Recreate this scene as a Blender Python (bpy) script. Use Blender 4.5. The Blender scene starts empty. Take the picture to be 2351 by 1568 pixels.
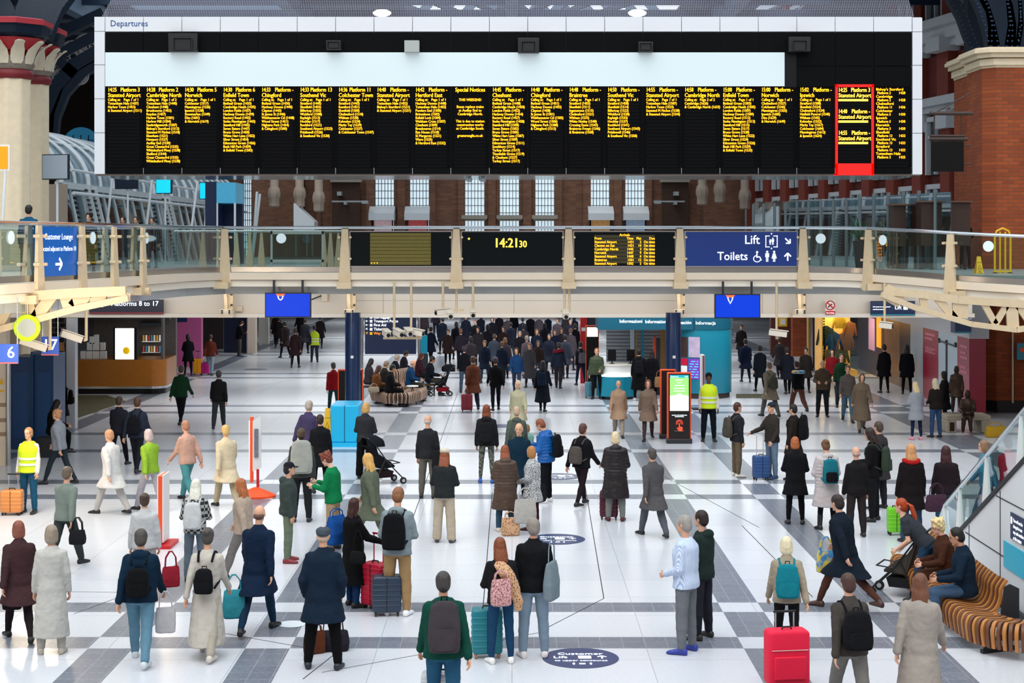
import bpy, math, random
from mathutils import Vector, Matrix
from math import sin, cos, pi, radians as R
random.seed(7)
# ---------------------------------------------------------------- camera, world, sun, exposure
SC = bpy.context.scene
F = 3600.0; CX = 1175.5; HY = 553.0; EYE = 5.45
cd = bpy.data.cameras.new('camera'); cam = bpy.data.objects.new('camera', cd)
SC.collection.objects.link(cam); SC.camera = cam
cam.location = (0, 0, EYE); cam.rotation_euler = (pi/2, 0, 0)
cd.sensor_width = 36; cd.lens = F/2351*36; cd.shift_y = (HY-784)/2351; cd.clip_end = 600; cd.clip_start = .5
vs = SC.view_settings; vs.view_transform = 'Standard'; vs.look = 'None'; vs.gamma = 1; vs.exposure = 0.0
vs.use_curve_mapping = False
W = bpy.data.worlds.new('sky'); SC.world = W; W.use_nodes = True
nt = W.node_tree; nt.nodes.clear()
wo = nt.nodes.new('ShaderNodeOutputWorld'); bg = nt.nodes.new('ShaderNodeBackground')
bg.inputs[0].default_value = (.80, .91, 1, 1); bg.inputs[1].default_value = 1.5
nt.links.new(bg.outputs[0], wo.inputs[0])
def lamp(name, kind, loc, rot, e, col=(1, 1, 1), size=1, sy=None, ang=None):
    l = bpy.data.lights.new(name, kind); l.energy = e; l.color = col
    if kind == 'AREA':
        l.size = size
        if sy: l.shape = 'RECTANGLE'; l.size_y = sy
    if kind == 'SUN': l.angle = ang
    if kind == 'POINT' or kind == 'SPOT': l.shadow_soft_size = size
    o = bpy.data.objects.new(name, l); SC.collection.objects.link(o); o.location = loc; o.rotation_euler = rot
    return o
lamp('sun', 'SUN', (0, 0, 40), (R(28), R(-12), 0), 1.3, (1, .95, .88), ang=R(50))
lamp('front_fill', 'AREA', (0, 14, 19), (R(38), 0, 0), 900, (1, .98, .96), 30, 14)  # added soft fill high on the viewer's side, brightens the faces turned this way
lamp('fascia_fill', 'AREA', (0, 44.8, 3.92), (R(50), 0, 0), 190, (1, .94, .86), 34, .4)  # unseen strip added only to brighten the cream fascia below the walkway
for i, y in enumerate((52, 62, 74, 88, 104)):
    lamp('underpass_light', 'AREA', (0, y, 3.85), (0, 0, 0), 950, (.95, .98, 1), 24, 5)
for x, y, z_, e in ((-9.6, 28.6, 3.6, 260), (-9.3, 30.6, 3.3, 150), (-7.6, 33.5, 2.9, 60)):
    lamp('walkway_lamp', 'POINT', (x, y, z_), (0, 0, 0), e, (1, .82, .6), .35)

# ---------------------------------------------------------------- helpers
COL = SC.collection
def X(px, D): return (px-CX)*D/F
def Z(py, D): return EYE-(py-HY)*D/F
def gd(py): return EYE*F/(py-HY)
def G(px, py): D = gd(py); return X(px, D), D
def lin(h):
    if isinstance(h, str):
        h = [int(h[i:i+2], 16)/255 for i in (0, 2, 4)]
        h = [c/12.92 if c < .04045 else ((c+.055)/1.055)**2.4 for c in h]
    return tuple(h)+(1,)
_m = {}
def mat(name, col, rough=.6, metal=0, emit=0, noise=0, nscale=8, bump=0, bscale=30, spec=.5, ecol=None, stretch=None, coat=0):
    k = (name, str(col), rough, metal, emit, noise, bump)
    if k in _m: return _m[k]
    m = bpy.data.materials.new(name); m.use_nodes = True; n = m.node_tree.nodes; L = m.node_tree.links
    b = n['Principled BSDF']; c = lin(col)
    b.inputs['Base Color'].default_value = c; b.inputs['Roughness'].default_value = rough
    b.inputs['Metallic'].default_value = metal; b.inputs['Specular IOR Level'].default_value = spec
    b.inputs['Coat Weight'].default_value = coat
    if emit: b.inputs['Emission Color'].default_value = lin(ecol) if ecol else c; b.inputs['Emission Strength'].default_value = emit
    if noise or bump:
        tc = n.new('ShaderNodeTexCoord'); mp = n.new('ShaderNodeMapping'); L.new(tc.outputs['Object'], mp.inputs[0])
        if stretch: mp.inputs['Scale'].default_value = stretch
    if noise:
        t = n.new('ShaderNodeTexNoise'); t.inputs['Scale'].default_value = nscale; t.inputs['Detail'].default_value = 4
        L.new(mp.outputs[0], t.inputs[0]); x = n.new('ShaderNodeMix'); x.data_type = 'RGBA'
        x.inputs[6].default_value = tuple(v*(1-noise) for v in c[:3])+(1,); x.inputs[7].default_value = tuple(min(1, v*(1+noise)) for v in c[:3])+(1,)
        L.new(t.outputs[0], x.inputs[0]); L.new(x.outputs[2], b.inputs['Base Color'])
    if bump:
        t = n.new('ShaderNodeTexNoise'); t.inputs['Scale'].default_value = bscale; t.inputs['Detail'].default_value = 3
        L.new(mp.outputs[0], t.inputs[0]); u = n.new('ShaderNodeBump'); u.inputs['Strength'].default_value = bump; u.inputs['Distance'].default_value = .02
        L.new(t.outputs[0], u.inputs['Height']); L.new(u.outputs[0], b.inputs['Normal'])
    _m[k] = m; return m
def cloth(col):
    d = ''.join('%02x' % int(int(col[i:i+2], 16)*.86) for i in (0, 2, 4)); return mat('cloth_'+str(col), d, .9, noise=.14, nscale=9, bump=.35, bscale=22, spec=.15)
def puffy(col): return mat('nylon_'+str(col), col, .45, noise=.1, bump=.25, bscale=14, spec=.35)
def skin(c='e0b094'): return mat('skin_'+c, c, .55, noise=.06, spec=.3)
def hairm(c): return mat('hair_'+c, c, .5, noise=.35, nscale=30, bump=.6, bscale=60, stretch=(1, 1, .15), spec=.4)
def glass(name, tint, alpha=.2, rough=.02):
    if name in _m: return _m[name]
    m = bpy.data.materials.new(name); m.use_nodes = True; n = m.node_tree.nodes; L = m.node_tree.links; n.clear()
    o = n.new('ShaderNodeOutputMaterial'); t = n.new('ShaderNodeBsdfTransparent'); t.inputs[0].default_value = lin(tint)
    g = n.new('ShaderNodeBsdfGlossy'); g.inputs['Roughness'].default_value = rough; g.inputs[0].default_value = (.9, .97, 1, 1)
    fr = n.new('ShaderNodeFresnel'); fr.inputs[0].default_value = 1.5
    ad = n.new('ShaderNodeMath'); ad.operation = 'MULTIPLY_ADD'; ad.inputs[1].default_value = .45; ad.inputs[2].default_value = alpha; ad.use_clamp = True
    x = n.new('ShaderNodeMixShader'); L.new(fr.outputs[0], ad.inputs[0]); L.new(ad.outputs[0], x.inputs[0]); L.new(t.outputs[0], x.inputs[1]); L.new(g.outputs[0], x.inputs[2]); L.new(x.outputs[0], o.inputs[0])
    _m[name] = m; return m
def brick(name, c1, c2, mortar, sc=1, rough=.85, bw=.225, bh=.075, off=.5, ms=.008, axis='XZ'):
    if name in _m: return _m[name]
    m = bpy.data.materials.new(name); m.use_nodes = True; n = m.node_tree.nodes; L = m.node_tree.links; b = n['Principled BSDF']
    tc = n.new('ShaderNodeTexCoord'); s = n.new('ShaderNodeSeparateXYZ'); cb = n.new('ShaderNodeCombineXYZ'); L.new(tc.outputs['Object'], s.inputs[0])
    if axis == 'XY': L.new(s.outputs[0], cb.inputs[0]); L.new(s.outputs[1], cb.inputs[1])
    else:
        a = n.new('ShaderNodeMath'); a.operation = 'ADD'; L.new(s.outputs[0], a.inputs[0]); L.new(s.outputs[1], a.inputs[1])
        L.new(a.outputs[0], cb.inputs[0]); L.new(s.outputs[2], cb.inputs[1])
    t = n.new('ShaderNodeTexBrick'); L.new(cb.outputs[0], t.inputs[0]); t.offset = off
    t.inputs['Color1'].default_value = lin(c1); t.inputs['Color2'].default_value = lin(c2); t.inputs['Mortar'].default_value = lin(mortar)
    t.inputs['Scale'].default_value = sc; t.inputs['Brick Width'].default_value = bw; t.inputs['Row Height'].default_value = bh; t.inputs['Mortar Size'].default_value = ms
    z = n.new('ShaderNodeTexNoise'); z.inputs['Scale'].default_value = .9; z.inputs['Detail'].default_value = 6; L.new(tc.outputs['Object'], z.inputs[0])
    x = n.new('ShaderNodeMix'); x.data_type = 'RGBA'; x.blend_type = 'MULTIPLY'; x.inputs[0].default_value = .5
    L.new(t.outputs[0], x.inputs[6]); L.new(z.outputs[0], x.inputs[7]); L.new(x.outputs[2], b.inputs['Base Color'])
    b.inputs['Roughness'].default_value = rough
    u = n.new('ShaderNodeBump'); u.inputs['Strength'].default_value = .4; u.inputs['Distance'].default_value = .01; u.invert = True
    L.new(t.outputs['Fac'], u.inputs['Height']); L.new(u.outputs[0], b.inputs['Normal'])
    _m[name] = m; return m

WORK = bpy.data.scenes.new('workshop')
def evalmesh(o, name):
    WORK.collection.objects.link(o); vl = WORK.view_layers[0]; vl.update()
    me = bpy.data.meshes.new_from_object(o.evaluated_get(vl.depsgraph)); me.name = name
    d = o.data; bpy.data.objects.remove(o)
    (bpy.data.meshes if isinstance(d, bpy.types.Mesh) else bpy.data.curves).remove(d)
    return me
_t = {}
def textgeo(s):
    k = s
    if k not in _t:
        c = bpy.data.curves.new('t', 'FONT'); c.body = s; c.size = 1; c.resolution_u = 2
        me = evalmesh(bpy.data.objects.new('t', c), 't')
        vs_ = [(v.co.x, v.co.y) for v in me.vertices]; fs = [tuple(p.vertices) for p in me.polygons]
        bpy.data.meshes.remove(me); _t[k] = (vs_, fs, max([v[0] for v in vs_] or [0]))
    return _t[k]
def basis(d):
    d = Vector(d).normalized(); a = Vector((0, 0, 1)) if abs(d.z) < .9 else Vector((1, 0, 0))
    u = a.cross(d).normalized(); return u, d.cross(u)
class MB:
    def __init__(s): s.v = []; s.f = []; s.m = []; s.mi = 0; s.M = None
    def add(s, vs_, fs):
        n = len(s.v)
        s.v += [tuple(s.M @ Vector(v)) for v in vs_] if s.M else [tuple(v) for v in vs_]
        s.f += [tuple(i+n for i in f) for f in fs]; s.m += [s.mi]*len(fs); return s
    def box(s, x0, x1, y0, y1, z0, z1):
        return s.add([(x, y, z) for x in (x0, x1) for y in (y0, y1) for z in (z0, z1)],
            [(0, 1, 3, 2), (4, 6, 7, 5), (0, 4, 5, 1), (2, 3, 7, 6), (0, 2, 6, 4), (1, 5, 7, 3)])
    def pb(s, x0, x1, y0, y1, D, th=.05):   # box whose front face covers these picture bounds when it stands D metres away
        return s.box(X(x0, D), X(x1, D), D, D+th, Z(y1, D), Z(y0, D))
    def quad(s, a, b, c, d): return s.add([a, b, c, d], [(0, 1, 2, 3)])
    def loft(s, rings, closed=True):
        n = len(rings[0]); vs_ = [p for r in rings for p in r]; fs = []
        for i in range(len(rings)-1):
            for j in range(n):
                k = (j+1) % n; fs.append((i*n+j, i*n+k, (i+1)*n+k, (i+1)*n+j))
        if closed: fs.append(tuple(range(n-1, -1, -1))); fs.append(tuple((len(rings)-1)*n+j for j in range(n)))
        return s.add(vs_, fs)
    def ring(s, c, u, w, ru, rw, n=12): c = Vector(c); return [c+u*(cos(2*pi*i/n)*ru)+w*(sin(2*pi*i/n)*rw) for i in range(n)]
    def cyl(s, p0, p1, r0, r1=None, n=12):
        r1 = r0 if r1 is None else r1; p0 = Vector(p0); p1 = Vector(p1); u, w = basis(p1-p0)
        return s.loft([s.ring(p0, u, w, r0, r0, n), s.ring(p1, u, w, r1, r1, n)])
    def bar(s, p0, p1, a, b=None, up=(0, 0, 1)):   # square bar
        b = b or a; p0 = Vector(p0); p1 = Vector(p1); d = (p1-p0).normalized(); u = d.cross(Vector(up))
        if u.length < .01: u = d.cross(Vector((1, 0, 0)))
        u.normalize(); w = u.cross(d)
        q = lambda c: [c+u*a/2+w*b/2, c-u*a/2+w*b/2, c-u*a/2-w*b/2, c+u*a/2-w*b/2]
        return s.loft([q(p0), q(p1)])
    def tube(s, pts, r, n=8, rr=None):
        pts = [Vector(p) for p in pts]; rings = []; u = None
        for i, p in enumerate(pts):
            d = (pts[min(i+1, len(pts)-1)]-pts[max(i-1, 0)]).normalized()
            if u is None: u, w = basis(d)
            else: u = (u-d*u.dot(d)).normalized(); w = d.cross(u)
            q = rr[i] if rr else r; rings.append(s.ring(p, u, w, q, q, n))
        return s.loft(rings)
    def cap(s, p0, p1, r0, r1, n=12, sq=1):
        p0 = Vector(p0); p1 = Vector(p1); u, w = basis(p1-p0); d = (p1-p0).normalized(); rg = []
        for a in (80, 50, 20): rg.append(s.ring(p0-d*r0*sin(R(a)), u, w, r0*cos(R(a)), r0*sq*cos(R(a)), n))
        for a in (20, 50, 80): rg.append(s.ring(p1+d*r1*sin(R(a)), u, w, r1*cos(R(a)), r1*sq*cos(R(a)), n))
        return s.loft(rg)
    def ell(s, c, r, M=None, n=14, m=9):
        c = Vector(c); rings = []
        for i in range(1, m):
            a = pi*i/m; rings.append([c+(M or Matrix.Identity(3)) @ Vector((r[0]*sin(a)*cos(2*pi*j/n), r[1]*sin(a)*sin(2*pi*j/n), -r[2]*cos(a))) for j in range(n)])
        return s.loft(rings)
    def lathe(s, prof, c=(0, 0, 0), n=24, a0=0, sy=1):
        return s.loft([[(c[0]+r*cos(a0+2*pi*j/n), c[1]+r*sy*sin(a0+2*pi*j/n), c[2]+z) for j in range(n)] for r, z in prof])
    def prism(s, poly, fn, w0, w1):   # polygon in (u,v), depth w, fn maps to 3D
        n = len(poly); vs_ = [fn(u, v, w0) for u, v in poly]+[fn(u, v, w1) for u, v in poly]
        return s.add(vs_, [tuple(range(n)), tuple(range(2*n-1, n-1, -1))]+[(i, (i+1) % n+0, (i+1) % n+n, i+n) for i in range(n)])
    def text(s, t, x, z, size, xs=1, y=0, al='l', fn=None, bold=0):
        vs_, fs, w = textgeo(t); o = {'l': 0, 'c': -w/2, 'r': -w}[al]
        fn = fn or (lambda u, v: (u, y, v))
        for e in ((-1, 1) if bold else (0,)): s.add([fn(x+(a+o)*size*xs+e*bold*size, z+b*size) for a, b in vs_], fs)   # struck twice when bold
        return s
    def build(s, name, mt, par=None, bevel=0, smooth=True, loc=None, rz=0):
        me = bpy.data.meshes.new(name); me.from_pydata([tuple(v) for v in s.v], [], s.f)
        for q in (mt if isinstance(mt, (list, tuple)) else [mt]): me.materials.append(q)
        if any(s.m): me.polygons.foreach_set('material_index', s.m)
        if smooth: me.polygons.foreach_set('use_smooth', [True]*len(s.f)); me.set_sharp_from_angle(angle=R(38))
        me.update(); o = bpy.data.objects.new(name, me); COL.objects.link(o)
        if par: o.parent = par
        if loc: o.location = loc; o.rotation_euler.z = rz
        if bevel:
            b = o.modifiers.new('bevel', 'BEVEL'); b.width = bevel; b.segments = 2; b.limit_method = 'ANGLE'
        return o
def tag(o, label, cat, group=None, kind=None):
    o['label'] = label; o['category'] = cat
    if group: o['group'] = group
    if kind: o['kind'] = kind
    return o
def thing(name, label, cat, loc=(0, 0, 0), rz=0, group=None):
    o = bpy.data.objects.new(name, None); COL.objects.link(o); o.empty_display_size = .2
    o.location = loc; o.rotation_euler.z = rz; return tag(o, label, cat, group)
def struct(name, mb, m, **k): o = mb.build(name, m, **k); o['kind'] = 'structure'; return o
def circ(cx, cz, r, n=24, a0=0, a1=2*pi): return [(cx+r*cos(a0+(a1-a0)*i/n), cz+r*sin(a0+(a1-a0)*i/n)) for i in range(n)]
def flat(y, base=0): return lambda u, v, w=0: (u, y+w, v)
def arrow(mb, x, z, s, ang, fn):   # block arrow made of three strokes pointing along ang
    for (ax, az, bx, bz) in ((-.45, 0, .4, 0), (.05, .38, .45, 0), (.05, -.38, .45, 0)):
        c, d = cos(ang), sin(ang); a = (x+(ax*c-az*d)*s, z+(ax*d+az*c)*s); b = (x+(bx*c-bz*d)*s, z+(bx*d+bz*c)*s)
        dx, dz = b[0]-a[0], b[1]-a[1]; l = math.hypot(dx, dz); nx, nz = -dz/l*s*.085, dx/l*s*.085
        mb.prism([(a[0]+nx, a[1]+nz), (b[0]+nx, b[1]+nz), (b[0]-nx, b[1]-nz), (a[0]-nx, a[1]-nz)], fn, 0, -.004)
def man_icon(mb, x, z, h, fn, dress=False):
    mb.prism(circ(x, z+h*.9, h*.1, 12), fn, 0, -.004)
    if dress: mb.prism([(x-h*.1, z+h*.77), (x+h*.1, z+h*.77), (x+h*.24, z+h*.3), (x-h*.24, z+h*.3)], fn, 0, -.004)
    else: mb.prism([(x-h*.17, z+h*.77), (x+h*.17, z+h*.77), (x+h*.17, z+h*.42), (x-h*.17, z+h*.42)], fn, 0, -.004)
    for s in (-1, 1): mb.prism([(x+s*h*.02, z+h*.45), (x+s*h*.1, z+h*.45), (x+s*h*.1, z), (x+s*h*.02, z)], fn, 0, -.004)
CREAM = mat('cream_paint', 'e9d9c2', .5, noise=.06, nscale=3); CREAMD = mat('cream_steel', 'd9c3a0', .5, noise=.12, nscale=6)
WHITE = mat('white_panel', 'ecebe8', .4, noise=.03, nscale=1); BLACK = mat('black_gloss', '08090b', .3, spec=.3); STEEL = mat('brushed_steel', 'c9cdd0', .22, 1)
DSTEEL = mat('dark_steel', '2b2e33', .5, .3); NAVY = mat('navy_paint', '0d2348', .4); SIGNBLUE = mat('sign_blue', '0a2f78', .4, emit=.15)
SIGNNAVY = mat('sign_navy', '0b2450', .45, emit=.06); WLET = mat('white_lettering', 'f4f8fa', .5, emit=.7)
AMBER = mat('amber_led', 'f0a000', .6, emit=1.7, ecol='ffc41e'); AMBERB = mat('bright_amber_led', 'f8c030', .6, emit=1.9, ecol='ffd24a')
ORANGE = mat('orange_shell', 'f0501a', .45); TEAL = mat('teal_panel', '0d87a0', .35, noise=.05, nscale=.7); RUBBER = mat('black_rubber', '101012', .7)
REDM = mat('red_panel', 'c4101c', .45); BRONZE = mat('bronze', '3d2c20', .45, .6, noise=.3); YEL = mat('yellow_plastic', 'f0b806', .4)
# ---------------------------------------------------------------- floor
lt = brick('light_terrazzo', 'd6d8dd', 'd0d2d8', 'b4b6bc', bw=1.8, bh=1.2, ms=.006, off=0, rough=.22, axis='XY')
dk = brick('dark_granite', '7c828d', '747a86', '999ea6', bw=.3, bh=.3, ms=.006, off=0, rough=.3, axis='XY')
for m_, s_ in ((lt, .25), (dk, .6)):     # fine speckle in the stone
    n = m_.node_tree.nodes; L = m_.node_tree.links; x = [q for q in n if q.type == 'MIX'][0]
    x.inputs[0].default_value = s_; z = [q for q in n if q.type == 'TEX_NOISE'][0]; z.inputs['Scale'].default_value = 18; z.inputs['Detail'].default_value = 8
    cr = n.new('ShaderNodeValToRGB'); cr.color_ramp.elements[0].position = .35; cr.color_ramp.elements[0].color = (.55, .55, .57, 1) if s_ > .5 else (.8, .8, .82, 1); cr.color_ramp.elements[1].position = .65
    L.new(z.outputs[0], cr.inputs[0]); L.new(cr.outputs[0], x.inputs[7])
jt = mat('joint_black', '1b1c1f', .6)
bandsY = [(c-.3, c+.3) for c in (21.27, 23.33, 33.4, 35.48, 40.7, 44.3, 49.8, 51.8, 62.4, 64.4, 74.8, 77, 87.5, 89.7, 100.5, 102.6, 113, 115)]
bandsX = [(-5.67, -5.07), (-3.57, -2.97), (3.1, 3.7), (5.17, 5.77), (-13.15, -12.5), (11.7, 12.9)]
xs = sorted({-40, 40}|{v for b in bandsX for v in b}); ys = sorted({8, 160}|{v for b in bandsY for v in b})
fl = MB()
for i in range(len(xs)-1):
    for j in range(len(ys)-1):
        mx, my = (xs[i]+xs[i+1])/2, (ys[j]+ys[j+1])/2
        d = any(a < mx < b for a, b in bandsX) != any(a < my < b for a, b in bandsY)
        fl.mi = 1 if d else 0
        fl.quad((xs[i], ys[j], 0), (xs[i+1], ys[j], 0), (xs[i+1], ys[j+1], 0), (xs[i], ys[j+1], 0))
fl.mi = 2
def fline(a, b, w=.018):
    a = Vector((*a, .002)); b = Vector((*b, .002)); n = (b-a).cross(Vector((0, 0, 1))).normalized()*w/2
    fl.quad(a+n, a-n, b-n, b+n)
for a, b in (((-1.95, 30), (-1.95, 60)), ((-.43, 22.8), (-.43, 34)), ((1.4, 23.9), (1.68, 37.5)), ((1.4, 23.9), (.4, 21.9)), ((-2.6, 19.5), (-2.2, 21.3)), ((.5, 21.9), (-2.4, 19.8)),
             ((-7.6, 24.4), (-5.9, 24.3)), ((-5.9, 24.3), (-6.4, 22.9)), ((-4.2, 21.9), (-2.6, 20.9)), ((4.4, 30), (4.6, 24)), ((3.2, 38), (4.7, 29.8)), ((-16, 40), (-4, 75)), ((8, 56), (11, 44)), ((6.2, 26), (7.6, 20))):
    fline(a, b, .014)
floor = struct('floor', fl, [lt, dk, jt], smooth=False)

# ---------------------------------------------------------------- upper deck slab, fascia below it, far walls
PATH = [(-90, 29.5, 0), (0, 32, 0), (76, 33.4, 0), (176, 35.4, 0), (250, 37, 0), (316, 38.8, 0), (420, 42.2, 0), (513, 44, 0), (793, 44, 0), (1048, 44, 0), (1305, 44, 0), (1560, 44, 0), (1842, 44, 0),
        (1930, 43.9, -.01), (2000, 43.4, -.03), (2095, 42.2, -.09), (2188, 41.2, -.16), (2270, 40.6, -.21), (2351, 40.1, -.25), (2460, 39.5, -.28)]
PW = [Vector((X(px, D), D, dz)) for px, D, dz in PATH]
sl = MB(); pl = [(p.x, p.y+.3) for p in PW]
pl = [(-40, pl[0][1])]+pl+[(40, pl[-1][1]), (40, 128), (-40, 128)]
sl.prism([(a, b) for a, b in pl], lambda u, v, w: (u, v, w), 3.95, 4.55)
struct('trim_1', sl, mat('deck_stone', 'a9adae', .3, noise=.1, nscale=2), smooth=False)
fw = MB(); D = 46
fw.box(-24, X(2232, D), D, D+.4, Z(725, D), 4.5)
fw.mi = 1
for y in (657, 690): fw.box(X(795, D), X(1560, D), D-.012, D, Z(y+.8, D), Z(y, D))
for x in (205, 375, 520, 880, 1048, 1180, 1305, 1640, 1750, 1850): fw.box(X(x-.4, D), X(x+.4, D), D-.012, D, Z(725, D), Z(657, D))
fw.mi = 0
fw.box(-24, X(2232, D), D-.25, D, Z(725, D)-.04, Z(719, D))
struct('wall_middle', fw, [mat('fascia_cream', 'efe8de', .45, noise=.05, nscale=.8), mat('panel_gap', 'b3a999', .7)], smooth=False)
# far end wall of the lower hall, and side walls
wl = MB(); wl.box(-33, 33, 126, 126.5, 0, 4); struct('wall_back', wl, mat('hall_end', '3a3236', .8, noise=.4, nscale=.6))
for nm_, q_ in (('wall_side_left', (-33, -32.5, -14, 128)), ('wall_side_right', (32.5, 33, -14, 128)), ('wall_behind_viewer', (-33, 33, -14.5, -14))):
    wl = MB(); wl.box(*q_, 0, 19); struct(nm_, wl, mat('hall_brick', '8a6a58', .85, noise=.3, nscale=.8), smooth=False)
# brick wall over the upper deck with tall windows
DB = 90; UB = 4.55
BR = brick('brown_brick', '9c6a50', '85543f', '7a6a5c', sc=.55)
wins = [(860, 904, 473), (940, 985, 473), (1067, 1112, 494), (1147, 1192, 494), (1229, 1273, 494), (1356, 1400, 473), (1436, 1481, 473)]
bw = MB(); edges = [540, 556, 584]
cols = [(584, 860), (904, 940), (985, 1067), (1112, 1147), (1192, 1229), (1273, 1356), (1400, 1436), (1481, 1780), (480, 556)]
for a, b in cols: bw.box(X(a, DB), X(b, DB), DB, DB+1, UB, 13.5)
bw.box(X(480, DB), X(1780, DB), DB, DB+1, 13.5, 15.4)
for a, b in ((904, 940), (1112, 1147), (1192, 1229), (1400, 1436)): bw.box(X(a+9, DB), X(b-9, DB), DB-.25, DB, UB, 14)
for a, b in ((985, 1000), (1052, 1067), (1273, 1290), (1338, 1356), (842, 860), (1481, 1496), (760, 772), (728, 738), (690, 700)): bw.box(X(a, DB), X(b, DB), DB-.3, DB, UB, 14)
bw.box(X(590, DB), X(700, DB), DB-1.8, DB, UB, 14); bw.box(X(1610, DB), X(1700, DB), DB-1.4, DB, UB, 14)
struct('wall_upper', bw, BR, smooth=False)
gwin = glass('pale_window', 'dcecf2', .25); gw2 = mat('daylight_glass', 'cfe3ee', .15, emit=.8, ecol='d8ecf8', noise=.3, nscale=.9)
lead = mat('lead_bar', '3a3f44', .5)
for k, (a, b, y1) in enumerate(wins+[(556, 584, 478)]):
    w = MB(); w.box(X(a, DB), X(b, DB), DB+.5, DB+.53, UB, 13.5); w.mi = 1
    for i in range(7):
        xx = X(a+(b-a)*i/6, DB); w.box(xx-.016, xx+.016, DB+.42, DB+.5, UB, 13.5)
    zz = UB
    while zz < 13.4: w.box(X(a, DB), X(b, DB), DB+.42, DB+.5, zz-.016, zz+.016); zz += .42
    struct('window_%d' % (k+1), w, [gw2, lead], smooth=False)
for k, (a, b) in enumerate(((850, 908), (931, 988), (1349, 1407), (1429, 1487))):
    t = thing('window_canopy', ('leftmost white canopy over a shop window on the brown brick wall', 'second white canopy from the left on the brown brick wall', 'white canopy right of the ledged windows, third from the left on the brick wall', 'rightmost white canopy over a shop window on the brown brick wall')[k], 'canopy', (X((a+b)/2, DB), DB, 6.2), group='white canopies on the brick wall')
    hw = (b-a)/2*DB/F; c = MB(); h1 = Z(474, DB)-6.2; h0 = Z(506, DB)-6.2; hm = Z(490, DB)-6.2
    c.prism([(0, h1), (-.3, h1), (-1.1, hm), (-1.1, h0), (0, h0)], lambda u, v, w: (w, u, v), -hw, hw); c.build('hood', mat('canopy_white', 'dfe5ea', .5), t, .01)
    s = MB(); [s.box(q*hw*.8-.04, q*hw*.8+.04, -.3, -.2, h0-1.2, h0) for q in (-1, 1)]; s.build('door_frame', DSTEEL, t)
    s = MB(); s.box(-hw*.8, hw*.8, -.22, -.2, h0-1.2, h0); s.build('shop_display', mat('shop_glow_%d' % k, ('c8a8b0', 'b04848', 'b88850', '8aa0b8')[k], .3, emit=.3, noise=.6, nscale=6), t)
t = thing('window_canopy', 'pale angled canopy on the side of the brick pier at left', 'canopy', (X(700, 86), 86, 6.2))
c = MB(); c.prism([(0, 1.3), (1.1, .3), (1.1, -.35), (0, -.35)], lambda u, v, w: (u-.5, w, v), -.8, .8); c.build('hood', mat('canopy_white', 'dfe5ea', .5), t, .01)
c = MB(); [c.box(x-.04, x+.04, -.7, -.6, -1.6, -.35) for x in (-.4, .2, .5)]; c.build('door_frame', WHITE, t)
for k, (a, b) in enumerate(((1060, 1119), (1140, 1200), (1221, 1280))):
    c = MB(); c.box(X(a, DB), X(b, DB), DB-.35, DB+.3, Z(503, DB), Z(494, DB)); c.box(X(a+3, DB), X(b-3, DB), DB-.2, DB+.3, Z(507, DB), Z(503, DB))
    tag(c.build('window_ledge', mat('stone', 'a39b90', .8, noise=.1)), ('stone ledge across the leftmost of the three middle windows', 'stone ledge across the central tall window', 'stone ledge across the rightmost of the three middle windows')[k], 'ledge', 'stone ledges of the middle windows')
for k, (x, y) in enumerate(((630, 450), (688, 450), (732, 460), (1612, 445), (1652, 440), (1710, 455))):
    c = MB(); D = 86; xx = X(x, D); c.lathe([(.24, 14-Z(y, D)), (.24, .5), (.3, .42), (.36, .2), (.36, -.05), (.3, -.15), (.3, -.55), (.2, -.62)], (xx, D, Z(y, D)), 8, pi/8)
    tag(c.build('wall_shaft', mat('stone_shaft', 'a8988a', .7, noise=.15)), ('leftmost stone shaft with corbel on the left brick pier', 'stone shaft with corbel just right of the leftmost one', 'stone shaft with corbel beside the brown doorway recess', 'stone shaft with corbel beside the black rail, right side', 'stone shaft with corbel between two others at right', 'rightmost stone shaft with corbel on the brick wall')[k], 'wall shaft', 'stone shafts on the brick wall')
for k, (a, b) in enumerate(((762, 826), (1520, 1580))):
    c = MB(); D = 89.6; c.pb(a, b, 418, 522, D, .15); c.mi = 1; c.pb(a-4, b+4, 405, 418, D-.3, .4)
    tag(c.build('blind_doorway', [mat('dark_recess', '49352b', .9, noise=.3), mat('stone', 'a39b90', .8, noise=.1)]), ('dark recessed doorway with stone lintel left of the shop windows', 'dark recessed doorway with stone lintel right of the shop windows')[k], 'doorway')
    c = MB(); xa = X((a, a)[k]-5*k*4, 88.9); c.cyl((X(a+0-(20*k), 88.9), 88.9, Z(463, 89)), (X(b+12-20*k, 88.9), 88.9, Z(463, 89)), .05); c.box(X(a+28, 88.9), X(a+34, 88.9), 88.7, 89.6, Z(470, 89), Z(461, 89)); c.box(X(b+6-84*k, 88.9), X(b+20-84*k, 88.9), 88.4, 88.9, Z(468, 89), Z(461, 89)); c.box(X(a+12+16*k, 88.9), X(a+22+16*k, 88.9), 88.8, 89.6, Z(449, 89), Z(440, 89))
    tag(c.build('wall_floodlight', mat('lamp_grey', 'aab2b8', .5)), ('floodlight bar over the left recessed doorway', 'floodlight bar over the right recessed doorway')[k], 'light')

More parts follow.
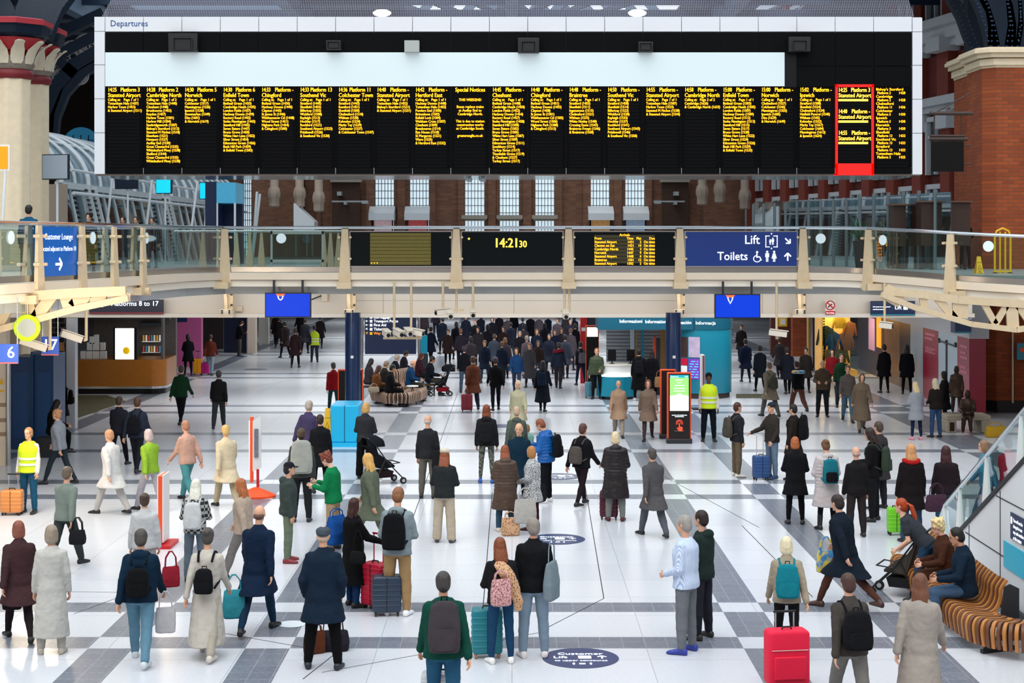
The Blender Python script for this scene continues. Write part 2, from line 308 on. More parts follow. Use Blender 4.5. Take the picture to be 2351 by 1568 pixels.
# ---------------------------------------------------------------- walkway
wk = thing('walkway', 'curved cream steel walkway with glass balustrade spanning the concourse', 'walkway', (0, 0, 0))
def sweep(prof, pts=PW, k=None):   # profile (offset toward hall, z) swept on the walkway line
    mb = MB(); rg = []
    for i, p in enumerate(pts):
        d = (pts[min(i+1, len(pts)-1)]-pts[max(i-1, 0)]); d.z = 0; d.normalize(); nrm = Vector((d.y, -d.x, 0))
        rg.append([p+nrm*o+Vector((0, 0, z)) for o, z in prof])
    return mb.loft(rg)
def tubeprof(o, z, r, n=8): return [(o+r*cos(2*pi*i/n), z+r*sin(2*pi*i/n)) for i in range(n)]
sweep(tubeprof(.06, 5.82, .045)).build('handrail', STEEL, wk)
sweep([(.05, 4.58), (.05, 4.72), (-.02, 4.72), (-.02, 4.58)]).build('steel_kerb', mat('kerb_steel', 'b8b4b0', .25, .9), wk)
sweep([(.14, 4.56), (.14, 4.36), (-.3, 4.36), (-.3, 4.56)]).build('upper_fascia', CREAM, wk)
sweep([(.05, 4.345), (.05, 4.17), (-.3, 4.17), (-.3, 4.345)]).build('lower_fascia', mat('cream_paint_b', 'f4ead9', .5), wk)
sweep([(-.02, 4.36), (-.02, 4.345), (-.3, 4.345), (-.3, 4.36)]).build('shadow_gap', mat('gap_dark', '5a4d3e', .8), wk)
GL = glass('walk_glass', 'e6f3f1', .03)
GL2 = glass('dark_glass', '9fb4b4', .12)
idx = [0, 2, 3, 4, 5, 7, 8, 9, 10, 11, 12, 14, 16, 19]
for a, b in zip(idx[:-1], idx[1:]):
    sg = PW[a:b+1]
    if a in (8, 9, 10, 11): continue
    sweep([(.02, 4.72), (.02, 5.77), (.005, 5.77), (.005, 4.72)], sg).build('glass_panel', GL, wk)
for i in idx[1:-1]:
    p = PW[i]; d = (PW[i+1]-PW[i-1]).normalized(); nrm = Vector((d.y, -d.x, 0)).normalized(); mb = MB()
    dd = Vector((d.x, d.y, 0)).normalized(); B = lambda o, t, z: p+nrm*o+dd*t+Vector((0, 0, z))
    for q, (z0, z1, w0, w1, dp) in enumerate(((4.25, 5.78, .17, .09, .1), (4.12, 4.3, .2, .2, .2))):
        mb.loft([[B(.1, -w0, z0), B(.1, w0, z0), B(.1+dp, w0, z0), B(.1+dp, -w0, z0)], [B(.1, -w1, z1), B(.1, w1, z1), B(.1+dp*.6, w1, z1), B(.1+dp*.6, -w1, z1)]]) if q == 0 else mb.box(*(p.x-w0, p.x+w0, p.y-.45, p.y-.05, p.z+z0, p.z+z1))
    for z in (5.55, 4.95, 4.2): mb.cyl(B(.1, -.16, z), B(.24, -.16, z), .035); mb.cyl(B(.1, .16, z), B(.24, .16, z), .035)
    mb.cyl(B(.12, 0, 4.2), B(.32, 0, 4.2), .1)
    mb.build('post', CREAMD, wk)
for x, D in ((22, 32.4), (210, 36), (333, 39.2), (646, 43.9), (1884, 43.8), (2029, 42.9), (2270, 40.4)):
    mb = MB(); y = Z(544, D) if x < 1900 else Z({2029: 548, 2270: 565}[x], D); r = .14
    k_ = min(range(len(PATH)-1), key=lambda i: 0 if PATH[i][0] <= x < PATH[i+1][0] else 1); a_, b_ = PW[k_], PW[k_+1]; f_ = (x-PATH[k_][0])/(PATH[k_+1][0]-PATH[k_][0]); c_ = a_.lerp(b_, f_); d_ = (b_-a_); d_.z = 0; d_.normalize(); n_ = Vector((d_.y, -d_.x, 0)); zz_ = 5.52+c_.z
    mb.prism(circ(0, 0, r), lambda u_, v_, w_: (c_.x+d_.x*u_+n_.x*(.03+w_), c_.y+d_.y*u_+n_.y*(.03+w_), zz_+v_), .004, 0); mb.build('glass_dot', mat('dot_white', 'dff2f6', .6, emit=.15), wk)
# deck-level bits on the walkway side: second balustrade behind
wk2 = thing('rear_balustrade', 'second glass balustrade with tapered posts on the far side of the walkway', 'balustrade', (0, 0, 0)); D = 49.5
mb = MB(); mb.cyl((X(400, D), D, 5.75), (X(800, D), D, 5.75), .04); mb.build('handrail', STEEL, wk2)
mb = MB(); mb.box(X(400, D), X(800, D), D, D+.02, 4.7, 5.7); mb.build('glass_panel', GL, wk2)
for x in (468, 545, 575, 602, 745, 760, 778):
    mb = MB(); xx = X(x, D); mb.loft([[(xx-.13, D-.2, 4.55), (xx+.13, D-.2, 4.55), (xx+.13, D-.1, 4.55), (xx-.13, D-.1, 4.55)], [(xx-.03, D-.2, 5.7), (xx+.03, D-.2, 5.7), (xx+.03, D-.1, 5.7), (xx-.03, D-.1, 5.7)]]); mb.build('post', CREAMD, wk2)
t = thing('window_frame_sign', 'white framed glass sign board standing behind the walkway glass', 'sign', (X(682, 46.6), 46.6, 4.6)); D = 46.6; hw = 61*D/F
mb = MB(); z0 = Z(602, D)-4.6; z1 = Z(530, D)-4.6
for a in ((-hw, hw, z1-.1, z1), (-hw, hw, z0, z0+.08), (-hw, -hw+.06, z0, z1), (hw-.06, hw, z0, z1)): mb.box(a[0], a[1], 0, .06, a[2], a[3])
mb.box(-hw, -hw+.05, 0, .06, 0-.05, z0+.05); mb.box(hw-.05, hw, 0, .06, -.05, z0+.05); mb.build('frame', WHITE, t)
mb = MB(); mb.box(-hw+.06, hw-.06, .02, .04, z0+.08, z1-.1); mb.build('pane', GL2, t)

# brackets between posts and columns
for k, x in enumerate((521, 802, 1556, 1832)):
    D = 45.4; t = thing('column_bracket', ('leftmost bolted cream bracket under the walkway', 'bolted cream bracket above the left blue column', 'bolted cream bracket above the right blue column', 'rightmost bolted cream bracket under the walkway')[k], 'bracket', (X(x, D), D, 3.9), group='walkway brackets')
    sc = D/F; mb = MB(); mb.prism([(-8*sc, .38), (16*sc, .38), (14*sc, -.45), (4*sc, -.5)], lambda u, v, w: (u, w, v), -.12, .12); mb.bar((-.02, -.2, .4), (.02, -.2, -.5), .1); mb.build('web', CREAMD, t, .01)
    mb = MB(); mb.box(-.13, .17, -.3, .3, -.62, -.42); mb.box(-.2, .22, -.3, .3, -.66, -.6); mb.build('foot_plate', CREAM, t, .01)
    [MB().cyl((q, -.36, z), (q, -.1, z), .025).build('bolt', DSTEEL, t) for q in (-.08, .13) for z in (-.52, -.46)]+[MB().cyl((.16, -.2, z), (.16, -.1, z), .03).build('bolt', DSTEEL, t) for z in (.2, 0, -.3)]
# cantilever trusses at both ends
def truss(label, pts_top, pts_bot, web, D0, th=.16, plate=True):
    t = thing('walkway_truss', label, 'truss', (X(pts_top[0][0], D0), D0, Z(pts_top[0][1], D0)))
    o = t.location.copy()
    P = lambda x, y, dy=0: Vector((X(x, D0), D0+dy, Z(y, D0)))-o
    mb = MB()
    for a, b in zip(pts_top[:-1], pts_top[1:]): mb.bar(P(*a), P(*b), th, .2)
    mb.build('top_chord', CREAMD, t); mb = MB()
    for a, b in zip(pts_bot[:-1], pts_bot[1:]): mb.bar(P(*a), P(*b), th*1.4, .14)
    mb.build('bottom_chord', CREAMD, t)
    for a, b, w in web: mb = MB(); mb.bar(P(*a), P(*b), .08, w); mb.build('web_member', CREAMD, t)
    return t
truss('cream lattice truss under the right end of the walkway', [(2028, 668), (2120, 676), (2198, 688), (2351, 698)], [(2024, 676), (2100, 706), (2230, 744), (2332, 757), (2380, 750)],
      [((2030, 668), (2070, 690), .4), ((2118, 676), (2122, 706), .2), ((2150, 682), (2192, 732), .2), ((2205, 690), (2203, 730), .4), ((2256, 692), (2285, 744), .16), ((2285, 744), (2312, 698), .16), ((2322, 698), (2326, 755), .3), ((2335, 700), (2370, 750), .16)], 40)
truss('pale plated truss under the left end of the walkway', [(-60, 682), (60, 680), (180, 672), (290, 668)], [(-60, 772), (60, 740), (180, 708), (296, 684)],
      [((282, 670), (278, 686), .35), ((232, 670), (222, 698), .3), ((198, 674), (170, 706), .3), ((150, 676), (160, 710), .25), ((120, 678), (80, 734), .25), ((60, 682), (70, 736), .3), ((30, 682), (-10, 756), .25), ((-40, 684), (-30, 762), .3)], 33.2)
# ---------------------------------------------------------------- walkway screens
def screen(name, label, x0, x1, y0, y1, D, face, cat='display', frame=STEEL, th=.12):
    cx = (X(x0, D)+X(x1, D))/2; hw = X(x1, D)-cx; z1 = Z(y0, D); z0 = Z(y1, D)
    t = thing(name, label, cat, (cx, D, z0)); h = z1-z0
    mb = MB(); mb.box(-hw, hw, .01, th, 0, h); mb.build('housing', frame, t, .006)
    mb = MB(); e = .03; mb.box(-hw+e, hw-e, -.004, .02, e, h-e); mb.build('screen_face', face, t)
    return t, hw, h
sx = 44/F
SF = mat('screen_dark', '090f11', .5, spec=.12)
t, hw, h = screen('led_display', 'dark display with olive blank lines on the walkway front', 802, 1038, 530, 613, 43.85, SF)
mb = MB()
for i in range(9): z = h-.06-i*.1; mb.box((848+2-920)*sx, (989-920)*sx, -.008, -.004, z-.09, z)
mb.build('led_rows', mat('olive_led', '5e5415', .5, emit=.25, noise=.2), t)
mb = MB(); [mb.box((852+q*6.5-920)*sx, (854.5+q*6.5-920)*sx, -.012, -.008, .1, .125) for q in range(3)]; mb.build('led_dots', AMBER, t)
t, hw, h = screen('station_clock', 'black digital clock display reading 14:21 30', 1058, 1294, 530, 613, 43.85, SF, 'clock')
mb = MB(); mb.text('14:21', (1134-1176)*sx, h-.46, .37, .86, -.008, bold=.025); mb.text('30', (1191-1176)*sx, h-.46, .27, .85, -.008, bold=.02); mb.prism(circ((1077-1176)*sx, h-.22, .03, 12), flat(-.008), 0, -.004); mb.build('time_digits', AMBERB, t)
t, hw, h = screen('arrivals_display', 'black arrivals display with amber train list', 1316, 1552, 530, 613, 43.85, SF)
mb = MB()
for i in range(8): z = h-.115-i*.101; mb.box((1364.5-1434)*sx, (1503-1434)*sx, -.006, -.003, z-.085, z)
mb.build('led_rows', mat('olive_led_dim', '3a3410', .5, emit=.06), t)
mb = MB(); f = lambda s, x, i, al='l': mb.text(s, (x-1434)*sx, h-.145-i*.1005, .1, .92, -.009, al, bold=.02)
f('Arrivals', 1434, 0, 'c')
for i, (a, b, c, d) in enumerate((('From', 'Time', 'Plat', 'Due'), ('Stansted Airport', '1431', '2', 'On time'), ('Clacton on Sea', '1431', '14', 'On time'), ('Cambridge North', '1445', '3', 'On time'), ('Norwich', '1447', '9', 'On time'), ('Stansted Airport', '1448', '4', 'On time'), ('Braintree', '1501', '12', 'On time'), ('Stansted Airport', '1502', '2', 'On time'))):
    f(a, 1365, i+.97); f(b, 1454, i+.97, 'r'); f(c, 1472, i+.97, 'r'); f(d, 1503, i+.97, 'r')
mb.build('lettering', AMBER, t)
t, hw, h = screen('facilities_sign', 'large blue sign for lift and toilets on the walkway', 1572, 1832, 530, 613, 43.85, SIGNBLUE, 'sign')
mb = MB(); fn = flat(-.006); q = lambda x: (x-1702)*sx; zz = lambda y: (613-y)*sx
mb.text('Lift', q(1744), zz(560), .35, .95, -.008, 'r', bold=.008); mb.text('Toilets', q(1716), zz(597), .33, .93, -.008, 'r', bold=.008)
for a in (((1758, 542), (1766, 542)), ((1776, 542), (1784, 542)), ((1758, 567), (1766, 567)), ((1776, 567), (1784, 567)), ((1758, 542), (1758, 567)), ((1784, 542), (1784, 567))):
    (x0, y0), (x1, y1) = a; mb.box(q(x0)-.012, q(x1)+.012, -.01, -.006, zz(y1)-.012, zz(y0)+.012)
man_icon(mb, q(1768), zz(562), .16, fn); man_icon(mb, q(1774), zz(562), .2, fn)
arrow(mb, q(1771), zz(537.5), .06, pi/2, fn); arrow(mb, q(1771), zz(570), .06, -pi/2, fn)
arrow(mb, q(1808), zz(553), .22, -pi/4, fn); arrow(mb, q(1808), zz(590), .24, pi/2, fn)
man_icon(mb, q(1761), zz(601), .31, fn); man_icon(mb, q(1777), zz(601), .31, fn, True)
mb.prism(circ(q(1738), zz(579), .032, 12), fn, 0, -.004); mb.box(q(1736), q(1739), -.01, -.006, zz(592), zz(582)); mb.box(q(1737), q(1744), -.01, -.006, zz(591), zz(588.5)); mb.bar((q(1744), -.008, zz(590)), (q(1747.5), -.008, zz(598)), .03, .03)
c8 = [(q(1738)+.1*cos(a), zz(594)+.09*sin(a)) for a in [R(100+i*24) for i in range(11)]]
mb.tube([(a, -.008, b) for a, b in c8], .014, 6)
mb.build('lettering', WLET, t)
# customer lounge poster
pa, pb_ = PW[2].copy(), PW[3].copy(); pd = (pb_-pa).normalized(); pn_ = Vector((pd.y, -pd.x, 0)).normalized(); po = pa+pn_*.06+Vector((0, 0, 4.68)); pw_ = (pb_-pa).length
t = thing('lounge_poster', 'blue poster reading Customer Lounge on the left walkway glass', 'poster', po)
lf = lambda u_, v_, w_=0: tuple(pd*(u_+pw_/2)+pn_*(.012-w_)+Vector((0, 0, v_)))
mb = MB(); mb.prism([(-pw_/2+.1, 0), (pw_/2-.1, 0), (pw_/2-.1, 1.08), (-pw_/2+.1, 1.08)], lf, .0, .012); mb.build('board', mat('poster_blue', '0b5fb8', .25, emit=.15, noise=.25, nscale=2), t)
lg = lambda u_, v_, w_=0: lf(u_, v_, -.006+w_)
mb = MB(); mb.text('Customer Lounge', 0, .8, .19, .95, fn=lg, al='c', bold=.01); mb.text('Located adjacent to Platform 10', 0, .55, .15, .85, fn=lg, al='c', bold=.01); arrow(mb, 0, .26, .34, 0, lg); mb.build('lettering', WLET, t)

# ---------------------------------------------------------------- departures board
D = 42; DBd = 42; s = D/F; bx = X(1167, D); bz = Z(400, D)
bd = thing('departures_board', 'huge hanging black and white departures board across the hall', 'departures board', (bx, D, bz))
u = lambda px: (px-1167)*s; v = lambda py: (400-py)*s
mb = MB(); mb.box(u(242), u(2092), .05, 2.85, .02, v(74)); mb.build('casing', mat('board_black', '08090b', .4, spec=.25), bd)
mb = MB(); mb.box(u(218), u(2116), .1, 2.9, -.035, -.005); mb.build('soffit', mat('mirror_steel', 'c4d2d6', .12, 1, bump=.3, bscale=1.5), bd)
cols_ = [241]+[241+88.24*i for i in range(1, 22)]
mb = MB(); g = .6
def wp(a, b, c, d_): mb.box(u(a+g), u(b-g), 0, .12, v(d_-g), v(c+g))
for i in range(21): wp(cols_[i], cols_[i+1], 38, 73)
wp(216, 241, 38, 72); wp(2094.5, 2118, 40, 73)
for a, b in ((72, 149), (149, 227), (227, 305), (305, 400)): wp(216, 241, a, b); wp(2094.5, 2118, a+1, b+1)
mb.build('white_surround', mat('white_cladding', 'dfe1e5', .45, spec=.3), bd, .004)
mb = MB(); mb.box(u(217), u(2117), .08, .3, v(400), v(38.5)); mb.build('surround_backing', mat('joint_grey', '8f949b', .6), bd)
mb = MB(); mb.box(u(242), u(1801), -.02, .04, v(198), v(120.5)); mb.build('blank_white_banner', mat('banner_screen', 'ccdadd', .5, emit=.2, noise=.04, nscale=.25), bd)
mb = MB(); mb.text('Departures', u(253), v(60.5), .235, .93, -.006); mb.build('heading', mat('heading_blue', '1a4888', .8, spec=.05), bd)
HB = mat('header_black', '07080a', .65, noise=.3, nscale=.5, spec=.08)
LEDF = mat('led_field', '060607', .7, spec=.06)
ST = {
0: ('14:25 Platform 3', 'Stansted Airport', '1 of 1', 'Tottenham Hale (1437)|Harlow Town (1453)|& Stansted Airport (1511)'),
1: ('14:28 Platform 2', 'Cambridge North', '1 of 2', "Tottenham Hale (1440)|Cheshunt (1448)|Broxbourne (1453)|Roydon (1457)|Harlow Town (1501)|Harlow Mill (1504)|Sawbridgeworth (1507)|Bishop's Stortford (1513)|Stansted M Fitchet (1518)|Elsenham (1521)|Newport (1527)|Audley End (1530)|Great Chesterfrd (1535)|Whittlesford Pkwy (1538)|Shelford (1544)|Great Chesterfrd (1535)|Whittlesford Pkwy (1538)"),
2: ('14:30 Platform 5', 'Norwich', '1 of 1', 'Colchester (1517)|Manningtree (1526)|Ipswich (1538)|Stowmarket (1549)|Diss (1601)|& Norwich (1619)'),
3: ('14:30 Platform 6', 'Enfield Town', '1 of 1', 'Bethnal Green (1433)|Cambridge Heath (1435)|London Fields (1437)|Hackney Downs (1439)|Rectory Road (1442)|Stoke Newington (1443)|Stamford Hill (1445)|Seven Sisters (1447)|Bruce Grove (1450)|White Hart Lane (1452)|Silver Street (1454)|Edmonton Green (1456)|Bush Hill Park (1459)|& Enfield Town (1503)'),
4: ('14:33 Platform -', 'Chingford', '1 of 1', 'Bethnal Green (1436)|Hackney Downs (1440)|Clapton (1443)|St James St (1446)|Walthamstow Ctl (1448)|Wood Street (1451)|Highams Park (1454)|& Chingford (1500)'),
5: ('14:33 Platform 13', 'Southend Vic', '1 of 1', 'Stratford (1440)|Shenfield (1455)|Billericay (1502)|Wickford (1508)|Rayleigh (1513)|Hockley (1517)|Rochford (1521)|Southend Airport (1523)|Prittlewell (1526)|& Southend Vic (1530)'),
6: ('14:36 Platform 11', 'Colchester Town', '1 of 1', 'Stratford (1443)|Romford (1451)|Shenfield (1500)|Chelmsford (1510)|Witham (1520)|Kelvedon (1524)|Marks Tey (1529)|Colchester (1537)|& Colchester Town (1547)'),
7: ('14:40 Platform -', 'Stansted Airport', '1 of 1', "Tottenham Hale (1452)|Bishop's Stortford (1521)|& Stansted Airport (1531)"),
8: ('14:42 Platform -', 'Hertford East', '1 of 1', 'Hackney Downs (1448)|Tottenham Hale (1455)|Ponders End (1500)|Brimsdown (1502)|Enfield Lock (1504)|Waltham Cross (1507)|Cheshunt (1509)|Broxbourne (1514)|Rye House (1518)|St Margarets (1521)|Ware (1525)|& Hertford East (1532)'),
10: ('14:45 Platform -', 'Cheshunt', '1 of 1', 'Bethnal Green (1448)|Cambridge Heath (1450)|London Fields (1452)|Hackney Downs (1454)|Rectory Road (1457)|Stoke Newington (1458)|Stamford Hill (1500)|Seven Sisters (1502)|Bruce Grove (1505)|White Hart Lane (1507)|Silver Street (1509)|Edmonton Green (1511)|Southbury (1514)|Turkey Street (1517)|Theobalds Grove (1519)|& Cheshunt (1527)|Turkey Street (1517)'),
11: ('14:48 Platform -', 'Chingford', '1 of 1', 'Bethnal Green (1451)|Hackney Downs (1455)|Clapton (1458)|St James St (1501)|Walthamstow Ctl (1503)|Wood Street (1506)|Highams Park (1508)|& Chingford (1515)'),
12: ('14:48 Platform -', 'Braintree', '1 of 1', 'Stratford (1455)|Shenfield (1511)|Ingatestone (1515)|Chelmsford (1521)|Witham (1533)|White Notley (1540)|Cressing Essex (1543)|Braintree Freept (1546)|& Braintree (1550)'),
13: ('14:50 Platform -', 'Southend Vic', '1 of 1', 'Stratford (1458)|Shenfield (1514)|Billericay (1522)|Wickford (1528)|Rayleigh (1533)|Hockley (1537)|Rochford (1541)|Southend Airport (1543)|Prittlewell (1546)|& Southend Vic (1550)'),
14: ('14:55 Platform -', 'Stansted Airport', '1 of 1', 'Tottenham Hale (1507)|Harlow Town (1523)|Stansted M Fitchet (1538)|& Stansted Airport (1544)'),
15: ('14:58 Platform -', 'Cambridge North', '2 of 2', 'Cambridge (1626)|& Cambridge North (1633)'),
16: ('15:00 Platform -', 'Enfield Town', '1 of 1', 'Bethnal Green (1503)|Cambridge Heath (1505)|London Fields (1507)|Hackney Downs (1509)|Rectory Road (1512)|Stoke Newington (1513)|Stamford Hill (1515)|Seven Sisters (1517)|Bruce Grove (1520)|White Hart Lane (1522)|Silver Street (1524)|Edmonton Green (1526)|Bush Hill Park (1529)|& Enfield Town (1533)'),
17: ('15:00 Platform -', 'Norwich', '1 of 1', 'Chelmsford (1527)|Colchester (1546)|Manningtree (1555)|Ipswich (1605)|Diss (1629)|& Norwich (1649)'),
18: ('15:02 Platform -', 'Ipswich', '1 of 1', 'Stratford (1508)|Shenfield (1524)|Chelmsford (1534)|Hatfield Peverel (1540)|Witham (1545)|Kelvedon (1552)|Marks Tey (1557)|Colchester (1604)|Manningtree (1612)|& Ipswich (1624)')}
for i in range(21):
    a, b = cols_[i], cols_[i+1]
    mb = MB(); mb.box(u(a+1), u(b-1), 0, .05, v(384), v(200)); mb.mi = 1
    for k in range(20): zz = v(228+k*7.9); mb.box(u(a+7), u(b-9), -.006, 0, zz-.078, zz)
    pn = mb.build('led_panel', [LEDF, mat('led_row', '0d0d0f', .7, spec=.06)], bd)
    for z0_, z1_ in ((399.5, 385.5), (119.5 if i < 18 else 151, 75))+(((199, 153),) if i >= 18 else ()): mb = MB(); mb.box(u(a+1), u(b-1), 0, .05, v(z0_), v(z1_)); mb.build('blank_panel', HB, bd)
    mb = MB(); y = -.012; big = .158; sm = .1
    T = lambda t_, px, py, sz=sm, xs=.86, al='l', bo=.02: mb.text(t_, u(px), v(py), sz, xs, y, al, bold=bo)
    if i in ST:
        h1, h2, pg, st = ST[i]; tm, pf = h1.split(' ', 1); T(tm, a+7, 210.5, big, .68); T(pf, b-8.5, 210.5, big, .78, 'r'); T(h2, a+7, 223, big, .82)
        T('Calling at:', a+7, 231.8, sm, .85); T('Page '+pg, b-12, 231.8, sm, .9, 'r')
        for k, q in enumerate(st.split('|')): T(q, a+7, 240.2+k*8.28)
    elif i == 9:
        T('Special Notices', (a+b)/2, 210.5, big, .82, 'c'); T('THIS WEEKEND', (a+b)/2, 232, sm, .86, 'c')
        for k, q in enumerate('Buses replace trains|at Audley End to|Cambridge North.||This is due to station|construction works|at Cambridge South.||greateranglia.co.uk'.split('|')):
            if q: T(q, (a+b)/2, 248+k*8.28, sm, .9, 'c')
    elif i == 19:
        for k, (tm, pf) in enumerate((('14:25', 'Platform 3'), ('14:40', 'Platform -'), ('14:55', 'Platform -'))):
            y0 = 49.2*k; T(tm, a+7, 211+y0, big, .68); T(pf, b-8.5, 211+y0, big, .78, 'r'); T('Stansted Airport', a+7, 223.5+y0, big, .82); mb.box(u(a+7), u(b-13), y-.004, y, v(232.5+y0), v(227.5+y0))
    else:
        for k, q in enumerate(("Bishop's Stortford|2|1428", 'Cambridge|2|1428', 'Chelmsford|11|1436', 'Colchester|5|1430', 'Ipswich|5|1430', 'Norwich|5|1430', 'Shenfield|13|1433', 'Southend Vic|13|1433', 'Stratford|13|1433', 'Tottenham Hale|3|1425')):
            n_, p_, t_ = q.split('|'); T(n_, a+5, 208+k*16.4, sm, 1.0); T('Platform '+p_, a+8, 216.2+k*16.4); T(t_, b-16, 216.2+k*16.4, sm, .9, 'r')
    mb.build('lettering', AMBERB if i == 19 else AMBER, pn)
    if i == 19:
        mb = MB()
        for q in ((a, a+5.5, 194, 402), (b-5.5, b, 194, 402), (a, b, 194, 200), (a, b, 375.5, 402)): mb.box(u(q[0]), u(q[1]), -.03, 0.01, v(q[3]), v(q[2]))
        mb.build('red_frame', mat('vivid_red', 'f50800', .5, emit=.75), bd)
mb = MB()
for c in cols_[1:-1]: mb.box(u(c-.5), u(c+.5), .0, .03, v(399), v(385.5))
mb.build('seam_strips', mat('seam_light', 'b9bec4', .4, .5), bd)
for k, (x0, x1, y0, y1, kind, lb) in enumerate(((385, 452, 76, 117, 1, 'black horn loudspeaker in a case at the left of the board'), (748, 782, 92, 113, 0, 'small dark square speaker left of the pale one on the board'), (928, 962, 92, 119, 2, 'pale grey square unit on the board header'), (1189, 1238, 86, 120, 1, 'large black horn loudspeaker near the middle of the board'), (1466, 1500, 95, 118, 0, 'small dark square speaker right of the middle on the board'), (1812, 1862, 84, 118, 1, 'angled black horn loudspeaker at the right of the board'))):
    DD = 41.7; t = thing('loudspeaker', lb, 'loudspeaker', (X((x0+x1)/2, DD), DD, Z(y1, DD)), group='loudspeakers on the departures board'); hw = (x1-x0)/2*DD/F; h = (y1-y0)*DD/F
    mb = MB(); mb.box(-hw, hw, .05, .32, 0, h); mb.build('case', mat('pale_grey', 'a9adaa', .6) if kind == 2 else mat('speaker_black', '08090b', .5), t, .01)
    if kind < 2:
        w2, h2 = (hw*.68 if kind else hw*.85), h*.7; mb = MB(); cz = h*.4 if kind else h*.5
        r = lambda w_, z_, yy: [(-w_, yy, cz-z_), (w_, yy, cz-z_), (w_, yy, cz+z_), (-w_, yy, cz+z_)]
        mb.loft([r(w2, h2/2, 0), r(w2*.92, h2*.46, 0), r(w2*.3, h2*.12, .2)], False); mb.build('horn', mat('horn_black', '1c1e21', .35), t)
for x, y in ((1075, 408), (1106, 408)):
    mb = MB(); DD = 43; mb.cyl((X(x, DD), DD, Z(402, DD)), (X(x, DD), DD, Z(407, DD)), .05); mb.ell((X(x, DD), DD, Z(410, DD)), (.09, .09, .09)); mb.cyl((X(x, DD), DD, Z(400, DD)), (X(x, DD), DD, Z(396, DD)), .03); mb.ell((X(x+4, DD), DD-.1, Z(413, DD)), (.07, .07, .07))
    tag(mb.build('dome_camera', [mat('lamp_grey', 'aab2b8', .5)]), ('pair of grey dome cameras under the board, %s' % ('left one' if x < 1090 else 'right one')), 'camera')
# net above the board
def netmat():
    m = bpy.data.materials.new('bird_net'); m.use_nodes = True; n = m.node_tree.nodes; L = m.node_tree.links; b = n['Principled BSDF']; b.inputs['Base Color'].default_value = lin('8c8a98'); b.inputs['Roughness'].default_value = .8
    tc = n.new('ShaderNodeTexCoord'); s_ = n.new('ShaderNodeSeparateXYZ'); L.new(tc.outputs['Object'], s_.inputs[0]); r = []
    for k in (0, 2):
        a = n.new('ShaderNodeMath'); a.operation = 'MULTIPLY'; a.inputs[1].default_value = 21; L.new(s_.outputs[k], a.inputs[0])
        f_ = n.new('ShaderNodeMath'); f_.operation = 'FRACT'; L.new(a.outputs[0], f_.inputs[0]); c = n.new('ShaderNodeMath'); c.operation = 'LESS_THAN'; c.inputs[1].default_value = .22; L.new(f_.outputs[0], c.inputs[0]); r.append(c)
    x = n.new('ShaderNodeMath'); x.operation = 'MAXIMUM'; L.new(r[0].outputs[0], x.inputs[0]); L.new(r[1].outputs[0], x.inputs[1]); L.new(x.outputs[0], b.inputs['Alpha']); return m
mb = MB(); mb.quad((X(216, 42), 42.6, Z(38, 42)), (X(2115, 42), 42.6, Z(38, 42)), (X(2080, 42), 44.5, 14.4), (X(300, 42), 44.5, 14.4)); tag(mb.build('bird_net', netmat()), 'pale knotted net stretched above the departures board', 'net', kind='stuff')

# ---------------------------------------------------------------- roof seen above the board
RB = mat('roof_steel', '64788c', .6); RD = mat('roof_navy', '1c3048', .5); RC = mat('corrugated', '6b7682', .6)
rf = MB()
def pr(x, y, D): return Vector((X(x, D), D, Z(y, D)))
# pitched roof: long steel valleys with glazing between
for k in range(7):
    xx = -27+k*9; rf.mi = 0; rf.bar((xx, 46, 15.2), (xx, 96, 15.2), .5, .9)
rf.mi = 1
for k in range(12): rf.bar((-30, 48+k*4.2, 15.4), (30, 48+k*4.2, 15.4), .25, .4)
rf.mi = 2
for (a, b) in ((-30, -17), (-9, -4.8), (7.5, 11), (13, 30)): rf.box(a, b, 50, 96, 15.9, 16)
rf.mi = 1
for k in range(8):
    xx = -7+k*2.0; rf.bar((xx, 60, 15.5), (xx+(2 if xx < 0 else -2), 90, 18.5), .18, .3)
rf.mi = 0; rf.box(-33, -9, 96, 97, 15, 23); rf.box(11, 33, 96, 97, 15, 23); rf.box(-9, 11, 96, 97, 15, 17.2)
for k in range(8): rf.bar((-9+k*1.35, 96.5, 17), (-4+k*1.35, 96.5, 23), .5, .3, (0, 1, 0)); rf.bar((11-k*1.35, 96.7, 17), (6-k*1.35, 96.7, 23), .5, .3, (0, 1, 0))
struct('ceiling', rf, [RB, RD, RC], smooth=False)
for x, lb in ((877, 'bright roof lamp above the left half of the board'), (1463, 'bright roof lamp above the right half of the board')):
    mb = MB(); D = 60; p = pr(x, 30, D); mb.ell(p, (.35, .2, .14)); tag(mb.build('roof_lamp', mat('lamp_glow', 'fff0d8', .5, emit=9, ecol='ffe8c0')), lb, 'lamp')
